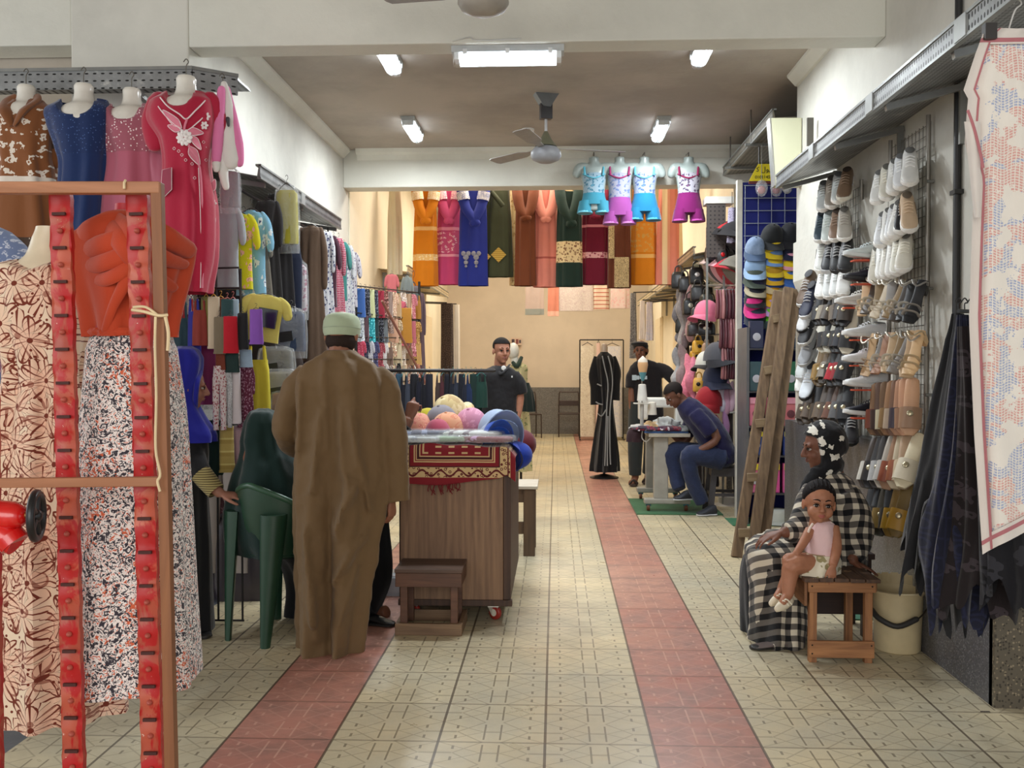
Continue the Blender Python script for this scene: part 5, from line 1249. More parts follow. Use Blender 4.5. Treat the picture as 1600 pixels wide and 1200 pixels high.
# carpet with its border, top and front drop
t = NT('red_patterned_carpet'); co = t.co(); X_, Y_, Z_ = t.sep(co)
uu = X_; vv = t.m_('SUBTRACT', Z_, t.m_('MINIMUM', Y_, 0.0))   # running length over the edge, in the cloth
L_ = t.m_('ADD', Z_, 0.0)
cx_ = (x0 + x1) / 2 + .02; hwid = (x1 - x0) / 2 + .05
def frame_d(t):
    d1 = t.m_('SUBTRACT', hwid, t.m_('ABSOLUTE', X_)); 
    d2 = t.m_('ADD', t.m_('ADD', Z_, .175), t.m_('MULTIPLY', t.m_('MAXIMUM', t.m_('ADD', Y_, 0.0), 0.0), 1.0))
    return t.m_('MINIMUM', d1, d2)
fd = frame_d(t)
RED, CRM, DRK = C4((128, 16, 30)), C4((206, 176, 128)), C4((66, 14, 20))
def band(lo, hi): return t.m_('MULTIPLY', t.m_('GREATER_THAN', fd, lo), t.m_('LESS_THAN', fd, hi))
along = t.m_('ADD', X_, t.m_('MULTIPLY', Z_, .0))
sc1 = t.m_('ABSOLUTE', t.m_('SINE', t.m_('MULTIPLY', along, 62.0)))
scroll = t.m_('LESS_THAN', t.m_('ABSOLUTE', t.m_('SUBTRACT', fd, t.m_('ADD', .052, t.m_('MULTIPLY', t.m_('SINE', t.m_('MULTIPLY', along, 62.0)), .016)))), .006)
v2 = t.n('TexVoronoi', {'Vector': co, 'Scale': 46.0}); dot2 = t.m_('LESS_THAN', t.m_('ABSOLUTE', t.m_('SUBTRACT', v2.outputs[0], .3)), .09)
col = RED
col = t.mix(band(.028, .084), RED, CRM)
col = t.mix(t.m_('MULTIPLY', band(.030, .082), t.m_('MAXIMUM', scroll, dot2)), col, C4((96, 18, 24)))
for lo, hi, c_ in ((.084, .090, DRK), (.090, .110, RED), (.110, .117, CRM), (.122, .127, CRM), (.127, .140, DRK), (.140, .146, CRM), (.146, .3, RED)): col = t.mix(band(lo, hi), col, c_)
dash = t.m_('MULTIPLY', t.m_('GREATER_THAN', t.m_('FRACT', t.m_('MULTIPLY', X_, 14.0)), .55), t.m_('MULTIPLY', t.m_('GREATER_THAN', t.m_('FRACT', t.m_('MULTIPLY', fd, 30.0)), .7), t.m_('GREATER_THAN', fd, .155)))
col = t.mix(dash, col, CRM)
t.set(col=col, rough=.9, sheen=.3); t.bump(t.noise(co, 300, 2), .3, .003)
CARP = t.m
CK = thing('red_carpet', 'dark red carpet with cream border covering the wooden cart, fringe hanging down', 'carpet', (cx_, Yc - .03, zt + .03))
def cfn(u, v):
    x = -hwid + 2 * hwid * u; L = v * 1.0     # L: 0 at the hem .. over the top
    drop = .175 + .02 * math.sin(u * 5) + (.10 * max(0, u - .86) / .14 * -.3)
    if L < .2:
        k = L / .2; z = -drop * (1 - k); y = -.012 - .010 * math.sin(u * 17 + 1) * (1 - k)
    else: z = 0.004 * math.sin(u * 20 + L * 9); y = (L - .2) * 1.45
    z -= (.05 * max(0, (u - .93)) / .07); y -= .0
    return V((x + cx_, Yc - .03 + y, zt + .036 + z + (.03 * (1 - abs(u - .3)) if L >= .2 else .03 * (1 - abs(u - .3)) * (L / .2))))
MB().grid(cfn, 60, 40, .008).build('cloth', CARP, CK)
rr = random.Random(4)
for k in range(16):
    u = .30 + .016 * k + rr.uniform(-.01, .01); p = cfn(u, 0)
    if k == 8: u = .8
    MB().tube([p + V((0, -.004, .004)), p + V((rr.uniform(-.01, .01), -.008, -.02)), p + V((rr.uniform(-.03, .03), -.006, -.02 - rr.uniform(.01, .035)))], .0028, 5, smooth=3).build('fringe', plain((110, 14, 26), .9), CK)
ztop = zt + .07
# caps lying on the carpet
def cap_proto(name='baseball_cap', parts=True):
    r = thing(name, 'baseball cap', 'cap')
    m = MB(); rs = []
    for j in range(9):
        a = j / 8 * PI / 2; rr_ = math.cos(a) ** .8 if j < 8 else .02
        rs.append([V((.085 * rr_ * math.cos(2*PI*k/24), .100 * rr_ * math.sin(2*PI*k/24), .118 * math.sin(a))) for k in range(24)])
    m.rings(rs); m.build('crown', plain((90, 90, 90)), r, local=True)
    m = MB(); n = 14; rs = []
    for j in range(6):
        t_ = j / 5; row = []
        for k in range(n + 1):
            a = PI + (k / n) * PI; ex = t_ * .072 * max(0, math.sin(-a + 2*PI if False else abs(a - PI))) ** .6 if 0 < k < n else 0
            row.append(V((.085 * math.cos(a) * (1 + .02 * t_), .100 * math.sin(a) - ex, .006 - .02 * t_ - .03 * (math.cos(a)) ** 2 * t_)))
        rs.append(row)
    top = rs; bot = [[p + V((0, 0, -.004)) for p in row] for row in rs]
    m.grid(lambda u, v: top[round(v*5)][round(u*n)], n, 5, .004); m.build('visor', plain((90, 90, 90)), r, local=True)
    MB().ell((0, 0, .119), (.008, .008, .005), None, 8, 5).build('button', plain((90, 90, 90)), r, local=True)
    return Proto(r)
CAP = cap_proto()
def put_cap(p, rot, s, label, c, group, cv=None, mat=None):
    m = mat or cloth(c, rough=.8); v = cloth(cv) if cv else m
    return CAP.put(p, rot, s, label, group, {'crown': m, 'visor': v, 'button': v})
g = 'caps heaped on the cart'
for (px, py, Y, rot, s, c, cv, mt, lb) in (
    (706, 640, 5.95, (-.5, .2, 2.7), 1.25, (196, 176, 128), None, cloth((196, 176, 128), 'camo', (176, 150, 106), (214, 198, 154)), 'khaki mottled cap on top of the heap on the cart'),
    (692, 656, 5.80, (-.3, .1, 2.9), 1.2, (130, 126, 134), None, None, 'grey cap under the khaki cap on the cart'),
    (700, 668, 5.65, (-.2, 0, 2.8), 1.2, (218, 156, 120), None, cloth((222, 160, 124), 'floral', (206, 130, 100), (236, 190, 160), 2), 'orange flowered cap in the middle of the cart heap'),
    (660, 668, 5.75, (-.3, -.3, .4), 1.15, (206, 140, 120), None, cloth((210, 146, 124), 'floral', (190, 110, 100), (232, 190, 170), 2), 'orange flowered cap at the left of the cart heap'),
    (684, 672, 5.50, (-.1, 0, .2), .95, (176, 72, 96), None, None, 'rose coloured cap in front of the flowered caps on the cart'),
    (668, 648, 6.1, (-.2, .3, 1.2), .8, (190, 176, 40), (176, 20, 40), None, 'small yellow and red cap behind the flowered caps on the cart'),
    (738, 662, 5.75, (-.35, .1, 3.0), 1.25, (196, 130, 158), None, cloth((198, 134, 160), 'floral', (208, 150, 174), (190, 120, 150), 2), 'pink cap on the cart between khaki and pale blue caps'),
    (779, 672, 5.60, (-.8, 0, .3), 1.45, (160, 178, 206), None, None, 'pale blue cap tipped up at the right end of the cart'),
    (776, 680, 5.40, (-.9, 0, .3), .95, (26, 76, 176), (26, 76, 176), None, 'bright blue cap set inside the pale blue cap on the cart'),
    (802, 690, 5.85, (.2, 1.3, .5), 1.2, (100, 20, 34), (14, 14, 18), None, 'maroon and black cap hanging off the right end of the cart'),
    (800, 704, 5.5, (.4, 1.5, .9), 1.0, (24, 60, 170), None, None, 'blue cap hanging under the maroon cap at the cart end')):
    q = at(px, py, Y); q.z = max(q.z - .05, ztop + .001) if px < 790 else q.z - .03
    if px < 790: q.z = min(q.z, ztop + .10)
    put_cap(q, rot, s, lb, c, g, cv, mt)
# garments in clear bags
def plastic():
    t = NT('clear_plastic_bag'); co = t.co(); n = t.noise(co, 22, 4, .65, 1)
    t.set(col=(.85, .88, .9, 1), rough=.12, spec=.8, alpha=.22); t.bump(n, .9, .02); return t.m
M_PLAS = plastic()
g = 'packed garments in clear bags on the cart'
for (px, py, Y, L, W, a_, c, c2, lb) in ((668, 684, 5.38, .30, .20, .15, (60, 66, 96), (130, 140, 170), 'dark blue checked garment in a clear bag on the cart'),
    (690, 687, 5.30, .36, .20, .05, (150, 176, 150), (190, 205, 190), 'pale green garment in a clear bag at the front of the cart'),
    (655, 694, 5.24, .24, .14, .02, (196, 204, 206), (160, 170, 180), 'pale grey garment in a clear bag at the front left of the cart'),
    (738, 682, 5.36, .34, .20, -.10, (206, 210, 208), (120, 110, 120), 'white garment in a clear bag right of the green one on the cart'),
    (752, 690, 5.28, .36, .18, -.22, (120, 40, 56), (190, 150, 190), 'maroon and lilac garment in a clear bag at the right of the cart')):
    q = at(px, py, Y); zz = ztop + .004 + (.022 if Y > 5.33 else 0)
    r = thing('packed_garment', lb, 'clothes', (q.x, Y, zz), a_, g)
    fold = MB().body([(.028, W*.0 + L*.42, W*.40), (.022, L*.46, W*.46), (.008, L*.47, W*.47), (0, L*.44, W*.44)], n=36, sub=3, power=5, folds=5, amp=.004, top=1)
    fold.build('folded_cloth', cloth(c, 'print', c2, c, .8), r, local=True)
    MB().body([(.036, L*.44, W*.42), (.030, L*.50, W*.50), (.010, L*.52, W*.52), (-.002, L*.48, W*.48)], n=36, sub=3, power=5, folds=7, amp=.008, top=1).build('clear_bag', M_PLAS, r, local=True)
# ---- brown stool in front of the cart
def board_stool(lab, px0, px1, pyb, Yf, dep, ztp, mat, mt2, nm='wooden_stool'):
    a, b = at(px0, pyb, Yf), at(px1, pyb, Yf); x0, x1 = a.x, b.x
    r = thing(nm, lab, 'stool', ((x0 + x1)/2, Yf + dep/2, 0)); y0, y1 = Yf, Yf + dep
    MB().box((x0 - .008, y0 - .008, ztp - .022), (x1 + .008, y1 + .008, ztp)).build('seat', mt2, r, bevel=.004)
    for (A, B) in (((x0 - .004, y0 - .004), (x1 + .004, y0 + .018)), ((x0 - .004, y1 - .018), (x1 + .004, y1 + .004)), ((x0 - .004, y0 + .019), (x0 + .016, y1 - .019)), ((x1 - .016, y0 + .019), (x1 + .004, y1 - .019))):
        MB().box((*A, ztp - .095), (*B, ztp - .023)).build('apron', mat, r, bevel=.003)
    for (A, B) in (((x0 - .006, y0 - .006), (x1 + .006, y0 + .018)), ((x0 - .006, y1 - .018), (x1 + .006, y1 + .006)), ((x0 - .006, y0 + .019), (x0 + .016, y1 - .019)), ((x1 - .016, y0 + .019), (x1 + .006, y1 - .019))):
        MB().box((*A, 0), (*B, .062)).build('base_board', wood((140, 112, 84), (90, 66, 48), 1, .6, 'x', .3), r, bevel=.003)
    for lx in (x0 + .018, x1 - .056):
        for ly in (y0 + .02, y1 - .058): MB().box((lx, ly, .01), (lx + .038, ly + .038, ztp - .024)).build('leg', mat, r, bevel=.003)
    return r
Ys = 4.95; board_stool('low brown wooden stool with a boxed base in front of the cart', 619, 720, 998, Ys, .30, at(668, 898, Ys).z + .03, wood((110, 74, 54), (74, 48, 36), 1, .5, 'x', .18, (170, 140, 120)), wood((104, 80, 66), (70, 54, 46), 1, .6, 'x', .25, (150, 130, 112)))
# ---- bench with worn white top beside the cart
Yb = 7.05; z_ = at(820, 764, Yb).z; xr = at(838, 800, Yb).x
r = thing('wooden_bench', 'worn wooden bench with a pale top sticking out behind the cart', 'bench', (xr - .4, Yb + .2, 0))
BW = wood((104, 80, 56), (70, 52, 38), 1, .6, 'z', .12)
MB().box((xr - .85, Yb - .02, z_), (xr + .01, Yb + .42, z_ + .022)).build('seat', wood((206, 198, 182), (170, 158, 140), 1, .6, 'x'), r, bevel=.003)
MB().box((xr - .82, Yb, z_ - .10), (xr - .03, Yb + .022, z_ - .001)).build('apron', BW, r, bevel=.003)
for lx in (xr - .83, xr - .095):
    for ly in (Yb - .012, Yb + .33): MB().box((lx, ly, 0), (lx + .085, ly + .06, z_ - .001)).build('leg', BW, r, bevel=.004)
MB().box((xr - .80, Yb + .01, .16), (xr - .08, Yb + .035, .25)).build('stretcher', BW, r, bevel=.003)
# ---- cream bucket
Yk_ = 4.82; p = at(1402, 1012, Yk_); r = thing('bucket', 'cream plastic bucket with a dark handle by the right wall', 'bucket', (p.x, Yk_, 0))
MB().lathe([(.0, .004), (.102, .0), (.108, .006), (.118, .24), (.120, .285), (.128, .287), (.129, .298), (.115, .300), (.113, .24), (.104, .012), (.0, .010)], n=40, cap=False).build('pail', plain((208, 190, 150), .4, var=.05), r, local=True)
for k in range(9):
    a = PI*.25 + k * PI*.5/8 
    MB().bar((.121*math.cos(a), .121*math.sin(a), .295), (.121*math.cos(a), .121*math.sin(a), .350 + .006*(k % 2)), .036, .004, up=(math.cos(a), math.sin(a), 0)).build('strainer_wall', plain((204, 186, 146), .4), r, local=True, smooth=False)
hp = [V((.128*math.cos(a), .128*math.sin(a), .262)) for a in (0.1,)] 
MB().tube([(.13, .0, .27), (.10, -.10, .22), (.0, -.145, .16), (-.10, -.12, .165), (-.14, -.03, .22)], .0035, 8, smooth=6).build('wire_handle', plain((60, 56, 50), .4, .6), r, local=True)
MB().tube([(.04, -.138, .185), (-.05, -.142, .150), (-.12, -.10, .175), (-.142, -.05, .205)], .014, 10, smooth=5, round_=True).build('grip', plain((44, 42, 40), .6), r, local=True)
# ---- ladder leaning on the wall corner
Yl = 7.02; LD = wood((128, 104, 78), (84, 66, 50), 1, .6, 'z', .14, (190, 176, 150))
bL, bR = at(1153, 866, Yl), at(1174, 872, Yl); bL.z = bR.z = 0
tL, tR = at(1219, 455, 7.5), at(1232, 450, 7.5)
r = thing('wooden_ladder', 'folded wooden step ladder leaning by the wall corner, taller than the seated people', 'ladder', (bL + bR) / 2)
for (p0, p1, off) in ((bL, tL, .06), (bR, tR, 0)):
    MB().bar(p0 + V((0, off, 0)), p1 + V((0, off, 0)), .075, .05, up=(0, 1, 0)).build('rail', LD, r, bevel=.004)
p0, p1 = bR + V((.085, .05, 0)), tR + V((.065, .05, -.01)); MB().bar(p0, p1, .075, .05, up=(0, 1, 0)).build('rail', LD, r, bevel=.004)
p0, p1 = bL + V((.15, .22, 0)), tL + V((.10, .12, -.01)); MB().bar(p0, p1, .06, .05, up=(0, 1, 0)).build('rail', LD, r, bevel=.004)
for k in range(5):
    t_ = .09 + k * .2; a, b = bL.lerp(tL, t_), bR.lerp(tR, t_); MB().bar(a + V((-.02, .03, 0)), b + V((.0, .03, 0)), .05, .06).build('rung', wood((150, 130, 100), (110, 90, 68), 1, .6, 'x'), r, bevel=.002)
# ---- dark plastic stool under the tailor and a second low one
def plastic_stool(lab, c, s, mat):
    r = thing('plastic_stool', lab, 'stool', c)
    h = .44 * s; w_ = .15 * s
    MB().lathe([(.0, h), (w_ * 1.25, h), (w_ * 1.3, h - .01), (w_ * 1.3, h - .03), (w_*1.22, h - .03), (.0, h - .012)], n=4).xf(Matrix.Rotation(PI/4, 4, 'Z')).build('seat', mat, r, local=True, smooth=False)
    for (sx, sy) in ((-1, -1), (1, -1), (1, 1), (-1, 1)): MB().bar((sx*w_*.78, sy*w_*.78, h - .02), (sx*w_*1.08, sy*w_*1.08, 0), .055, .03).build('leg', mat, r, local=True, smooth=False)
    for (a, b) in (((-1, -1), (1, -1)), ((1, -1), (1, 1)), ((1, 1), (-1, 1)), ((-1, 1), (-1, -1))):
        MB().bar((a[0]*w_*.85, a[1]*w_*.85, h - .055), (b[0]*w_*.85, b[1]*w_*.85, h - .055), .02, .06).build('skirt', mat, r, local=True, smooth=False)
        MB().bar((a[0]*w_*.96, a[1]*w_*.96, h*.42), (b[0]*w_*.96, b[1]*w_*.96, h*.42), .015, .03).build('stretcher', mat, r, local=True, smooth=False)
    return r
p = at(1132, 795, 9.25); plastic_stool('dark grey plastic stool under the tailor', (p.x, 9.25, 0), 1.0, plain((62, 58, 60), .5))
# ---- sewing machine table
Ym = 9.25; GR = plain((160, 156, 146), .5)
a, b = at(1003, 668, Ym), at(1078, 668, Ym); zt_ = at(0, 672, Ym).z; x0, x1 = a.x, b.x
r = thing('sewing_table', 'grey sewing machine table with a blue top and casters', 'table', ((x0 + x1)/2, Ym + .2, 0))
MB().box((x0 + .06, Ym - .05, zt_ - .045), (x1, Ym + .95, zt_ - .008)).build('table_top', plain((176, 170, 156), .5), r, bevel=.006)
MB().box((x0 + .02, Ym - .045, zt_ - .007), (x1 - .02, Ym + .94, zt_ + .012)).build('blue_top', plain((34, 76, 132), .4), r, bevel=.004)
xc = at(1033, 700, Ym).x
for yy in (Ym, Ym + .82):
    MB().box((xc - .07, yy, .12), (xc + .07, yy + .06, zt_ - .046)).build('column', GR, r, bevel=.01)
    MB().box((xc - .16, yy - .03, .075), (xc + .28, yy + .09, .125)).build('foot', GR, r, bevel=.01)
    for xx in (xc - .12, xc + .24):
        c = MB().box((xx - .025, yy - .01, .055), (xx + .025, yy + .05, .10)).build('caster', plain((36, 110, 130), .4), r, bevel=.004)
        MB().lathe([(.001, -.014), (.036, -.014), (.040, -.006), (.040, .006), (.036, .014), (.001, .014)], n=20).xf(Matrix.Translation((xx, yy + .02, .040)) @ Matrix.Rotation(PI/2, 4, 'Y')).build('wheel', plain((120, 70, 50), .4), c)
MB().tube([(xc + .07, Ym + .03, .5), (xc + .12, Ym + .02, .3), (xc + .20, Ym, .14)], .006, 6, smooth=4).build('power_cord', plain((30, 30, 30)), r)
SM = thing('sewing_machine', 'white industrial sewing machine among the clothes on the blue table', 'machine', (at(1035, 660, Ym + .4).x, Ym + .4, zt_ + .013))
px_ = SM.location.x; WM = plain((224, 222, 214), .35)
MB().box((px_ - .24, Ym + .30, zt_ + .013), (px_ + .24, Ym + .50, zt_ + .05)).build('bed', WM, SM, bevel=.01)
MB().box((px_ + .12, Ym + .33, zt_ + .05), (px_ + .24, Ym + .47, zt_ + .30)).build('pillar', WM, SM, bevel=.02)
MB().box((px_ - .22, Ym + .34, zt_ + .22), (px_ + .20, Ym + .46, zt_ + .32)).build('arm', WM, SM, bevel=.02)
MB().box((px_ - .24, Ym + .33, zt_ + .10), (px_ - .15, Ym + .47, zt_ + .32)).build('head', WM, SM, bevel=.015)
MB().tube([(px_ - .19, Ym + .40, zt_ + .10), (px_ - .19, Ym + .40, zt_ + .05)], .006, 8).build('needle_bar', M_STEELW, SM)
MB().lathe([(.01, -.02), (.065, -.02), (.07, 0), (.065, .02), (.01, .02)], n=24).xf(Matrix.Translation((px_ + .27, Ym + .40, zt_ + .26)) @ Matrix.Rotation(PI/2, 4, 'Y')).build('hand_wheel', plain((40, 40, 42), .4), SM)
# thread stand with cones
def cone(px, py0, py1, w0, w1, Y, c, lab, cat='thread', nm='thread_cone'):
    a, b = at(px, py0, Y), at(px, py1, Y); 
    q = tag(MB().lathe([(.002, 0), (w1, 0), (w1, .006), (w0, (a - b).z - .006), (w0 * .6, (a - b).z)], (a.x, Y, b.z), 24).build(nm, c), lab, cat, None); return q
cone(1003.5, 600, 626, .036, .050, Ym + .1, plain((226, 224, 218), .6), 'tall white cone of thread on the machine stand in front of the young man')
cone(1019, 628, 648, .036, .045, Ym + .15, plain((226, 220, 206), .6), 'shorter white cone of thread on the blue table')
TS = thing('thread_stand', 'thin metal thread stand rising from the blue sewing table', 'stand', (at(1003, 668, Ym + .1).x, Ym + .1, zt_ + .013))
xx = TS.location.x
MB().tube([(xx + .005, Ym + .16, zt_ + .013), (xx + .005, Ym + .16, at(0, 562, Ym).z)], .006, 8).build('rod', plain((150, 146, 138), .3, .7), TS)
MB().box((xx - .08, Ym + .05, at(0, 627.5, Ym + .1).z - .012), (xx + .08, Ym + .17, at(0, 627.5, Ym + .1).z - .002)).build('plate', plain((200, 196, 186), .4), TS, bevel=.004)
MB().tube([(xx, Ym + .1, at(0, 629, Ym).z), (xx, Ym + .1, zt_ + .013)], .018, 10).build('post', plain((180, 176, 168), .4), TS)
# small lamp-shaped white and yellow cone held up on the rod
tag(MB().lathe([(.005, .11), (.045, .07), (.05, .02), (.035, -.06), (.012, -.13)], (xx + .005, Ym + .08, at(0, 574, Ym).z), 24).build('thread_cone', cloth((226, 214, 196), None, bands=((0, .35, (86, 140, 150)), (.35, .75, (214, 168, 120))), rough=.7)), 'white, orange and blue bundle tied high on the thread stand before the young man', 'thread')
rr = random.Random(9)
g = 'clothes lying on the sewing table'
for k, (px, py, dY, rx, rz_, c, lab) in enumerate(((1000, 664, .15, .10, .035, (206, 204, 200), 'white cloth bunched at the left end of the sewing table'), (1020, 656, .25, .11, .05, (210, 176, 130), 'yellowish cloth beside the thread cones on the sewing table'), (1040, 655, .25, .13, .08, (196, 198, 194), 'grey see-through cloth heaped on the sewing table'), (1048, 668, .03, .15, .03, (70, 40, 60), 'maroon and dark patterned cloth at the edge of the sewing table'), (1010, 668, .03, .13, .028, (56, 44, 60), 'dark cloth folded at the left front of the sewing table'), (1068, 670, .05, .07, .035, (120, 124, 124), 'grey cloth at the right front corner of the sewing table'))):
    c0 = at(px, py, Ym + dY); c0.z = zt_ + .013 + rz_ * .5
    m = MB().ell(c0, (rx, .10, rz_), None, 26, 16)
    for i, v in enumerate(m.v):
        d = (v - c0); nz = noise.noise(v * 22); m.v[i] = v + d * nz * .55; m.v[i].z = max(m.v[i].z, zt_ + .014)
    m.build('crumpled_cloth', cloth(c, 'print' if k in (3, 4) else None, (200, 190, 196), (120, 30, 50)), None); o = bpy.data.objects[-1] if False else [q for q in bpy.data.objects if q.name.startswith('crumpled_cloth')][-1]
    tag(o, lab, 'cloth', g)
# bags hanging off the left end of the table
r = thing('cloth_bag', 'dark maroon cloth bag hanging at the left end of the sewing table', 'bag', at(990, 690, Ym + .1))
MB().body(prow([(668, 984, 1004, .05), (676, 980, 1006, .07), (690, 979, 1004, .07)], Ym + .1), n=30, folds=4, amp=.01, sub=4).build('bag', cloth((52, 32, 38)), r)
MB().tube(pxt([(1004, 672, -.05), (1003, 684, -.06), (1010, 690, -.06), (1018, 682, -.05)], Ym + .1), .006, 8, smooth=4).build('white_strap', plain((200, 198, 192), .6), r)
# green mat under it, second mat by the cap wall
tag(MB().box((at(984, 776, 9.9).x, 9.05, .001), (at(1080, 790, 9.4).x + .25, 10.1, .008)).build('green_mat', cloth((40, 96, 56), rough=.95)), 'green mat under the sewing machine table', 'mat')
tag(MB().box((1.55, 8.45, .001), (2.6, 8.85, .008)).build('green_mat', cloth((36, 104, 66), rough=.95)), 'green mat on the floor below the blue cap wall', 'mat')
p = at(1214, 803, 8.62); r = thing('sun_hat', 'white brimmed hat lying on the green mat right of the ladder', 'hat', (p.x, 8.62, .009))
MB().lathe([(.19, 0), (.15, .008), (.105, .015)], n=32, cap=False).build('brim', cloth((190, 192, 184)), r, local=True, solid=0); MB().lathe([(.106, .012), (.10, .09), (.075, .12), (.002, .125)], n=32).build('crown', cloth((196, 198, 190)), r, local=True)
tag(MB().box((at(1310, 960, 5.6).x, 5.35, .001), (1.79, 5.9, .008)).build('green_mat', cloth((60, 110, 84), rough=.95)), 'green mat on the floor behind the wooden stool and bucket', 'mat')
# ================================================================== SHOES
def sneaker_proto():
    r = thing('sneaker', 'sneaker', 'shoe')
    def ring(y, hw, z0, z1, n=20, p=2.4):
        out = []
        for k in range(n):
            a = 2*PI*k/n; c_, s_ = math.cos(a), math.sin(a)
            out.append(V((math.copysign(abs(c_)**(2/p), c_) * hw, y, (z0 + z1)/2 + math.copysign(abs(s_)**(2/p), s_) * (z1 - z0)/2)))
        return out
    up = [(.135, .018, .03, .095), (.130, .032, .022, .112), (.10, .037, .022, .110), (.06, .037, .022, .098), (.02, .038, .022, .092), (-.02, .041, .022, .078), (-.06, .044, .022, .062), (-.10, .043, .022, .052), (-.128, .034, .022, .044), (-.142, .016, .024, .036)]
    MB().rings([ring(*q) for q in up]).build('upper', plain((225, 225, 222), .55), r, local=True)
    so = [(.142, .020), (.135, .036), (.09, .040), (.02, .038), (-.05, .046), (-.10, .047), (-.135, .036), (-.150, .015)]
    MB().rings([ring(y, hw, 0 + (.006 if y < -.12 else 0), .034, p=4) for y, hw in so]).build('sole', plain((232, 232, 228), .5), r, local=True)
    MB().lathe([(.022, 0), (.026, .004), (.022, .006)], (0, .092, .108), 18, sy=1.6).build('collar', plain((60, 60, 62), .8), r, local=True)
    for k in range(4):
        y = -.012 + .018*k - .02; z = .0815 + .0085*k - (.004 if k == 0 else 0)
        MB().tube([(-.024, y, z - .008), (0, y - .004, z + .003), (.024, y, z - .008)], .0032, 6, smooth=3).build('lace', plain((240, 240, 238), .7), r, local=True)
    for q in (-1, 1):
        MB().tube([(q*.0405, -.02, .055), (q*.0405, .01, .040), (q*.0395, .05, .048), (q*.038, .09, .06)], .004, 6, smooth=3).build('side_stripe', plain((210, 210, 208), .5), r, local=True)
    return Proto(r)
def sandal_proto():
    r = thing('heeled_sandal', 'heeled sandal', 'shoe')
    pts = [(.115, .075, .026), (.08, .070, .028), (.03, .045, .026), (-.02, .018, .032), (-.08, .010, .040), (-.115, .012, .030)]
    rs = []
    for y, z, hw in pts: rs.append([V((hw*math.cos(2*PI*k/16), y, z + .007*math.sin(2*PI*k/16))) for k in range(16)])
    MB().rings(rs).build('sole', plain((190, 160, 120), .6), r, local=True)
    MB().prism([(.075, .07), (.118, .074), (.112, 0), (.080, 0)], -.022, .022, 'x').build('heel', plain((190, 160, 120), .5), r, local=True, smooth=False)
    for (y, z, w_, h) in ((-.07, .012, .042, .040), (-.035, .018, .038, .045)):
        MB().tube([(-w_, y, z), (-w_*.7, y, z + h*.8), (0, y, z + h), (w_*.7, y, z + h*.8), (w_, y, z)], .009, 8, smooth=3, flat=.35).build('strap', plain((190, 160, 120), .4), r, local=True)
    MB().tube([(-.028, .09, .075), (-.034, .07, .125), (0, .03, .13), (.034, .07, .125), (.028, .09, .075)], .006, 8, smooth=3, flat=.5).build('ankle_strap', plain((190, 160, 120), .4), r, local=True)
    return Proto(r)
def slipper_proto():
    r = thing('slipper', 'slipper', 'shoe')
    rs = []
    for y, hw in ((.125, .016), (.115, .028), (.06, .032), (0, .032), (-.05, .042), (-.10, .040), (-.128, .018)):
        rs.append([V((hw*math.cos(2*PI*k/16), y, .012 + .011*math.sin(2*PI*k/16) + (.02 if y > .05 else 0) * (y - .05) * 8)) for k in range(16)])
    MB().rings(rs).build('sole', plain((170, 130, 96), .6), r, local=True)
    MB().grid(lambda u, v: V((.043*math.cos(PI*(1-u)), -.01 - .09*v, .018 + (.045 - .02*v)*math.sin(PI*(1-u)))), 14, 6, .004).build('upper', plain((150, 110, 80), .5), r, local=True)
    MB().ell((0, -.04, .062), (.014, .014, .005)).build('buckle', plain((190, 180, 150), .3, .8), r, local=True)
    return Proto(r)
SNK, SAN, SLP = sneaker_proto(), sandal_proto(), slipper_proto()
WH, OFF, GRY, BLKC, CRMC, NVY = (232, 232, 228), (222, 218, 204), (150, 150, 148), (30, 30, 33), (214, 190, 156), (30, 34, 58)
rk = random.Random(12)
def shoe_row(kind, p0, p1, n, X, cols, descr, group, rackname, rot, s=.86, jit=.05, kinds='shoe'):
    """n shoes from pixel p0 (front) to p1 (back) on the vertical plane x = X"""
    for k in range(n):
        t_ = k / max(1, n - 1); px, py = p0[0] + (p1[0] - p0[0])*t_, p0[1] + (p1[1] - p0[1])*t_
        d = CR @ V(((px - 800) / F, -(py - 600) / F, -1.0)); Y = d.y * X / d.x; p = at(px, py, Y)
        c = cols[k % len(cols)]; c, c2 = (c if isinstance(c[0], tuple) else (c, None))
        mc = plain(c, .5)
        if kind is SNK: mats = {'upper': mc, 'sole': plain(c2 or (232, 230, 224), .5), 'lace': plain(tuple(min(255, q + 25) for q in c) if sum(c) > 200 else (200, 200, 200), .7), 'side_stripe': plain(tuple(max(0, q - 60) for q in c) if sum(c) > 300 else (190, 190, 190), .5), 'collar': plain(tuple(int(q * .5) for q in c), .8)}
        elif kind is SAN: m2 = plain(c2 or tuple(min(255, int(q * 1.25)) for q in c), .3, .4 if c2 else 0); mats = {'sole': mc, 'heel': mc, 'strap': m2, 'ankle_strap': m2}
        else: mats = {'sole': mc, 'upper': plain(c2 or tuple(int(q * .75) for q in c), .45), 'buckle': plain((190, 180, 150), .3, .8)}
        nm = colname(c)
        lab = ('%s %s, %s from the front in %s' % (nm, descr[0], ORD[k], descr[1]))
        kind.put(p, (rot[0] + rk.uniform(-jit, jit), rot[1] + rk.uniform(-jit, jit), rot[2] + rk.uniform(-jit*2, jit*2)), s, lab, group, mats)
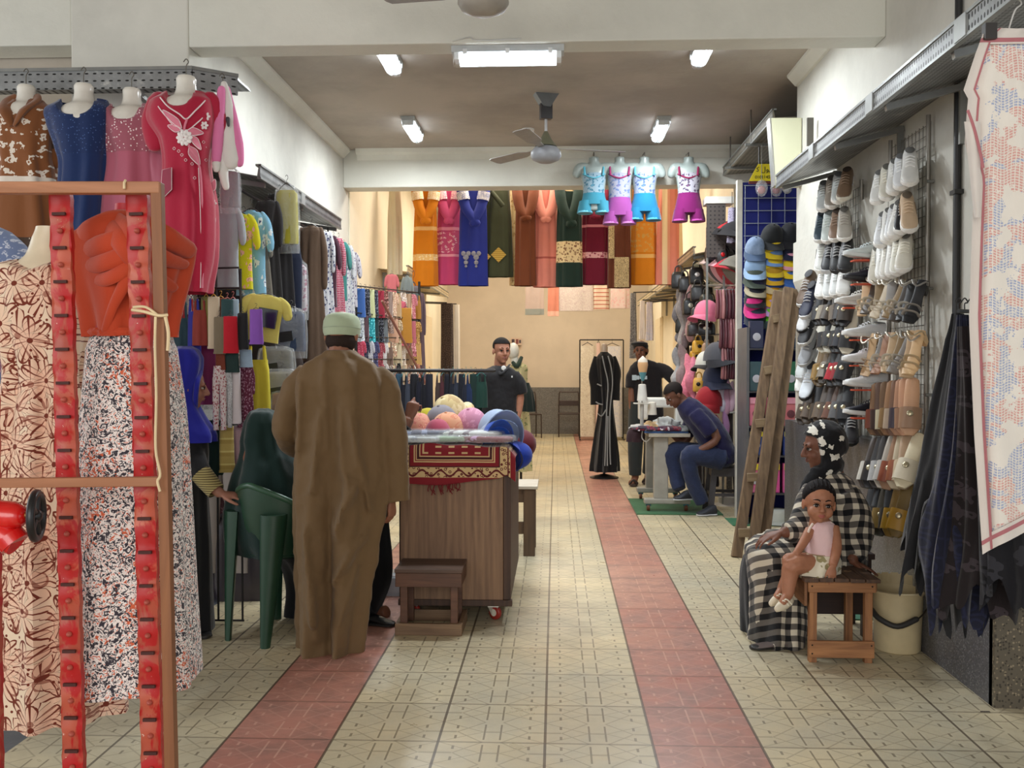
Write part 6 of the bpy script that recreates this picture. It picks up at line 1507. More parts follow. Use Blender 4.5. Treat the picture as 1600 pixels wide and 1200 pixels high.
def colname(c):
    r_, g_, b_ = c; mx, mn = max(c), min(c)
    if mx < 60: return 'navy' if b_ > r_ + 15 else 'black'
    if mn > 205: return 'white'
    if mx - mn < 18: return 'grey' if mx < 190 else 'off-white'
    if r_ > g_ > b_: return 'tan' if mn > 90 and mx < 200 else 'cream' if mn > 130 else 'mustard' if g_ > r_ * .65 and b_ < g_ * .5 else 'red' if g_ < r_ * .3 else 'brown'
    if r_ >= mx and b_ > g_: return 'pink' if mx > 150 else 'maroon'
    if b_ >= mx: return 'blue'
    return 'green' if g_ >= mx else 'red'
def rack(label, Y0, Y1, z0, z1, X=1.86, pole_r=.012):
    r = thing('wire_rack', label, 'rack', (X, (Y0 + Y1)/2, z0), 0, 'wire shoe racks on the right wall')
    m = MB(); k = 0
    zz = z0
    while zz < z1: m.tube([(X, Y0, zz), (X, Y1, zz)], .002, 4); zz += .05
    yy = Y0
    while yy <= Y1: m.tube([(X, yy, z0), (X, yy, z1)], .002, 4); yy += .05
    m.build('wire_grid', M_STEELW, r)
    for yy in (Y0, Y1): MB().tube([(X - .012, yy, z0 - .12), (X - .012, yy, z1 + .03)], pole_r, 8).build('pole', plain((150, 146, 138), .4, .5), r)
    for zz in (z0 + .3, (z0 + z1)/2, z1 - .3): MB().tube([(X - .02, Y0 - .01, zz), (X + .014, Y0 - .01, zz)], .008, 6).build('fixing', M_GALV, r)
    return r
rack('front wire rack on the right wall, full of white sneakers above and sandals below', 4.88, 5.42, .96, 2.62)
rack('rear wire rack on the right wall, with grey and black sneakers', 5.92, 6.62, 1.05, 2.5)
G1 = 'shoes on the front wire rack'; G2 = 'shoes on the rear wire rack'
XR = 1.74
R0 = (.62, 0, -.35)
shoe_row(SNK, (1421, 275), (1374, 306), 5, XR, [WH, (228, 230, 232), WH, OFF, WH], ('sneaker', 'the top row of the front rack'), G1, 'front', R0, .90)
shoe_row(SNK, (1419, 345), (1380, 372), 6, XR, [(206, 180, 150), BLKC, WH, (226, 228, 230), WH, (220, 222, 224)], ('sneaker', 'the second row of the front rack'), G1, 'front', R0, .90)
shoe_row(SNK, (1414, 408), (1370, 425), 6, XR, [OFF, (226, 224, 212), WH, (228, 226, 218), WH, OFF], ('sneaker', 'the third row of the front rack'), G1, 'front', R0, .90)
HK = plain((214, 84, 52), .5)
def side_sneaker(px, py, c, c2, lab, X=1.70, rz=-1.45, s=.84, hook_=True, tilt=-.10):
    d = CR @ V(((px - 800) / F, -(py - 600) / F, -1.0)); Y = d.y * X / d.x; p = at(px, py, Y)
    SNK.put(p, (tilt, 0, rz), s, lab, 'sneakers shown from the side', {'upper': plain(c, .5), 'sole': plain(c2, .5), 'lace': plain(c, .6), 'side_stripe': plain(c, .5), 'collar': plain(tuple(int(q*.6) for q in c), .8)})
    if hook_:
        tag(MB().box((p.x - .07, Y - .035, p.z - .016), (1.85, Y + .035, p.z - .008)).build('shoe_bracket', HK, None, smooth=False), 'orange bracket under the ' + lab.split(' in side')[0] + lab.split('side view')[1], 'bracket', 'orange shoe brackets')
side_sneaker(1352, 404, (206, 214, 214), (206, 210, 210), 'pale grey sneaker in side view left of the third row')
side_sneaker(1352, 441, (30, 32, 44), (34, 34, 36), 'black sneaker with black sole in side view')
side_sneaker(1350, 528, (228, 230, 232), (226, 226, 224), 'white sneaker in side view beside the block heel sandals')
side_sneaker(1350, 568, (232, 232, 234), (222, 222, 220), 'white sneaker in side view, middle one of the column')
side_sneaker(1352, 606, (230, 232, 234), (226, 226, 224), 'white sneaker in side view above the tan slippers')
side_sneaker(1352, 650, (24, 28, 40), (228, 228, 226), 'black sneaker with white sole in side view')
side_sneaker(1338, 478, (216, 214, 208), (220, 220, 216), 'off-white sneaker in side view beside the metallic sandals')
GLD, SLV, BGE, TAN = (150, 126, 92), (146, 142, 138), (206, 172, 130), (176, 128, 88)
R1_ = (.95, .15, -.75)
shoe_row(SAN, (1432, 480), (1356, 470), 9, XR, [(BLKC, (150, 146, 140)), (BLKC, (190, 186, 176)), ((70, 62, 56), (170, 166, 158)), (GLD, (200, 192, 176)), (SLV, (212, 206, 192)), ((200, 184, 158), (220, 212, 196)), (GLD, (180, 170, 150)), ((90, 80, 70), (200, 190, 170)), (BGE, (220, 210, 190))], ('heeled sandal', 'the metallic row, front rack'), G1, 'front', R1_, .95, .18)
shoe_row(SAN, (1432, 560), (1366, 560), 8, XR, [((216, 180, 134), (196, 176, 144)), ((206, 176, 140), (190, 180, 166)), ((120, 112, 104), (176, 170, 160)), (GLD, (206, 196, 178)), ((196, 168, 132), (210, 204, 190)), ((150, 104, 72), (196, 186, 170)), (SLV, (214, 208, 196)), (BGE, (214, 200, 180))], ('block heel sandal', 'the beige heel row, front rack'), G1, 'front', R1_, .98, .16)
shoe_row(SLP, (1424, 636), (1370, 640), 8, XR, [(206, 160, 124), (200, 150, 116), ((176, 128, 96), (60, 50, 60)), ((120, 84, 60), (170, 150, 130)), ((150, 108, 70), (130, 100, 60)), ((110, 80, 50), (190, 180, 150)), ((90, 62, 44), (60, 40, 34)), ((130, 94, 60), (110, 50, 30))], ('slipper', 'the toe-down row, front rack'), G1, 'front', (1.35, .0, -.5), 1.12, .06)
shoe_row(SLP, (1424, 722), (1362, 724), 8, XR, [((224, 212, 180), (214, 204, 180)), ((190, 160, 130), (200, 180, 150)), ((206, 190, 160), (150, 84, 52)), ((170, 130, 100), (140, 70, 44)), ((200, 190, 176), (190, 186, 180)), ((60, 56, 54), (190, 190, 190)), ((40, 38, 40), (36, 34, 36)), ((70, 60, 54), (200, 196, 186))], ('flat sandal', 'the row above the bucket'), G1, 'front', (1.15, .1, -.6), 1.15, .12)
shoe_row(SLP, (1412, 796), (1362, 796), 6, XR, [((120, 96, 40), (176, 134, 40)), ((140, 110, 50), (180, 140, 44)), (BLKC, (40, 38, 36)), ((60, 54, 40), (130, 104, 50)), (BLKC, (50, 48, 46)), (BLKC, (36, 36, 38))], ('flat sandal', 'the lowest row, front rack'), G1, 'front', (1.15, .1, -.6), 1.15, .12)
XQ = 1.72
shoe_row(SNK, (1322, 300), (1288, 318), 4, XQ, [((110, 88, 68), (206, 200, 184)), (186, 190, 188), (150, 140, 128), (190, 194, 192)], ('sneaker', 'the top row of the rear rack'), G2, 'rear', R0, .95)
shoe_row(SNK, (1320, 362), (1284, 366), 4, XQ, [(176, 170, 160), (136, 112, 94), (200, 208, 204), (62, 78, 88)], ('sneaker', 'the second row of the rear rack'), G2, 'rear', R0, .95)
shoe_row(SNK, (1322, 410), (1284, 412), 4, XQ, [((44, 44, 46), (40, 40, 42)), ((36, 36, 38), (34, 34, 36)), ((30, 30, 34), (190, 190, 190)), (206, 206, 200)], ('sneaker', 'the third row of the rear rack'), G2, 'rear', R0, .95)
shoe_row(SNK, (1318, 448), (1286, 452), 4, XQ, [WH, (224, 226, 224), (212, 214, 212), WH], ('sneaker', 'the fourth row of the rear rack'), G2, 'rear', R0, .92)
shoe_row(SLP, (1326, 480), (1282, 482), 6, XQ, [(BLKC, (60, 52, 46)), (BLKC, (44, 40, 42)), ((60, 50, 40), (110, 96, 80)), (BLKC, (80, 70, 60)), ((50, 44, 40), (150, 140, 120)), (BLKC, (40, 40, 44))], ('strappy flat sandal', 'the fifth row of the rear rack'), G2, 'rear', (1.2, .1, -.6), 1.0, .14)
shoe_row(SLP, (1328, 520), (1290, 522), 6, XQ, [((214, 206, 186), (30, 30, 34)), (BLKC, (34, 36, 46)), (BLKC, (36, 36, 38)), ((200, 196, 180), (30, 30, 32)), (BLKC, (50, 50, 52)), ((206, 200, 180), (40, 38, 40))], ('slipper', 'the sixth row of the rear rack'), G2, 'rear', (1.2, .1, -.6), 1.05, .12)
shoe_row(SLP, (1326, 570), (1284, 574), 7, XQ, [(BLKC, (30, 30, 34)), ((40, 36, 38), (150, 30, 44)), (BLKC, (176, 24, 44)), (BLKC, (46, 44, 46)), ((60, 50, 40), (120, 110, 96)), ((90, 70, 40), (130, 100, 40)), ((110, 84, 40), (140, 106, 44))], ('buckled sandal', 'the seventh row of the rear rack'), G2, 'rear', (1.1, .1, -.7), 1.1, .14)
shoe_row(SLP, (1324, 632), (1262, 634), 8, XQ, [((40, 42, 46), (44, 46, 52)), ((60, 56, 54), (90, 90, 92)), ((90, 64, 50), (110, 70, 54)), ((60, 46, 40), (80, 66, 56)), ((80, 64, 50), (100, 84, 68)), (BLKC, (70, 60, 50)), ((70, 56, 44), (90, 74, 60)), ((60, 50, 44), (86, 74, 64))], ('flat sandal', 'the eighth row of the rear rack'), G2, 'rear', (1.1, .1, -.7), 1.1, .14)
shoe_row(SNK, (1330, 676), (1290, 680), 4, XQ, [((24, 24, 28), (30, 30, 32)), ((26, 26, 30), (200, 200, 200)), ((24, 24, 28), (30, 30, 32)), (BLKC, (210, 210, 210))], ('sneaker', 'the row behind the headscarf'), G2, 'rear', R0, .9)
XZ = 1.70
for k, (px, py, c, c2) in enumerate(((1264, 460, (96, 74, 54), (206, 206, 202)), (1268, 478, NVY, (220, 220, 220)), (1264, 500, (206, 206, 206), (34, 34, 36)), (1266, 520, (34, 34, 38), (214, 214, 212)), (1266, 552, (150, 152, 156), (180, 182, 184)), (1262, 572, (196, 200, 200), (200, 202, 204)), (1261, 592, WH, (206, 206, 204)), (1268, 604, (214, 220, 226), (34, 34, 38)))):
    d = CR @ V(((px - 800) / F, -(py - 600) / F, -1.0)); Y = d.y * XZ / d.x; p = at(px, py, Y)
    SNK.put(p, (.75, 0, -.7), .98, '%s sneaker, %s from the top, left column of the rear rack' % (colname(c), ORD[k]), 'sneakers in the left column of the rear rack', {'upper': plain(c, .5), 'sole': plain(c2, .5), 'side_stripe': plain((30, 30, 34) if sum(c) > 300 else (214, 214, 214), .5), 'lace': plain((220, 220, 220), .6), 'collar': plain((60, 60, 64), .7)})
# pale card between the third rows
tag(MB().box((1.70, 6.30, at(1291, 385, 6.3).z), (1.78, 6.304, at(1291, 374, 6.3).z)).build('paper_card', plain((232, 232, 230), .6), None, smooth=False), 'small white card on the rear shoe rack', 'card')

# ================================================================== PATTERNED CLOTH AND BLACK SCARVES, RIGHT FOREGROUND
Yt = 3.25
TW = cloth((246, 240, 230), 'batik', (220, 168, 160), (168, 178, 206), .8, rough=.8)
r = thing('patterned_shawl', 'white shawl with faded pink and blue print hanging at the right edge', 'shawl', at(1560, 50, Yt))
ledge = [(45, 1548), (52, 1536), (90, 1522), (142, 1505), (150, 1513), (170, 1511), (225, 1507), (283, 1522), (375, 1518), (500, 1514), (680, 1522), (866, 1535)]
def lx(y):
    for (a, xa), (b, xb) in zip(ledge, ledge[1:]):
        if y <= b: return xa + (xb - xa) * (y - a) / (b - a)
    return ledge[-1][1]
def tfn(off, dy=0, x1=1790):
    def f(u, v):
        y = 45 + (v) * (821 - 62 * min(1, u * 2.2)) ; x = lx(min(866, 45 + v*821)) + off; X = x + (x1 - x) * u
        p = at(X, y, Yt + dy + .016*math.sin(u*16 + v*2.2) + .010*math.sin(u*31 + 1) + .03*v)
        return p
    return f
MB().grid(tfn(0), 60, 60, .004).build('cloth', TW, r)
plainw = cloth((232, 224, 216), rough=.8)
m = MB(); f0 = tfn(0, -.012)
m.grid(lambda u, v: f0(u * .055, v), 6, 60, .003); m.build('border', plainw, r)
m = MB(); m.grid(lambda u, v: f0(.055 + u * .012, v), 2, 60, .005); m.build('pink_line', cloth((190, 120, 126)), r)
m = MB(); m.grid(lambda u, v: f0(u, .968 + v * .032), 60, 3, .003); m.build('border', plainw, r)
m = MB(); m.grid(lambda u, v: tfn(0, -.014)(u, .975 + v * .008), 60, 2, .003); m.build('pink_line', cloth((190, 120, 126)), r)
m = MB(); m.grid(lambda u, v: f0(u, v * .03), 60, 3, .003); m.build('border', plainw, r)
m = MB(); m.grid(lambda u, v: tfn(0, -.014)(u, .018 + v * .008), 60, 2, .003); m.build('pink_line', cloth((190, 120, 126)), r)
fl2 = MB(); fl2.grid(lambda u, v: at(1508 + 22*u + 16*v*(1 - u), 190 + 150*v - 0*u, Yt - .02 - .02*math.sin(u*3)), 8, 14, .004); fl2.build('folded_edge', plainw, r)
MB().tube([at(1512, 172, Yt - .045), at(1522, 200, Yt - .045), at(1532, 240, Yt - .045), at(1536, 262, Yt - .045)], .005, 6, smooth=4, flat=.4).build('pink_line', cloth((190, 120, 126)), r)
hook(at(1576, 46, Yt), at(1590, 4, Yt)).build('hanger_hook', plain((210, 208, 204), .4), r)
MB().box(at(1540, 60, Yt - .02), at(1552, 40, Yt + .01)).build('clip', plain((50, 46, 44), .5), r)
def scarf(rows, Y, mat, label, seed, pts=3, amp=.02, hem=.10):
    c = at((rows[0][1] + rows[0][2]) / 2, rows[0][0], Y)
    r = thing('hanging_scarf', label, 'scarf', c, 0, 'dark scarves hung at the right wall corner')
    R_ = px_rows(rows, Y); m = MB().body(R_, n=72, folds=pts + 3, amp=amp, seed=seed, sub=6, cap=False, power=2.0, top=.15)
    zb_ = R_[-1][0]; zt_ = R_[0][0]
    for i, v in enumerate(m.v):
        k = max(0, 1 - (v.z - zb_) / (.38 * (zt_ - zb_))); a = math.atan2(v.y - Y, v.x - R_[-1][3])
        m.v[i] = V((v.x, v.y, v.z + hem * k * (math.sin(a * pts + seed) + .6 * math.sin(a * (pts * 2 + 1) + seed * 2))))
    m.build('cloth', mat, r); return r
BK2 = cloth((13, 13, 18), rough=.75, sheen=.3); NV2 = cloth((16, 19, 40), 'lace', (24, 28, 54), sc=.5, sheen=.3); BR2 = cloth((26, 18, 20), 'floral', (54, 46, 50), (20, 14, 16), .6)
scarf([(490, 1489, 1504, .02), (530, 1482, 1508, .04), (620, 1464, 1516, .07), (720, 1446, 1520, .10), (800, 1428, 1500, .10), (880, 1412, 1470, .08)], 4.0, BK2, 'long black scarf, leftmost of the bunch at the right corner', 1, 3, .022)
scarf([(492, 1496, 1512, .02), (540, 1492, 1520, .04), (640, 1482, 1538, .07), (740, 1470, 1548, .09), (860, 1448, 1548, .11), (930, 1450, 1540, .10)], 3.86, NV2, 'dark navy scarf with a faint lace pattern in the middle of the bunch', 4, 4, .022, .12)
scarf([(510, 1498, 1524, .03), (600, 1500, 1545, .05), (720, 1496, 1580, .08), (840, 1490, 1600, .10), (940, 1476, 1600, .10)], 3.78, BR2, 'very dark brown flowered scarf beside the white shawl edge', 2, 3, .018, .06)
scarf([(700, 1470, 1500, .03), (780, 1462, 1512, .06), (860, 1470, 1530, .08), (950, 1480, 1530, .08)], 3.92, BK2, 'black scarf with pointed corners lowest of the bunch', 7, 4, .018, .09)
scarf([(560, 1530, 1580, .03), (700, 1530, 1620, .06), (860, 1536, 1660, .09), (930, 1540, 1660, .09)], 3.62, cloth((20, 20, 26), 'floral', (44, 44, 50), (20, 20, 24), .5), 'black flowered scarf behind and below the white shawl', 3, 5, .018, .05)
r = thing('scarf_rail', 'short black hook rail holding the dark scarves at the wall', 'rail', (1.70, 3.9, at(1500, 486, 3.9).z))
zz = at(1500, 486, 3.9).z
MB().tube([(1.60, 3.9, zz), (1.92, 4.06, zz)], .008, 8).build('rail', plain((30, 30, 30), .4), r)
for k in range(4): hook((1.60 + .03*k, 3.9 + .012*k, zz + .008), (1.60 + .03*k, 3.9 + .012*k, zz + .04)).build('hook', plain((30, 30, 30), .4), r)
tag(MB().tube([(1.85, 4.4, 1.35), (1.80, 4.2, 1.50), (1.84, 3.95, 1.62)], .004, 6, smooth=5).build('cable', plain((30, 30, 30), .5)), 'thin black cable between the pipe and the scarves', 'cable')
# ================================================================== GARMENTS ON HANGERS
def hanger_mb(w_, z=0):
    m = MB(); m.tube([(-w_, 0, z - .045), (-w_*.5, 0, z - .008), (0, 0, z + .012), (w_*.5, 0, z - .008), (w_, 0, z - .045)], .0045, 6, smooth=3)
    m.tube([(0, 0, z + .010), (0, 0, z + .035), (.016, 0, z + .05), (.012, 0, z + .072), (-.006, 0, z + .076), (-.016, 0, z + .064)], .0028, 6, smooth=3); return m
def g_proto(kind):
    r = thing({'tee': 'tee_shirt', 'pants': 'trousers', 'gown': 'hanging_gown', 'tank': 'tank_top', 'fold': 'folded_garment', 'bag': 'bagged_garment', 'shorts': 'shorts'}[kind], kind, 'clothes')
    if kind == 'tee':
        m = MB().body([(-.012, .07, .022), (-.02, .14, .032), (-.05, .20, .045), (-.12, .21, .05), (-.4, .205, .05), (-.60, .215, .055)], n=44, folds=4, amp=.010, seed=3, sub=4, cap=False, power=2.3)
        for q in (-1, 1): m.tube([(q*.16, 0, -.055), (q*.235, 0, -.12), (q*.27, 0, -.24)], [.045, .055, .058], 12, smooth=4, flat=.55, round_=True)
        m.build('cloth', plain((99, 99, 99)), r, local=True)
        MB().lathe([(.062, -.004), (.070, -.010), (.066, -.018)], n=24, sy=.42, cap=False).build('neckline', plain((99, 99, 98)), r, local=True)
    elif kind == 'pants':
        m = MB().body([(0, .15, .04), (-.06, .16, .045), (-.22, .185, .055)], n=40, sub=4)
        for q in (-1, 1): m.body([(-.18, .095, .05, q*.09), (-.5, .085, .045, q*.10), (-.95, .075, .04, q*.105)], n=24, folds=3, amp=.006, seed=q+2, sub=5)
        m.build('cloth', plain((99, 99, 99)), r, local=True)
        MB().body([(.004, .151, .042), (-.03, .156, .046)], n=32, sub=2).build('waistband', plain((99, 99, 98)), r, local=True)
    elif kind == 'shorts':
        m = MB().body([(0, .13, .04), (-.05, .15, .05), (-.16, .175, .055)], n=40, sub=4)
        for q in (-1, 1): m.body([(-.13, .09, .052, q*.085), (-.26, .098, .055, q*.10)], n=24, sub=4)
        m.build('cloth', plain((99, 99, 99)), r, local=True)
        MB().body([(.004, .131, .042), (-.025, .138, .046)], n=32, sub=2).build('waistband', plain((99, 99, 98)), r, local=True)
    elif kind == 'gown':
        m = MB().body([(-.012, .06, .025), (-.02, .13, .035), (-.06, .19, .05), (-.2, .17, .06), (-.4, .165, .06), (-.7, .20, .07), (-1.25, .25, .085)], n=60, folds=6, amp=.016, seed=5, sub=5, cap=False)
        for q in (-1, 1): m.tube([(q*.15, 0, -.06), (q*.21, -.01, -.25), (q*.215, -.02, -.55)], [.045, .05, .042], 12, smooth=4, flat=.6, round_=True)
        m.build('cloth', plain((99, 99, 99)), r, local=True)
        MB().lathe([(.056, -.004), (.064, -.012), (.058, -.022)], n=24, sy=.5, cap=False).build('neckline', plain((99, 99, 98)), r, local=True)
    elif kind == 'tank':
        m = MB().body([(-.14, .13, .04), (-.22, .15, .05), (-.55, .16, .055)], n=44, folds=4, amp=.010, seed=2, sub=4, cap=False)
        for q in (-1, 1): m.tube([(q*.10, -.02, -.16), (q*.085, 0, -.03), (q*.10, .02, -.16)], .02, 8, smooth=4, flat=.5)
        m.build('cloth', plain((99, 99, 99)), r, local=True)
        MB().body([(-.138, .132, .042), (-.155, .135, .044)], n=32, sub=2, cap=False).build('neckline', plain((99, 99, 98)), r, local=True)
    elif kind == 'fold':
        MB().body([(-.01, .09, .012), (-.02, .10, .022), (-.10, .10, .03), (-.40, .105, .035), (-.52, .11, .035)], n=36, folds=3, amp=.008, seed=4, sub=4, power=3).build('cloth', plain((99, 99, 99)), r, local=True)
        MB().body([(-.505, .111, .037), (-.53, .112, .038)], n=36, sub=2, power=3).build('hem', plain((99, 99, 98)), r, local=True)
    elif kind == 'bag':
        MB().body([(-.05, .10, .02), (-.08, .14, .03), (-.45, .15, .035), (-.50, .14, .03)], n=36, folds=4, amp=.008, seed=4, sub=4, power=3.5).build('cloth', plain((99, 99, 99)), r, local=True)
        MB().body([(-.01, .09, .015), (-.05, .15, .035), (-.3, .17, .045), (-.55, .165, .04), (-.58, .16, .02)], n=40, folds=9, amp=.012, seed=6, sub=5, power=3.5, top=.6).build('clear_bag', M_PLAS, r, local=True)
    hanger_mb({'tee': .17, 'gown': .15, 'pants': .12, 'tank': .12, 'fold': .08, 'bag': .1, 'shorts': .1}[kind]).build('hanger', plain((60, 56, 54), .4), r, local=True)
    return Proto(r)
GP = {k: g_proto(k) for k in ('tee', 'pants', 'gown', 'tank', 'fold', 'bag', 'shorts')}
GW = {'tee': (.54, .60), 'pants': (.37, .95), 'gown': (.50, 1.25), 'tank': (.32, .55), 'fold': (.22, .53), 'bag': (.34, .58), 'shorts': (.37, .26)}
def hang(kind, px, y0, y1, w_, Y, mat, label, group, rz=0.0, trim=None, hanger=None, tilt=0.0):
    a, b = at(px, y0, Y), at(px, y1, Y); sx = w_ * mpp(Y) / GW[kind][0]; sz = (a.z - b.z) / GW[kind][1]
    if isinstance(mat, tuple): mat = cloth(mat)
    mats = {'cloth': mat, 'neckline': cloth(trim) if trim else mat, 'waistband': cloth(trim) if trim else mat, 'hem': cloth(trim) if trim else mat}
    if hanger: mats['hanger'] = plain(hanger, .4)
    return GP[kind].put(a, (0, tilt, rz), (sx, (sx + sz)/2, sz), label, group, mats)
gl = 'clothes hung in front of the left wall'
# rail under the left shelf
r = thing('hanging_rail', 'dark rail under the left shelf that carries the hangers', 'rail', (-1.92, 6.8, CAMZ + 1.07))
MB().tube([(-1.92, 5.45, CAMZ + 1.07), (-1.92, 8.15, CAMZ + 1.05)], .011, 8).build('rail', M_DARKM, r)
for yy in (5.7, 6.9, 8.05): MB().tube([(-1.92, yy, CAMZ + 1.07), (-1.92, yy, CAMZ + 1.155)], .007, 8).build('hanger_rod', M_DARKM, r)
FL = lambda b, a, c, s=1.0: cloth(b, 'floral', a, c, s)
L = [
 ('tee', 352, 318, 452, 58, 5.30, (172, 178, 184), 'pale grey long top beside the crimson gown'),
 ('tee', 372, 332, 452, 62, 5.40, FL((214, 206, 30), (232, 170, 150), (90, 140, 60), .7), 'bright yellow printed children top beside the pale grey one'),
 ('tee', 392, 328, 462, 62, 5.50, FL((132, 186, 214), (210, 220, 225), (60, 70, 120), .6), 'light blue children top with small motifs beside the yellow one'),
 ('gown', 402, 342, 470, 48, 5.68, (128, 120, 108), 'grey-brown gown left of the dark long coat'),
 ('gown', 418, 312, 470, 50, 5.85, (52, 50, 50), 'dark grey long coat hung under the left shelf'),
 ('gown', 437, 300, 480, 50, 6.0, (40, 38, 40), 'black long coat left of the yellow bag'),
 ('bag', 448, 288, 396, 40, 5.95, (176, 166, 50), 'yellow garment in a shiny clear bag hung high on the left'),
 ('pants', 441, 372, 540, 62, 6.10, (24, 32, 54), 'navy track trousers with white side stripes'),
 ('bag', 462, 405, 500, 40, 6.25, FL((206, 196, 200), (170, 110, 130), (90, 90, 120)), 'white flowered garment in a clear bag beside the track trousers'),
 ('gown', 486, 352, 565, 52, 6.45, (98, 78, 62), 'long brown gown above the skullcap'),
 ('gown', 503, 360, 500, 40, 6.75, FL((206, 206, 210), (50, 56, 100), (40, 40, 70), 1.0), 'white gown with navy flowers right of the brown gown'),
 ('tee', 512, 366, 480, 38, 6.95, (70, 36, 50), 'dark maroon top behind the navy flowered gown'),
 ('gown', 521, 370, 500, 38, 7.15, cloth((158, 22, 62), 'dots', (230, 210, 215)), 'crimson gown with white polka dots'),
 ('tee', 529, 376, 470, 36, 7.35, (64, 128, 122), 'teal top right of the dotted crimson gown'),
 ('gown', 537, 382, 500, 38, 7.6, FL((206, 204, 204), (110, 110, 140), (170, 90, 100), 1.2), 'white and grey flowered gown near the end of the left rail'),
 ('tee', 545, 392, 480, 36, 7.85, FL((196, 190, 196), (60, 60, 80), (190, 120, 130), 1.3), 'pale flowered top, last on the left rail'),
]
for q in L:
    hang(*q[:7], q[7], gl, rnd.uniform(-.15, .15))
# stripes of the track trousers
r = [o for o in bpy.data.objects if o.get('label', '').startswith('navy track trousers')][0]
for k in range(3):
    MB().tube([at(432 + 6*k, 402 + k*3, 6.03), at(443 + 6*k, 430, 6.02), at(452 + 4.5*k, 480, 6.02), at(459 + 4*k, 530, 6.02)], .0042, 6, smooth=4, flat=.5).build('white_stripe', plain((220, 222, 226), .6), r)
# muted clothes packed behind, against the wall
gb = 'clothes packed along the left wall behind the front garments'
cols = [((58, 54, 56), 'dark grey'), ((120, 100, 96), 'dusty rose-brown'), ((40, 46, 66), 'dark navy'), ((150, 144, 140), 'light grey'), ((90, 60, 66), 'wine coloured'), ((76, 84, 84), 'slate green'), ((130, 114, 90), 'khaki'), ((56, 44, 40), 'dark brown'), ((176, 166, 160), 'cream'), ((66, 70, 96), 'slate blue'), ((110, 104, 106), 'mid grey'), ((44, 40, 44), 'charcoal'), ((140, 90, 100), 'old rose'), ((96, 100, 110), 'steel grey'), ((84, 66, 54), 'umber')]
for k in range(15):
    Y = 5.75 + k * .165; c, n_ = cols[k]; z0 = CAMZ + .98; p = V((-2.05, Y, z0))
    mt = cloth(c, (None, 'print', 'floral', 'vstripe', None)[k % 5], tuple(min(255, q + 60) for q in c), tuple(int(q*.5) for q in c), .8)
    GP['tee' if k % 3 else 'gown'].put(p, (0, 0, rnd.uniform(-.2, .2)), (.75, .8, 1.0 if k % 3 else .78), '%s garment, %s from the pillar in the upper row against the left wall' % (n_, ORD[k]), gb, {'cloth': mt, 'neckline': mt})
for row, (z0, lab_) in enumerate(((1.62, 'middle'), (.98, 'lower'))):
    for k in range(12):
        Y = 5.62 + k * .22; c, n_ = cols[(k * 4 + row * 5 + 3) % 15]; p = V((-1.98 + .1*(k % 2), Y, z0))
        mt = cloth(c, ('print', None, 'floral', None, 'vstripe')[(k + row) % 5], tuple(min(255, q + 70) for q in c), tuple(int(q*.5) for q in c), .8)
        GP[('bag', 'tee', 'fold')[k % 3] if row == 0 else ('pants', 'tee')[k % 2]].put(p, (0, 0, rnd.uniform(-.25, .25)), (1.0, 1.0, .95 if row == 0 else .85), '%s garment, %s from the pillar in the %s row against the left wall' % (n_, ORD[k], lab_), gb, {'cloth': mt, 'neckline': mt, 'waistband': mt, 'hem': mt})
    r = thing('hanging_rail', 'thin dark rail of the %s clothes row at the left wall' % lab_, 'rail', (-1.96, 6.8, z0 + .075))
    MB().tube([(-1.94, 5.5, z0 + .07), (-1.94, 8.2, z0 + .07)], .008, 8).build('rail', M_DARKM, r)
    for yy in (5.6, 8.1): MB().tube([(-1.94, yy, z0 + .07), (-2.23, yy, z0 + .07)], .008, 8).build('bracket', M_DARKM, r)
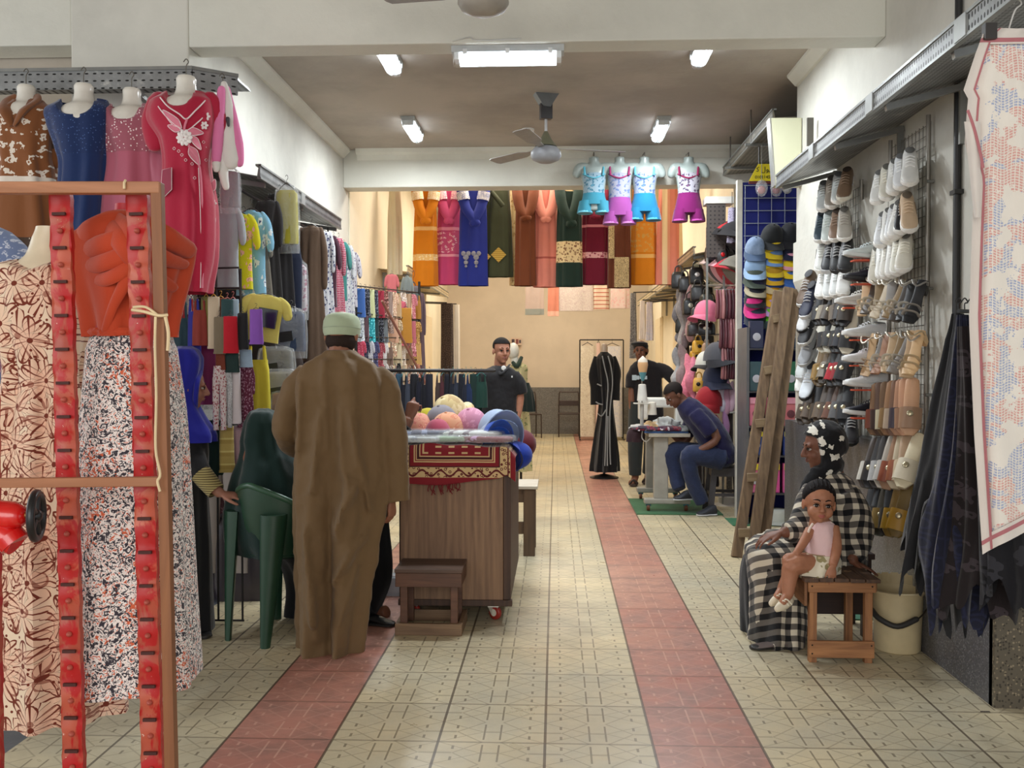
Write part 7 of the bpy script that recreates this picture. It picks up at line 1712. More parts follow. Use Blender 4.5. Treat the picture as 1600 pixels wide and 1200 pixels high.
# black wire frame with coloured hangers in front of the pillar
Yw = 5.12
r = thing('wire_stand', 'black wire stand with bright plastic hangers in front of the pillar', 'stand', (at(330, 900, Yw).x, Yw, 0))
for pts in ([at(270, 421, Yw), at(373, 418, Yw), at(376, 470, Yw), at(376, 560, Yw)], [at(262, 452, Yw), at(378, 450, Yw)]): MB().tube(pts, .006, 8).build('top_wire', M_DARKM, r)
for px in (280, 338, 376): MB().tube([at(px, 420, Yw), (at(px, 420, Yw).x, Yw, .02)], .006, 8).build('leg', M_DARKM, r)
MB().tube([(at(280, 0, Yw).x, Yw, .02), (at(376, 0, Yw).x, Yw, .02)], .006, 8).build('base_wire', M_DARKM, r)
gw = 'small clothes on the bright hangers of the wire stand'
W = [
 ('tank', 268, 462, 590, 30, 5.10, (96, 96, 100), (50, 150, 150), 'grey tank top, leftmost on the wire stand'),
 ('tank', 282, 466, 590, 28, 5.06, (50, 74, 84), (50, 150, 150), 'dark teal tank top on a turquoise hanger'),
 ('tank', 294, 462, 580, 22, 5.10, (176, 50, 56), (150, 50, 44), 'red tank top on a brown-red hanger'),
 ('tank', 303, 462, 560, 22, 5.05, (60, 60, 160), (90, 60, 60), 'blue tank top beside the red one'),
 ('tank', 312, 466, 540, 24, 5.0, (140, 56, 48), (90, 60, 60), 'brick red top beside the blue one'),
 ('fold', 322, 462, 540, 20, 5.02, (132, 124, 66), (206, 150, 30), 'olive folded top on an orange hanger'),
 ('fold', 334, 462, 545, 20, 5.0, (206, 186, 160), (206, 150, 30), 'cream folded top on an orange hanger'),
 ('fold', 345, 464, 530, 22, 5.03, (132, 74, 44), (206, 150, 30), 'rust brown folded garment on an orange hanger'),
 ('fold', 355, 466, 525, 20, 5.0, (50, 78, 80), (206, 110, 100), 'petrol green folded garment on a salmon hanger'),
 ('fold', 364, 466, 540, 20, 5.03, (160, 182, 196), (206, 110, 100), 'pale blue folded garment on a salmon hanger'),
 ('tank', 322, 506, 632, 44, 5.16, (148, 58, 102), (150, 60, 60), 'magenta top above the blue headscarf'),
 ('fold', 343, 494, 553, 20, 4.94, (118, 104, 84), (60, 50, 50), 'khaki folded trousers left of the red ones'),
 ('fold', 360, 493, 552, 24, 4.94, (184, 22, 40), (60, 50, 50), 'red folded trousers on the wire stand'),
 ('fold', 379, 488, 546, 20, 4.96, (26, 26, 30), (60, 50, 50), 'black folded trousers right of the red ones'),
 ('fold', 400, 482, 538, 22, 4.94, (136, 84, 178), (60, 50, 50), 'purple folded trousers beside the yellow shirt'),
 ('fold', 344, 548, 578, 18, 4.98, (120, 56, 40), (60, 50, 50), 'rust folded garment below the khaki trousers'),
 ('fold', 362, 548, 582, 26, 4.98, (30, 52, 50), (60, 50, 50), 'dark green folded shorts below the red trousers'),
 ('fold', 384, 546, 574, 24, 5.0, (150, 170, 190), (60, 50, 50), 'light blue folded shorts below the black trousers'),
 ('pants', 343, 572, 672, 22, 4.98, FL((214, 200, 200), (150, 40, 60), (120, 30, 50), 1.2), (60, 50, 50), 'white and red flowered leggings'),
 ('pants', 354, 572, 668, 20, 5.0, cloth((206, 206, 208), 'toile', (60, 62, 70), sc=1.4), (60, 50, 50), 'grey marbled leggings beside the red flowered ones'),
 ('fold', 366, 572, 662, 22, 5.02, (214, 204, 208), (60, 50, 50), 'pale pink white leggings with a pink stripe'),
 ('gown', 384, 570, 668, 30, 5.05, FL((96, 36, 60), (170, 130, 150), (60, 20, 40), 1.0), (60, 50, 50), 'burgundy flowered dress behind the leggings'),
 ('fold', 354, 664, 738, 24, 5.05, cloth((190, 166, 96), 'hstripe', (170, 146, 80), (206, 190, 120), .5), (60, 50, 50), 'gold towel hanging beside the green headscarf'),
 ('fold', 374, 664, 742, 22, 5.1, cloth((206, 180, 190), 'vstripe', (150, 84, 104), (220, 200, 206), 3), (60, 50, 50), 'pink and white striped towel'),
 ('fold', 336, 655, 742, 24, 5.1, (26, 50, 46), (60, 50, 50), 'dark green towel beside the gold one'),
 ('tank', 402, 536, 640, 40, 5.25, (224, 208, 66), (60, 50, 50), 'bright yellow sleeveless top above the green headscarf'),
]
for q in W: hang(*q[:7], q[8], gw, rnd.uniform(-.35, .35), hanger=q[7])
yl = hang('tee', 418, 460, 534, 72, 5.15, (222, 208, 110), 'pale yellow shirt with a black packet pinned on its front', gl, .1, tilt=.15)
a, b = at(402, 482, 5.08), at(432, 512, 5.08)
MB().box((a.x, 5.075, b.z), (b.x, 5.09, a.z), Matrix.Rotation(.18, 3, 'Y')).build('black_packet', plain((24, 22, 22), .15, spec=.8), yl, bevel=.004)
for (px, y0, y1, w_, Y, c, lab) in ((432, 540, 600, 60, 5.5, (120, 122, 120), 'grey garment in a large clear bag with a dark label'), (440, 575, 640, 64, 5.42, (150, 150, 148), 'pale grey garment in a crinkled clear bag below the first bag'), (455, 480, 560, 50, 5.75, (60, 76, 106), 'blue jeans in a clear bag left of the brown robe'), (443, 610, 650, 44, 5.35, (150, 110, 106), 'dusty pink garment in a clear bag beside the man in brown'), (360, 262, 334, 34, 5.15, (150, 150, 156), 'packed garment with orange print hung below the pink baby suit')):
    o = hang('bag', px, y0, y1, w_, Y, c, lab, 'garments in clear bags at the left', rnd.uniform(-.2, .2))
    if 'label' in lab or 'jeans' in lab or 'crinkled' in lab:
        q = at(px - 8, (y0 + y1) / 2 + 6, Y - .06); MB().box((q.x - .04, Y - .066, q.z - .03), (q.x + .04, Y - .060, q.z + .03), Matrix.Rotation(-.15, 3, 'Y')).build('paper_label', plain((30, 34, 44), .4), o, smooth=False)
# ================================================================== ROW OF GOWNS BEYOND THE SECOND BEAM
YG = 11.7
zr = at(860, 258, YG).z
r = thing('hanging_rail', 'thin rail behind the second beam carrying the row of bright gowns', 'rail', (0, YG, zr + .05))
MB().tube([(at(598, 0, YG).x, YG, zr + .05), (at(1100, 0, YG).x, YG, zr + .05)], .012, 8).build('rail', M_DARKM, r)
for px in (620, 860, 1095): MB().tube([(at(px, 0, YG).x, YG, zr + .05), (at(px, 0, YG).x, YG, 4.249)], .006, 6).build('hanger_rod', M_DARKM, r)
gg = 'bright gowns hung in a row beyond the second beam'
def fr(y, yb): return (yb - y) / (yb - 262)
def gown(xl, xr, yb, col, label, bands=(), slv=None, knot=None, cuff=None, dY=0, seed=1, extra=None, wtop=None, pat=None):
    Y = YG + dY; c = at((xl + xr)/2, 262, Y)
    r = thing('hanging_gown', label, 'gown', c, 0, gg)
    mat = cloth(col, pat[0] if pat else None, *(pat[1:] if pat else ()), bands=bands, rough=.8) if pat else cloth(col, bands=bands, rough=.8)
    xm = (xl + xr)/2; hw = (xr - xl)/2; wt = wtop or hw * .85
    MB().body(prow([(262, xm - wt*.4, xm + wt*.4, .03), (268, xm - wt, xm + wt, .05), (300, xm - wt, xm + wt, .06), (345, xm - hw*.92, xm + hw*.92, .07), (yb, xl, xr, .085)], Y), n=60, folds=6, amp=.012, seed=seed, sub=6, cap=False, power=2.6).build('gown', mat, r)
    if slv:
        sm_ = cloth(slv, rough=.8); kx, ky = knot or (xm, 345)
        for q in (-1, 1):
            MB().tube(pxt([(xm + q*wt*.95, 280, -.05), (xm + q*wt*.85, 305, -.10), (xm + q*wt*.5, 328, -.13), (kx - q*3, ky, -.15)], Y), [.06, .065, .06, .045], 12, smooth=4, flat=.5, round_=True).build('sleeve', sm_, r)
            if cuff: MB().tube(pxt([(xm + q*wt*.86, 300, -.10), (xm + q*wt*.74, 313, -.115)], Y), [.074, .074], 12, flat=.56, cap=False).build('cuff_band', cloth(cuff, 'lace', (255, 250, 240), sc=1.2), r)
    hook((c.x, Y, c.z - .01), (c.x, Y, zr + .06)).build('hook', M_STEELW, r)
    return r
def B(y0, y1, yb, *c): return (fr(y1, yb), fr(y0, yb)) + c
gown(646, 684, 447, (226, 134, 18), 'orange gown, leftmost of the bright row', [B(355, 361, 447, (240, 190, 120)), B(398, 408, 447, (236, 190, 120), (250, 225, 180), 40)], (226, 134, 18), cuff=(236, 190, 120), seed=1)
gown(683, 720, 445, (206, 72, 122), 'pink gown with a white flowered panel', [B(356, 361, 445, (236, 150, 170)), B(363, 396, 445, (206, 84, 126), (244, 200, 206), 24), B(398, 402, 445, (236, 160, 176))], (212, 80, 128), cuff=(220, 110, 150), dY=.12, seed=2)
o = gown(716, 763, 447, (34, 48, 142), 'royal blue gown with two silver ornaments near the hem', (), (34, 48, 142), (742, 348), cuff=(90, 100, 160), dY=-.06, seed=3)
for px in (728, 744): 
    for (dx, y, s) in ((-4, 396, .028), (4, 396, .028), (0, 402, .034), (0, 410, .026), (0, 416, .016)): MB().ell(at(px + dx, y, YG - .165), (s, .008, s)).build('ornament', cloth((170, 166, 158), 'lace', (90, 96, 140), sc=2), o)
o = gown(757, 800, 433, (66, 70, 46), 'olive gown with gold diamond patches', (), None, dY=.02, seed=4, wtop=17)
for (px, py, s) in ((779, 398, 12), (760, 401, 7)):
    MB().rings([[at(px + dx*s, py + dy*s, YG + yy) for dx, dy in ((-1, 0), (0, -1), (1, 0), (0, 1))] for yy in (-.10, -.088)]).build('diamond_patch', cloth((196, 160, 70), 'hstripe', (150, 110, 40), (230, 200, 110), 3), o)
MB().tube(pxt([(768, 300, -.08), (778, 312, -.1), (786, 322, -.1)], YG), .03, 10, smooth=3, flat=.5).build('belt', cloth((60, 64, 42)), o)
gown(797, 812, 446, (232, 206, 152), 'cream flowered gown edge behind the brown gown', (), None, dY=.18, seed=5, pat=('floral', (210, 176, 120), (120, 80, 50), 1.0))
gown(804, 838, 447, (118, 60, 30), 'brown gown with twisted front, sixth from the left', (), (118, 60, 30), (822, 340), dY=-.02, seed=6)
gown(834, 872, 449, (236, 144, 126), 'salmon gown with tied sleeves', [B(402, 405, 449, (180, 90, 80))], (238, 150, 132), (853, 342), dY=.06, seed=7)
gown(870, 909, 448, (26, 50, 42), 'dark green gown with a cream printed band', [B(378, 411, 448, (232, 208, 160), (120, 70, 44), 34), B(262, 300, 448, (232, 208, 160), (120, 70, 44), 34)], (26, 50, 42), (893, 350), dY=-.04, seed=8)
gown(908, 952, 445, (122, 18, 48), 'maroon gown with pink bands', [B(352, 356, 445, (226, 140, 150)), B(395, 404, 445, (236, 180, 180), (150, 40, 70), 30)], (126, 20, 52), (930, 338), dY=.08, seed=9)
o = gown(949, 986, 450, (110, 56, 34), 'brown and cream patchwork gown', [], None, dY=-.06, seed=10)
PW = cloth((232, 206, 154), 'toile', (90, 60, 40), sc=1.6)
for (x0_, y0_, x1_, y1_) in ((951, 352, 960, 404), (960, 402, 983, 449)): MB().box(at(x0_, y1_, YG - .165), at(x1_, y0_, YG - .150)).build('cream_panel', PW, o, bevel=.005)
gown(985, 1027, 445, (232, 140, 24), 'orange lace gown below the kneeling-height blue shorts', [B(350, 395, 445, (232, 150, 50), (220, 170, 90), 22), B(398, 404, 445, (245, 190, 110))], None, dY=.04, seed=11)
gown(1026, 1066, 445, (232, 140, 118), 'salmon gown with cream side stripes, rightmost of the row', (), None, dY=-.02, seed=12, pat=('vstripe', (244, 214, 170), (232, 160, 130), .35), wtop=16)
for o in [q for q in bpy.data.objects if q.get('label', '').startswith('orange lace')]: o['label'] = 'orange lace gown under the bright blue shorts'
gown(606, 628, 430, (226, 214, 186), 'cream outfit on a hanger at the left end, beside the bright wall', (), None, dY=.1, seed=13, wtop=8)
# pale shawls further back
YS = 14.6
gs = 'pale shawls hung further back'
for (xl, xr, yt, yb, mat, lab) in ((821, 849, 400, 492, cloth((206, 186, 176), None, bands=((0, .1, (150, 156, 150)),)), 'grey-pink shawl with a grey hem, leftmost of the pale ones'), (857, 873, 400, 494, cloth((232, 150, 126), None, bands=((0, .08, (240, 190, 170)),)), 'salmon shawl with a curved hem'), (873, 926, 400, 486, cloth((232, 222, 214), 'toile', (200, 180, 180)), 'white flowered shawl in the middle'), (928, 951, 400, 484, cloth((232, 210, 186), 'hstripe', (190, 120, 100), (236, 224, 206), 1.2), 'cream shawl with rows of brick red pattern'), (954, 983, 400, 482, FL((236, 212, 204), (226, 180, 176), (240, 230, 220)), 'pale pink flowered shawl')):
    c = at((xl + xr)/2, yt, YS); r = thing('hanging_shawl', lab, 'shawl', c, 0, gs)
    MB().body(prow([(yt, xl, xr, .03), ((yt+yb)/2, xl, xr, .04), (yb, xl, xr, .045)], YS), n=48, folds=5, amp=.012, seed=xl % 7, sub=5, cap=False, power=3).build('cloth', mat, r)
    for q in (xl + 3, xr - 3): hook((at(q, yt, YS).x, YS, c.z - .01), (at(q, yt, YS).x, YS, at(0, 386, YS).z)).build('hook', M_STEELW, r)
r = thing('hanging_rail', 'thin rail carrying the pale shawls further back', 'rail', at(900, 387, YS)); zz = at(0, 387, YS).z
MB().tube([(at(815, 0, YS).x, YS, zz), (at(990, 0, YS).x, YS, zz)], .010, 8).build('rail', M_DARKM, r)
for px in (818, 988): MB().tube([(at(px, 0, YS).x, YS, zz), (at(px, 0, YS).x, YS, 4.249)], .006, 6).build('hanger_rod', M_DARKM, r)
# ---- kid torso mannequins on the beam
M_MG = plain((150, 160, 156), .3); YM = 9.80
for (px, ysh, yb, top, c2, c3, sh, trim, lab) in ((928, 303, 333, (176, 206, 222), (60, 110, 130), (90, 150, 180), (70, 168, 196), (90, 170, 190), 'child torso in a pale blue patterned top and turquoise shorts, first from the left'),
    (968, 310, 350, (186, 186, 206), (90, 110, 150), (120, 90, 140), (178, 84, 170), (140, 40, 90), 'child torso in a lilac-trimmed top and purple shorts, second from the left'),
    (1007, 304, 344, (176, 190, 214), (70, 90, 140), (80, 120, 170), (28, 140, 190), (90, 160, 190), 'child torso in a blue flowered top and bright blue shorts, third from the left'),
    (1076, 303, 346, (206, 202, 214), (70, 60, 80), (120, 60, 110), (140, 14, 110), (130, 20, 70), 'child torso in a white flowered top and magenta shorts, apart on the right')):
    c = at(px, 246, YM); r = thing('hanging_mannequin', lab, 'mannequin', c, 0, 'child torso mannequins on the second beam')
    m = MB().body(prow([(246, px - 8, px + 8, .05), (255, px - 8, px + 8, .05), (259, px - 12, px + 12, .055), (263, px - 19, px + 19, .07), (272, px - 20, px + 20, .08), (300, px - 17, px + 17, .075), (330, px - 16, px + 16, .07)], YM), n=28, sub=4)
    for q in (-1, 1): m.tube(pxt([(px + q*12, 262, 0), (px + q*22, 263, 0), (px + q*27, 272, 0)], YM), [.05, .055, .045], 14, smooth=3, round_=True)
    m.build('torso', M_MG, r, remesh=.012)
    top, sh = (tuple(int(q * .82) for q in w_) for w_ in (top, sh)); TPM = cloth(top, 'floral', c2, c3, 1.4)
    MB().body(prow([(272, px - 17, px + 17, .088), (278, px - 19, px + 19, .092), (292, px - 17, px + 17, .09), (ysh + 3, px - 17, px + 17, .092)], YM), n=36, sub=4, cap=False).build('top', TPM, r)
    for q in (-1, 1): MB().tube(pxt([(px + q*14, 274, -.085), (px + q*15, 262, -.05), (px + q*13, 258, 0)], YM), .011, 8, smooth=3).build('shoulder_strap', cloth(trim), r)
    MB().tube(pxt([(px - 17, 272, -.04), (px - 8, 276, -.085), (px, 278, -.095), (px + 8, 276, -.085), (px + 17, 272, -.04)], YM), .008, 8, smooth=3).build('neck_trim', cloth(trim), r)
    SHM = cloth(sh); m = MB().body(prow([(ysh, px - 17, px + 17, .095), (ysh + 10, px - 19, px + 19, .10), (yb - 12, px - 23, px + 23, .10)], YM), n=36, sub=4)
    for q in (-1, 1): m.body(prow([(yb - 18, px + q*12 - 11, px + q*12 + 11, .095), (yb, px + q*14 - 12, px + q*14 + 12, .10)], YM), n=24, folds=4, amp=.005, sub=4)
    s_ = m.build('shorts', SHM, r)
    for q in (-1, 1): MB().body(prow([(yb - 2, px + q*14 - 12, px + q*14 + 12, .102), (yb + .6, px + q*14 - 12.3, px + q*14 + 12.3, .104)], YM), n=24, sub=2, cap=False).build('hem', cloth(tuple(min(255, q_ + 60) for q_ in sh)), s_)
    MB().tube([(c.x, YM, c.z - .01), (c.x, YM, c.z + .05), (c.x, 9.95, c.z + .06), (c.x, 10.029, c.z + .07)], .005, 6).build('hook', M_STEELW, r)
# ================================================================== CHILDREN CLOTHES STALL, LEFT REAR
gk = 'small children clothes on the left rear stall'
rk = random.Random(5)
r = thing('clothes_stand', 'dark metal display frame of the children clothes stall at the left', 'stand', (-1.95, 9.6, 0))
ptsf = [at(557, 440, 8.9), at(570, 436, 9.1), at(590, 444, 9.5), at(640, 440, 10.6)]
for yy, px in ((8.9, 556), (10.9, 655)):
    a = at(px, 440, yy); MB().tube([a, (a.x, yy, 0)], .014, 8).build('post', M_DARKM, r)
ROWS = [(452, 498, 'top'), (494, 536, 'second'), (532, 574, 'third'), (566, 606, 'fourth'), (600, 650, 'lowest')]
PALL = [((70, 110, 180), 'blue'), ((34, 36, 48), 'black'), ((170, 176, 120), 'lime and black'), ((40, 44, 60), 'dark navy'), ((150, 40, 56), 'red'), ((120, 70, 60), 'brown'), ((60, 60, 66), 'charcoal')]
PALM = [((196, 206, 214), 'white'), ((60, 30, 40), 'dark maroon'), ((40, 150, 160), 'turquoise'), ((34, 56, 60), 'dark green'), ((28, 30, 40), 'black'), ((70, 76, 80), 'grey'), ((176, 150, 120), 'beige')]
PALB = [((196, 60, 84), 'pink-red'), ((36, 36, 60), 'navy printed'), ((190, 190, 200), 'grey printed'), ((60, 60, 100), 'blue printed'), ((140, 50, 60), 'wine printed'), ((206, 200, 196), 'white printed'), ((40, 40, 46), 'black printed')]
PALT = [((206, 160, 132), 'peach'), ((190, 160, 124), 'tan'), ((214, 190, 166), 'cream'), ((150, 120, 92), 'light brown'), ((196, 110, 120), 'pink'), ((180, 130, 60), 'ochre'), ((120, 96, 84), 'brown')]
for ri, (y0, y1, rn) in enumerate(ROWS):
    zA = at(560, y0, 8.9).z
    n = 13
    for k in range(n):
        t_ = k / (n - 1); px = 563 + (88 if ri < 4 else 84) * t_ ; Y = 8.95 + 1.9 * t_
        yy0 = y0 + (-2 + 10 * t_) * (1 if ri < 2 else -.6 if ri > 3 else .4); hpx = (y1 - y0) * (1 - .16 * t_)
        left = t_ < .45
        pal = (PALL, PALM, PALB, PALB, PALT)[ri] if left else PALT if ri != 3 else [((120, 84, 70), 'brown'), ((30, 28, 30), 'black'), ((206, 180, 150), 'beige'), ((170, 130, 110), 'tan'), ((214, 200, 180), 'cream'), ((190, 120, 100), 'terracotta'), ((150, 130, 116), 'taupe')]
        c, cn = pal[k % 7]; pt = (None, 'print', 'vstripe', 'floral')[(k + ri) % 4] if not (left and ri == 2) else 'floral'
        mt = cloth(c, pt, tuple(min(255, q + 90) for q in c), tuple(int(q * .4) for q in c), 1.4 if pt != 'vstripe' else 2.5)
        kind = ('tank', 'tee', 'fold', 'shorts')[(k * 3 + ri) % 4] if not left else ('fold', 'fold', 'tee', 'tee', 'fold')[ri]
        o = hang(kind, px, yy0, yy0 + hpx * (.62 if kind == 'shorts' else 1), 15 + rk.uniform(-2, 3), Y, mt, '%s children garment, %s from the front in the %s row of the stall' % (cn, ORD[k], rn), gk, rk.uniform(-.5, .3))
    a, b = at(560, y0 - 5, 8.85), at(653, y0 + (5 if ri < 2 else -4), 10.9)
    MB().tube([a, b], .007, 6).build('rail', M_DARKM, r)
    for q in (a, b): MB().tube([q, (-2.21, q.y, q.z)], .007, 6).build('rail', M_DARKM, r)
g4 = 'grey outfits at the end of the left rear stall'
for k, (px, y0, y1, c, lab) in enumerate(((636, 430, 540, (140, 150, 150), 'grey-green jacket hung high at the end of the stall'), (646, 444, 590, (120, 112, 118), 'grey trousers at the end of the stall'), (655, 456, 600, (110, 90, 100), 'mauve-grey garment, last before the bright wall'), (612, 428, 470, (206, 110, 112), 'salmon pink top hung high above the tan clothes'), (626, 470, 540, (206, 100, 116), 'pink dress in the middle of the stall'), (634, 480, 536, (186, 130, 50), 'ochre garment beside the pink dress'))):
    hang('tee' if k in (0, 3) else 'gown' if k in (2, 4) else 'fold', px, y0, y1, 20, 11.0 + .1*k if k < 3 else 10.3, c, lab, g4, .2)
a, b = at(597, 470, 8.7), at(668, 604, 9.6); tag(MB().tube([a, b, (b.x + .05, 9.7, .02)], .013, 8).build('wooden_pole', plain((150, 96, 80), .6)), 'thin red-brown pole leaning diagonally before the tan children clothes', 'pole')
# ---- black clothes rail behind the cart
Y = 7.6
r = thing('clothes_rail', 'black horizontal clothes rail in front of the man in the polo shirt', 'rail', (at(690, 579, Y).x, Y, 0))
MB().tube([at(575, 579, Y), at(772, 579, Y)], .014, 10, round_=True).build('bar', plain((30, 24, 26), .4), r)
for px in (580, 704): a = at(px, 579, Y); MB().tube([a, (a.x, Y, .02)], .014, 8).tube([(a.x, Y - .3, .02), (a.x, Y + .3, .02)], .014, 8).build('leg', plain((30, 24, 26), .4), r)
gr_ = 'dark clothes on the black rail behind the cart'
CL = [(602, (20, 22, 34), 'black'), (610, (26, 26, 34), 'black'), (617, (18, 20, 30), 'black'), (624, (40, 70, 90), 'dark petrol'), (631, (22, 24, 36), 'black'), (639, (60, 66, 80), 'slate grey'), (647, (20, 20, 28), 'black'), (656, (22, 24, 40), 'navy'), (664, (18, 20, 30), 'black'), (671, (24, 26, 40), 'navy'), (686, (70, 56, 52), 'brown'), (693, (80, 40, 46), 'dark red'), (700, (20, 22, 34), 'black'), (708, (26, 30, 44), 'navy'), (715, (44, 50, 66), 'slate blue'), (722, (22, 24, 36), 'black'), (728, (30, 34, 50), 'dark navy'), (736, (28, 44, 80), 'blue'), (743, (20, 44, 40), 'dark green'), (752, (22, 58, 50), 'green')]
for k, (px, c, cn) in enumerate(CL):
    hang('tank' if k % 3 else 'fold', px, 583, 655 - (k % 4) * 6, 15 if px < 735 else 20, Y, cloth(c), '%s garment, %s from the left on the black rail behind the cart' % (cn, (ORD + ['nineteenth', 'last'])[k]), gr_, .9 if px < 735 else .3)
# ================================================================== REAR HALL
tag(MB().box(at(798, 539, 19.5), at(815, 528, 19.56)).build('paper_notice', plain((206, 180, 160), .6), None, smooth=False), 'small notice with dark photos on the far wall', 'notice')
q = bpy.data.objects['paper_notice']
for (a, b, c_, d, col_) in ((799.5, 537, 804, 530, (60, 44, 50)), (806, 537, 810, 530, (120, 60, 54)), (811, 536, 814, 531, (70, 60, 64))): MB().box(at(a, b, 19.49), at(c_, d, 19.498)).build('picture', plain(col_, .5), q, smooth=False)
def metal_chair(px, py, Y, label, rz):
    c = at(px, py, Y); c.z = 0; r = thing('metal_chair', label, 'chair', c, rz, 'dark metal chairs at the far wall'); m_ = plain((66, 54, 50), .4, .3)
    for q in (-1, 1):
        MB().tube([(q*.2, .18, 0), (q*.2, .17, .45), (q*.19, .20, .84), (q*.15, .205, .87)], .012, 8, smooth=3).build('back_leg', m_, r, local=True); MB().tube([(q*.2, -.2, 0), (q*.2, -.18, .45)], .012, 8).build('leg', m_, r, local=True)
    MB().tube([(-.15, .205, .87), (.15, .205, .87)], .012, 8).build('top_tube', m_, r, local=True)
    MB().box((-.19, .185, .60), (.19, .2, .70)).build('backrest', m_, r, local=True, bevel=.004); MB().box((-.21, -.2, .44), (.21, .2, .465)).build('seat', m_, r, local=True, bevel=.006)
metal_chair(889, 678, 18.9, 'dark metal chair by the far wall left of the white cloths', 0)
metal_chair(826, 678, 18.6, 'dark metal chair by the far wall behind the green flowered dress', .3)
# clothes rack with white cloths
Y = 18.0; r = thing('clothes_rack', 'thin metal rack with white cloths before the far wall', 'rack', (at(940, 686, Y).x, Y, 0))
for px in (906, 974): a = at(px, 531, Y); MB().tube([a, (a.x, Y, .03)], .012, 8).tube([(a.x, Y - .3, .03), (a.x, Y + .3, .03)], .012, 8).build('post', M_DARKM, r)
MB().tube([at(906, 531, Y), at(974, 531, Y)], .012, 8).build('bar', M_DARKM, r)
for (xl, xr, yt, yb, mat, lab) in ((906, 930, 540, 682, cloth((224, 216, 200), 'toile', (190, 176, 160), sc=.7), 'white patterned cloth at the left of the far rack'), (931, 939, 536, 682, cloth((222, 190, 180)), 'pale pink cloth in the middle of the far rack'), (941, 972, 541, 682, cloth((226, 222, 220), 'toile', (186, 190, 210), sc=.6), 'white and blue patterned cloth at the right of the far rack')):
    c = at((xl + xr)/2, 532, Y); o = thing('hanging_cloth', lab, 'cloth', c, 0, 'cloths on the far rack')
    MB().body(prow([(yt, xl + 1, xr - 1, .03), (yb, xl, xr, .05)], Y), n=40, folds=5, amp=.01, sub=8, cap=False, power=3).build('cloth', mat, o); hook(c + V((0, 0, -.06)), c + V((0, 0, .015))).build('hook', M_STEELW, o); MB().tube([at(xl + 2, yt + 1, Y), at((xl+xr)/2, yt - 5, Y), at(xr - 2, yt + 1, Y)], .006, 6).build('hanger', M_DARKM, o)
# black abaya on a stand
Y = 12.0; c = at(944, 738, Y); r = thing('dress_form', 'black robe with grey stripes on a stand in the middle of the walkway', 'mannequin', (c.x, Y, 0))
BKR = cloth((14, 13, 17), sheen=.3)
MB().tube([at(944, 542, Y), at(944, 556, Y)], .045, 16, round_=True).build('neck', plain((190, 170, 150), .4), r)
MB().body(prow([(550, 938, 950, .05), (555, 934, 956, .08), (562, 931, 960, .11), (590, 933, 959, .12), (620, 936, 958, .12), (640, 936, 958, .12), (680, 930, 962, .15), (720, 925, 966, .17), (736, 924, 966, .17)], Y), n=64, folds=8, amp=.02, seed=4, sub=6, cap=True).build('robe', BKR, r)
for q, pts in ((-1, [(934, 558, 0), (928, 585, -.02), (931, 605, -.04), (933, 632, -.04)]), (1, [(956, 558, 0), (962, 580, -.02), (960, 600, -.04), (958, 625, -.04)])): MB().tube(pxt(pts, Y), [.05, .065, .07, .085], 14, smooth=4, flat=.6).build('sleeve', BKR, r)
GSL = cloth((150, 150, 148))
for pts in ([(941, 556, -.10), (945, 575, -.135), (950, 600, -.14), (948, 640, -.15), (946, 700, -.19), (945, 728, -.20)], [(950, 556, -.10), (955, 575, -.13), (957, 600, -.13), (953, 645, -.15), (953, 700, -.18), (954, 726, -.19)], [(947, 640, -.15), (940, 650, -.15), (934, 646, -.12)], [(931, 628, -.10), (936, 631, -.13), (942, 632, -.14)], [(933, 600, -.11), (940, 603, -.14)], [(950, 650, -.15), (949, 700, -.18), (949, 728, -.2)]):
    MB().tube(pxt(pts, Y), .008, 6, smooth=4, flat=.5).build('grey_stripe', GSL, r)
MB().tube([(c.x, Y, .05), (c.x, Y, .3)], .015, 8).lathe([(.18, 0), (.18, .012), (.02, .05)], (c.x, Y, 0)).build('stand', M_DARKM, r)
# green flowered dress on a mannequin
Y = 11.0; c = at(814, 735, Y); r = thing('dress_form', 'white-necked mannequin in a long cream dress with green flowers behind the cart', 'mannequin', (c.x, Y, 0))
MB().ell(at(802, 549, Y), (.07, .085, .10)).tube([at(803, 556, Y), at(806, 572, Y)], .05, 14).build('torso', plain((214, 208, 192), .3), r)
MB().body(prow([(566, 803, 816, .05), (572, 798, 824, .09), (590, 799, 824, .11), (620, 803, 824, .11), (660, 802, 828, .13), (700, 800, 830, .15), (735, 798, 831, .16)], Y), n=60, folds=7, amp=.016, seed=6, sub=6).build('dress', cloth((190, 178, 130), 'floral', (120, 128, 80), (220, 210, 180), .8), r)
MB().tube(pxt([(801, 566, -.06), (808, 572, -.10), (815, 558, -.03)], Y), [.02, .03, .02], 10, smooth=4).build('scarf', cloth((40, 56, 44)), r)
MB().tube([(c.x, Y, .02), at(814, 700, Y)], .015, 8).lathe([(.16, 0), (.16, .012), (.02, .05)], (c.x, Y, 0)).build('stand', M_DARKM, r)
MB().body(prow([(598, 820, 827, .03), (612, 818, 832, .06), (643, 817, 836, .07)], Y - .25), n=32, folds=4, amp=.01, sub=4).build('dark_bag', cloth((20, 32, 28)), r)
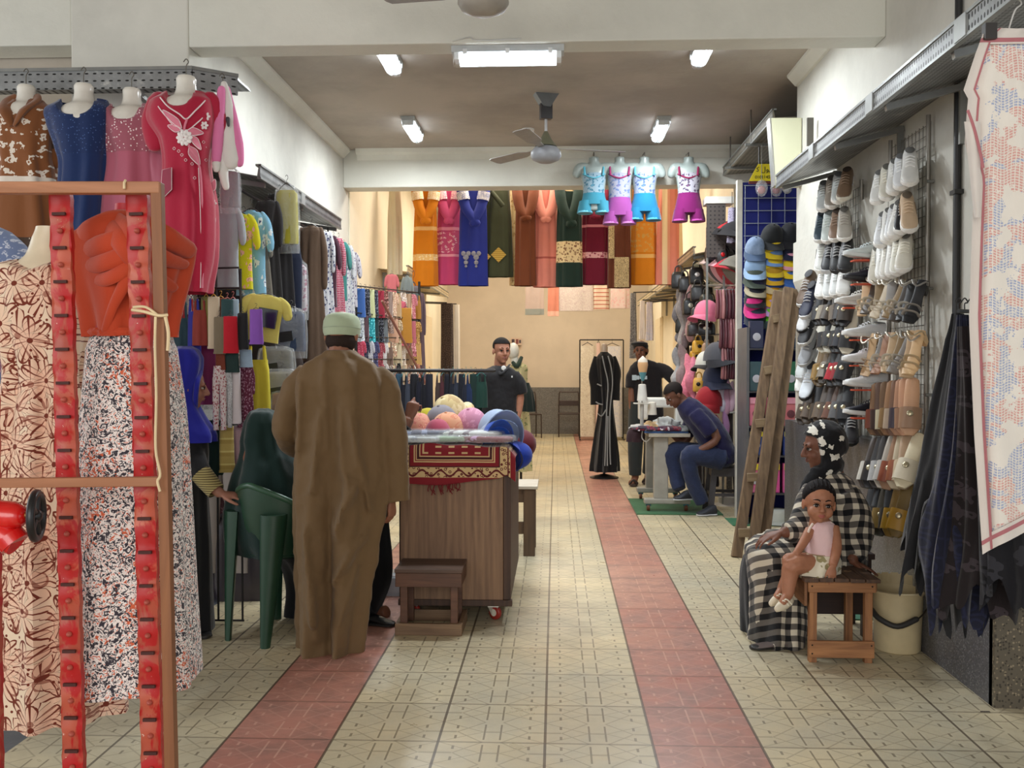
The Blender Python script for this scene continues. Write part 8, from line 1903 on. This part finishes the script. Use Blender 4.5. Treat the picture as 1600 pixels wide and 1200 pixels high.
# dark patterned hanging and white one beside, rear left
for (xl, xr, yt, yb, Y, mat, lab) in ((689, 708, 474, 640, 14.3, cloth((74, 60, 54), 'lace', (40, 32, 30), sc=.5), 'dark brown patterned cloth hung on the left wall of the rear hall'), (709, 718, 476, 640, 14.6, cloth((220, 214, 204)), 'white cloth beside the dark brown patterned one'), (985, 994, 458, 560, 14.0, cloth((96, 96, 100), 'toile', (150, 150, 150)), 'grey mottled cloth hung at the right of the rear hall'), (1000, 1008, 470, 530, 13.2, cloth((220, 212, 204)), 'white cloth under the right rear shelf'), (1010, 1020, 472, 532, 12.9, cloth((214, 206, 204), 'toile', (180, 180, 200)), 'white and lilac cloth under the right rear shelf')):
    c = at((xl + xr)/2, yt, Y); o = thing('hanging_cloth', lab, 'cloth', c, 0, 'cloths hung along the rear hall walls')
    MB().body(prow([(yt, xl, xr, .04), (yb, xl, xr, .05)], Y), n=40, folds=5, amp=.012, sub=8, cap=False, power=3).build('cloth', mat, o)
    sx = -2.21 if c.x < 0 else 1.87; MB().tube([(c.x, Y, c.z + .01), (sx, Y, c.z + .03)], .008, 6).build('bracket', M_DARKM, o)
# ================================================================== CAP WALL IN THE RIGHT BAY
Yp = 8.95
a, b = at(1160, 285, Yp), at(1245, 506, Yp); xa, xb = a.x, 2.75
r = thing('cap_display', 'deep blue display panel with white wire grid behind the caps', 'panel', ((xa + xb)/2, Yp, 0))
MB().box((xa, Yp, 0), (xb, Yp + .04, a.z)).build('panel', cloth((24, 34, 118), rough=.7), r, smooth=False)
MB().box((xa - .05, Yp - .02, 0), (xa - .001, Yp + .05, a.z + .02)).build('edge_post', plain((206, 202, 192), .4), r, bevel=.003)
m = MB(); z = b.z
zb_ = b.z
for k in range(12): m.tube([(xa + .01, Yp - .03, zb_ + .115*k), (xb, Yp - .03, zb_ + .115*k)], .004, 5)
for k in range(9): m.tube([(xa + .02 + .12*k, Yp - .03, zb_), (xa + .02 + .12*k, Yp - .03, zb_ + 1.27)], .003, 5)
m.build('wire_grid', plain((170, 178, 190), .4, .4), r)
gc = 'caps on the blue panel'
def wall_cap(px, py, c, cv, lab, s=1.0, mt=None, Y=8.80): put_cap(at(px, py + 6, Y), (.55, rk.uniform(-.08, .08), rk.uniform(-.15, .15)), s, lab, c, gc, cv, mt)
den = cloth((90, 110, 140), 'heather', (150, 170, 200), sc=.3)
for q in ((1180, 386, (90, 110, 140), (70, 90, 120), 'glittering denim cap, top of the left column on the blue panel', 1.1, den), (1180, 414, (140, 170, 206), (150, 180, 214), 'light blue cap below the denim one', 1.15, None), (1178, 428, (74, 84, 74), (74, 84, 74), 'olive grey cap below the light blue one', 1.1, None), (1181, 442, (34, 36, 60), (176, 166, 140), 'navy cap with a beige visor', 1.1, None), (1180, 458, (30, 32, 44), (24, 26, 34), 'black-navy cap above the pink one', 1.1, None), (1179, 474, (200, 40, 120), (206, 44, 126), 'bright pink cap in the left column', 1.1, None), (1180, 490, (40, 50, 66), (36, 44, 60), 'dark blue cap under the pink one', 1.1, None),
    (1206, 368, (22, 24, 26), (24, 26, 28), 'large black cap at the top of the middle column', 1.2, None), (1207, 384, (206, 176, 30), (206, 176, 30), 'yellow cap below the large black one', 1.05, None), (1208, 396, (110, 146, 200), (110, 146, 200), 'sky blue cap below the first yellow one', 1.0, None), (1208, 412, (210, 180, 34), (210, 180, 34), 'yellow cap below the sky blue one', 1.05, None), (1208, 424, (170, 130, 30), (206, 160, 36), 'ochre cap with a greenish front', 1.05, None), (1208, 438, (40, 80, 160), (190, 170, 130), 'blue cap with a tan visor', 1.05, None), (1207, 458, (206, 150, 30), (214, 160, 40), 'orange cap in the middle column', 1.05, None), (1207, 474, (176, 140, 190), (186, 150, 200), 'lilac cap in the middle column', 1.0, None), (1207, 488, (110, 200, 40), (110, 206, 40), 'lime green cap, lowest of the middle column', 1.0, None),
    (1234, 366, (22, 24, 30), (24, 24, 30), 'black cap at the top of the right column', 1.2, None), (1234, 386, (30, 34, 60), (30, 34, 60), 'navy cap with a white line in the right column', 1.05, None), (1234, 402, (206, 140, 160), (214, 150, 170), 'rose cap in the right column', 1.0, None), (1234, 414, (214, 184, 30), (214, 184, 30), 'yellow cap below the rose one in the right column', 1.05, None), (1234, 432, (60, 100, 170), (60, 100, 170), 'mid blue cap, lowest of the right column', 1.05, None)):
    wall_cap(*q[:6], q[6])
# sign above
a, b = at(1170, 283, 8.6), at(1215, 256, 8.6); r = thing('shop_sign', 'yellow sign with black Arabic lettering and phone digits above the blue panel', 'sign', ((a.x + b.x)/2, 8.6, a.z))
MB().prism([(a.x, a.z), (b.x, a.z), (b.x, b.z), (at(1186, 0, 8.6).x, b.z)], 8.6, 8.61, 'y').build('board', plain((226, 206, 20), .5), r, smooth=False)
MB().box((a.x, 8.595, a.z - .025), (b.x, 8.61, a.z - .001)).build('red_strip', plain((90, 24, 30), .5), r, smooth=False)
BLK_ = plain((20, 18, 16), .5)
lb = r.location
text('0101145484', .038, BLK_, r, (at(1196.5, 276.5, 8.6).x - lb.x, -.004, at(1190, 277, 8.6).z - lb.z), (PI/2, 0, 0), 'digits', .002)
text('\ufedb \ufedd\ufeee\ufe91', .06, BLK_, r, (at(1193, 264, 8.6).x - lb.x, -.004, at(1190, 265, 8.6).z - lb.z), (PI/2, 0, 0), 'arabic_lettering', .002)
MB().tube([(b.x, 8.62, b.z), (b.x, 8.62, zs)], .006, 6).tube([(at(1188, 0, 8.6).x, 8.62, b.z - .01), (at(1188, 0, 8.6).x, 8.62, zs)], .006, 6).build('wire', M_DARKM, r)
for k, (px, lab) in enumerate(((1190, 'clear bubble pack hanging below the yellow sign, left one'), (1213, 'clear bubble pack hanging below the yellow sign, right one'), (1230, 'small grey pack hanging right of the bubble packs'))):
    c = at(px, 294, 8.5); o = thing('bubble_pack', lab, 'pack', c, 0, 'clear packs hanging below the sign')
    MB().ell(c, (.055, .05, .075) if k < 2 else (.045, .03, .05), None, 8, 6).build('clear_shell', M_PLAS, o); MB().ell(c + V((0, 0, -.015)), (.035, .03, .035)).build('content', plain(((190, 130, 130), (130, 40, 60), (150, 150, 156))[k], .5), o)
    MB().tube([c + V((0, 0, .05)), (c.x, 8.5, zs)], .003, 5).build('cord', M_STEELW, o)
# shelves with packages below
r = thing('display_shelves', 'dark shelves with packed goods under the cap wall', 'shelf', ((xa + xb)/2, 8.7, 0))
zl = [at(0, y, 8.6).z for y in (548, 612, 664, 708, 764)]
for z in zl: MB().box((xa - .02, 8.5, z), (xb, 8.94, z + .015)).build('shelf_board', plain((60, 60, 66), .4), r, bevel=.002)
for x_ in (xa - .03, xb): MB().box((x_ - .012, 8.5, 0), (x_ + .012, 8.94, zl[0] + .2)).build('side_post', plain((110, 110, 114), .4, .4), r, smooth=False)
gp = 'packed goods on the shelves under the cap wall'
kinds = [((44, 60, 70), 'dark glassy'), ((60, 90, 80), 'grey-green'), ((206, 110, 140), 'pink'), ((30, 50, 120), 'blue'), ((212, 90, 150), 'pink and yellow')]
for si in range(5):
    zz = zl[si] + .016; n = 6; col_, cn = kinds[si]
    for k in range(n):
        x_ = xa + .05 + k * .15; h = (zl[si - 1] - zl[si]) * .82 if si else .24; h = min(h, .26); 
        o = thing('package', '%s package, %s from the left on the %s shelf under the cap wall' % (cn, ORD[k], ('uppermost', 'second', 'third', 'fourth', 'lowest')[si]), 'package', (x_, 8.55, zz), 0, gp)
        cc = tuple(min(255, max(0, q + rk.randint(-16, 16))) for q in col_)
        MB().box((x_ - .06, 8.53, zz), (x_ + .06, 8.60, zz + h)).build('box', plain(cc, .25, spec=.7), o, bevel=.005)
        if si >= 2: MB().box((x_ - .055, 8.522, zz + h * .78), (x_ + .055, 8.529, zz + h * .98)).build('header', plain((214, 196, 50) if si == 4 or si == 3 else (220, 150, 170), .4), o, smooth=False)
        MB().lathe([(.001, 0), (.035, .002), (.001, .006)], n=16, cap=False).xf(Matrix.Translation((x_, 8.526, zz + h*.42)) @ Matrix.Rotation(PI/2, 4, 'X')).build('round_picture', plain((190, 190, 200) if si != 2 else (110, 60, 70), .4), o)
# ================================================================== BAG AND CAP STALL, RIGHT MIDDLE
Yq = 9.65
r = thing('pegboard', 'dark pegboard with small holes beside the bright wall at the right', 'board', (at(1120, 400, Yq).x, Yq, 0))
a, b = at(1104, 402, Yq), at(1134, 318, Yq); 
t = NT('pegboard'); co = t.co(); x_, y_, z_ = t.sep(co)
d = t.m_('ADD', t.m_('POWER', t.m_('SUBTRACT', t.m_('FRACT', t.m_('MULTIPLY', x_, 24.0)), .5), 2.0), t.m_('POWER', t.m_('SUBTRACT', t.m_('FRACT', t.m_('MULTIPLY', z_, 24.0)), .5), 2.0))
t.set(col=t.mix(t.m_('LESS_THAN', d, .04), C4((74, 66, 62)), C4((30, 26, 26))), rough=.6)
MB().box((a.x, Yq, a.z), (b.x, Yq + .02, b.z)).build('board', t.m, r, smooth=False); MB().box((a.x - .01, Yq - .01, b.z), (b.x + .08, Yq + .2, b.z + .07)).build('light_cap', plain((220, 216, 206), .5), r, bevel=.004)
for x_ in (a.x + .01, b.x - .01): MB().box((x_ - .01, Yq + .021, 0), (x_ + .01, Yq + .05, a.z + .3)).build('post', M_GALV, r, smooth=False)
# steel posts and rails that carry the stall
r = thing('stall_frame', 'steel posts and arms carrying the caps and bags at the right', 'frame', (1.6, 10.0, 0))
for (px, Y) in ((1153, 9.4), (1086, 11.2)): a = at(px, 400, Y); MB().tube([a, (a.x, Y, 0)], .016, 8).build('post', plain((150, 146, 142), .35, .6), r)
for (px0, px1, py, Y0, Y1) in ((1070, 1150, 523, 10.9, 9.45), (1076, 1150, 572, 10.8, 9.45), (1060, 1150, 446, 11.3, 9.45), (1085, 1150, 402, 10.8, 9.45)): MB().tube([at(px0, py, Y0), at(px1, py, Y1)], .010, 8).build('arm', plain((170, 166, 160), .35, .6), r)
MB().tube([at(1140, 645, 9.3), at(1166, 643, 9.3)], .008, 6).build('arm', plain((190, 188, 180), .35, .6), r)
gbag = 'black bags at the right stall'
def bag(px, py, w_, h_, Y, c, label, patch=None, rz=0.0, group=gbag):
    p = at(px, py, Y); o = thing('handbag', label, 'bag', p, rz, group); W_, H_ = w_*mpp(Y)/2, h_*mpp(Y)
    MB().body([(0, W_*.75, .03), (-H_*.15, W_*.95, .05), (-H_*.6, W_, .07), (-H_*.95, W_*.95, .07), (-H_, W_*.85, .06)], n=32, folds=5, amp=.006, sub=4, power=3.2).build('bag_body', plain(c, .4), o, local=True)
    MB().tube([(-W_*.5, 0, -H_*.05), (-W_*.4, 0, H_*.25), (0, 0, H_*.38), (W_*.4, 0, H_*.25), (W_*.5, 0, -H_*.05)], .008, 6, smooth=4).build('handle', plain(tuple(int(q*.8) for q in c), .4), o, local=True)
    if patch: MB().ell((0, -.072, -H_*.45), (W_*.35, .006, H_*.14)).build('emblem', plain(patch, .3, .5), o, local=True)
for k, q in enumerate(((1088, 418, 22, 26, 10.4, (24, 22, 24), 'black bag with a white heart-like patch, highest of the stall', (220, 218, 214)), (1070, 432, 20, 24, 10.9, (28, 26, 28), 'black bag with silver studs at the left of the stall', None), (1090, 446, 22, 24, 10.3, (32, 30, 30), 'dark bag below the one with the white patch', None), (1104, 460, 20, 26, 10.0, (40, 42, 36), 'olive black bag in the middle of the stall', (120, 120, 100)), (1078, 466, 22, 26, 10.7, (22, 20, 22), 'black bag with three silver dots', (190, 186, 170)), (1092, 480, 24, 22, 10.2, (20, 20, 22), 'black bag above the pink cap', (150, 140, 120)), (1085, 505, 22, 20, 10.6, (40, 32, 34), 'brown-black bag on the left of the upper arm', None), (1104, 504, 26, 20, 10.0, (18, 18, 20), 'black bag with pale marks hanging from the upper arm', (220, 216, 200)), (1112, 384, 20, 24, 9.9, (26, 22, 26), 'black bag with silver print below the red-edged cap', (170, 166, 160)), (1128, 388, 18, 24, 9.7, (30, 24, 26), 'black and red bag beside it', (190, 34, 40)))):
    bag(*q[:7], q[7], rk.uniform(-.3, .3))
for k in range(16):
    px, py = 1060 + (k * 37) % 52, 425 + (k * 23) % 118
    bag(px, py, 22, 26, 11.0 + .06 * k, ((22, 20, 22), (34, 28, 30), (46, 38, 40), (28, 30, 30))[k % 4], 'black bag %s in the deep back layer of the right stall' % ORD[k], None, rk.uniform(-.4, .4))
gy = 'yellow and black bags at the right stall'
for k, q in enumerate(((1091, 532, 18, 20, 10.4, (206, 156, 44), 'yellow bag with black lines, upper left of the three', (40, 34, 30)), (1086, 548, 16, 18, 10.6, (196, 146, 40), 'yellow bag with black lines, just under the first yellow one', (40, 34, 30)), (1092, 590, 18, 22, 10.3, (200, 150, 50), 'yellow bag with black lines, lowest of the three', (40, 34, 30)), (1104, 536, 12, 16, 10.2, (170, 140, 120), 'small beige toy bag beside the yellow bags', (60, 50, 50)))):
    bag(*q[:7], q[7], rk.uniform(-.3, .3), gy)
gcap = 'caps of the right stall'
def scap(px, py, Y, rot, s, c, cv, lab, mt=None): put_cap(at(px, py, Y), rot, s, lab, c, gcap, cv, mt)
for q in ((1146, 428, 9.40, (.2, .9, .5), 1.9, (106, 100, 88), None, 'large grey-green sun cap at the front of the row of wide caps'), (1136, 430, 9.6, (.2, .9, .5), 1.8, (170, 20, 40), None, 'deep red cap behind the grey-green one'), (1127, 428, 9.8, (.2, .9, .5), 1.8, (206, 150, 160), None, 'pink cap in the row of wide caps'), (1120, 426, 10.0, (.2, .9, .5), 1.8, (70, 60, 66), None, 'dark grey cap in the row of wide caps'), (1113, 424, 10.2, (.2, .9, .5), 1.8, (226, 200, 196), None, 'pale pink cap in the row of wide caps'), (1106, 424, 10.4, (.2, .9, .5), 1.7, (190, 176, 150), None, 'beige cap in the row of wide caps'), (1100, 426, 10.6, (.2, .9, .5), 1.6, (120, 120, 100), None, 'grey cap, last in the row of wide caps'),
    (1144, 376, 9.5, (.2, .7, .6), 1.9, (24, 20, 22), None, 'big black cap high on the right stall'), (1132, 374, 9.7, (.2, .7, .6), 1.7, (176, 34, 40), (24, 20, 22), 'red cap with a black visor high on the stall'), (1122, 386, 9.9, (.2, .7, .6), 1.5, (30, 26, 34), None, 'black cap left of the red one'),
    (1104, 494, 9.9, (.0, 0, -.9), 1.4, (226, 120, 146), None, 'pink cap beside the maroon bundles'), (1122, 564, 9.5, (.0, 0, .6), 1.6, (74, 74, 80), (40, 40, 46), 'grey and black cap in the middle of the stall'), (1104, 572, 9.8, (.0, 0, -.7), 1.3, (206, 202, 190), (40, 36, 36), 'white cap with black patches'), (1118, 596, 9.6, (.2, 0, .3), 1.5, (30, 36, 60), None, 'navy cap above the red one'), (1108, 632, 9.55, (.0, .1, -.9), 1.6, (150, 24, 34), None, 'red cap with a small gold patch behind the tailor')):
    scap(*q)
gm = 'maroon rolled caps hanging in tiers'
for ti, (y0, y1, xl, xr, tn) in enumerate(((454, 496, 1118, 1152, 'upper'), (499, 542, 1124, 1152, 'middle'), (545, 590, 1127, 1155, 'lower'))):
    for k in range(7):
        px = xl + (xr - xl) * (k + .5) / 7; Y = 9.35 + .015 * (k % 2); c = [(120, 60, 70), (90, 44, 54), (150, 96, 100), (84, 40, 50), (176, 120, 120), (100, 52, 60), (70, 34, 44)][(k * 2 + ti) % 7]
        a, b = at(px, y0, Y), at(px, y1, Y)
        o = tag(MB().tube([a, a.lerp(b, .5) + V((.004, -.01, 0)), b], [.012, .019, .020], 12, smooth=3, flat=1.3, round_=True).build('rolled_stocking', plain(c, .3, coat=.3)), '%s roll, %s from the left in the %s hanging tier' % (colname(c), ORD[k], tn), 'stocking', gm)
    a = at(xl, y0 - 2, 9.36), 
    tag(MB().tube([at(xl - 2, y0 - 1.5, 9.36), at(xr + 3, y0 - 1.5, 9.36)], .006, 6).build('hanging_rod', M_GALV), 'thin rod holding the %s tier of maroon rolls' % tn, 'rod', 'rods of the maroon rolls')
gs_ = 'grey twisted stockings hanging at the left of the stall'
for k, (px, y0, y1, c, cn) in enumerate(((1060, 450, 528, (96, 92, 96), 'dark grey'), (1066, 444, 534, (130, 122, 120), 'mid grey'), (1073, 440, 540, (80, 64, 66), 'brown'), (1080, 446, 530, (150, 110, 110), 'rosy'), (1058, 545, 610, (140, 140, 142), 'light grey'), (1066, 540, 616, (120, 100, 100), 'taupe'), (1074, 555, 650, (206, 110, 130), 'pink'), (1081, 560, 640, (190, 100, 120), 'deep pink'))):
    Y = 11.2 - .12 * k; n = 7; pts = [at(px + 3.2 * math.sin(j * 1.3 + k), y0 + (y1 - y0) * j / n, Y + .03 * math.cos(j + k)) for j in range(n + 1)]
    o = tag(MB().tube(pts, [.02] + [.045 + .012 * math.sin(j * 2.1 + k) for j in range(1, n + 1)], 12, smooth=4, flat=.6, round_=True).build('stocking', cloth(c, 'heather', tuple(min(255, q + 40) for q in c), sc=.5)), '%s twisted stocking at the left side of the right stall' % cn, 'stocking', gs_)
gw_ = 'white and pink socks hanging beside the steel post'
for k, (px, y0, y1, c, cn) in enumerate(((1122, 598, 636, (222, 214, 222), 'white'), (1128, 600, 640, (206, 200, 214), 'lilac white'), (1136, 596, 645, (196, 150, 170), 'pink'), (1144, 598, 640, (214, 180, 196), 'pale pink'), (1134, 640, 700, (176, 130, 170), 'mauve'), (1120, 650, 690, (206, 100, 120), 'rose red'))):
    Y = 9.5; pts = [at(px + 1.5*math.sin(j*1.6 + k), y0 + (y1 - y0)*j/5, Y) for j in range(6)]
    tag(MB().tube(pts, [.015, .03, .034, .03, .036, .026], 12, smooth=4, flat=.7, round_=True).build('sock', cloth(c)), '%s sock hanging beside the steel post behind the tailor' % cn, 'sock', gw_)
# tall things at the stall end: lavender cloth, tinsel
o = thing('hanging_cloth', 'lavender patterned cloth hung beside the big black cap', 'cloth', at(1144, 330, 9.5))
MB().body(prow([(325, 1138, 1150, .03), (380, 1136, 1152, .05)], 9.5), n=30, folds=4, amp=.01, sub=6, cap=False).build('cloth', cloth((176, 168, 190), 'toile', (110, 100, 120)), o); MB().tube([at(1144, 326, 9.5), at(1144, 300, 9.5)], .004, 5).build('hook', M_STEELW, o)
o = thing('tinsel_garland', 'gold tinsel garland hanging beside the blue panel', 'garland', at(1157, 320, 9.2))
m = MB(); 
for k in range(70):
    p = at(1157 + rk.uniform(-2, 2), 320 + k * 2.6, 9.2); a_ = rk.uniform(0, 6.3); m.tube([p, p + V((.022*math.cos(a_), .022*math.sin(a_), rk.uniform(-.02, .01)))], .003, 4)
m.tube([at(1157, 318, 9.2), at(1157, 505, 9.2)], .005, 5).build('tinsel', plain((196, 166, 80), .2, .8), o)
# dark cloths hanging low behind the tailor stool, goods on the floor
for k, (px, y0, y1, w_, Y, c, lab) in enumerate(((1138, 642, 725, 16, 9.6, (60, 52, 50), 'dark brown hanging cloth behind the tailor stool'), (1110, 660, 760, 26, 10.0, (40, 34, 36), 'black cloth hanging low behind the tailor'), (1092, 690, 780, 24, 10.3, (56, 46, 44), 'brown cloth hanging low behind the sewing table'))):
    hang('fold', px, y0, y1, w_, Y, c, lab, 'dark cloths hanging low at the right stall')
c = at(1138, 776, 9.75); c.z = .08
o = thing('sun_hat', 'white hat lying under the dark plastic stool', 'hat', (c.x, 9.75, 0)); MB().lathe([(.16, .0), (.12, .012), (.10, .02), (.10, .08), (.06, .11), (.002, .115)], n=28).build('crown', cloth((206, 202, 196)), o, local=True)
# small goods under the rear of the left stalls, seen between the people
for k, (x_, y_, w_, d_, h_, c, lab) in enumerate(((-.98, 5.9, .30, .25, .12, (176, 180, 184), 'flat silver-grey bag on the floor behind the black shoe'), (-1.35, 6.3, .4, .3, .34, (120, 116, 110), 'grey box behind the brown robe'), (-1.9, 5.75, .34, .3, .5, (60, 54, 60), 'dark box on the floor behind the green chair'))):
    tag(MB().body([(h_, w_*.42, d_*.42, x_, y_), (h_*.9, w_*.5, d_*.5, x_, y_), (h_*.2, w_*.5, d_*.5, x_, y_), (0, w_*.46, d_*.46, x_, y_)], n=32, folds=6, amp=.01, sub=4, power=4, top=1).build('goods_bag', plain(c, .3)), lab, 'bag')
tag(MB().tube([at(1532, 1106, 3.95), at(1540, 1108, 3.95), at(1546, 1105, 3.95)], .006, 6).build('litter', plain((50, 36, 34), .7)), 'tiny dark scrap on the floor before the granite corner', 'litter')
for q in [o for o in bpy.data.objects if o.name == 'litter']: 
    for v in q.data.vertices: v.co.z = max(.003, v.co.z * .01 + .004)
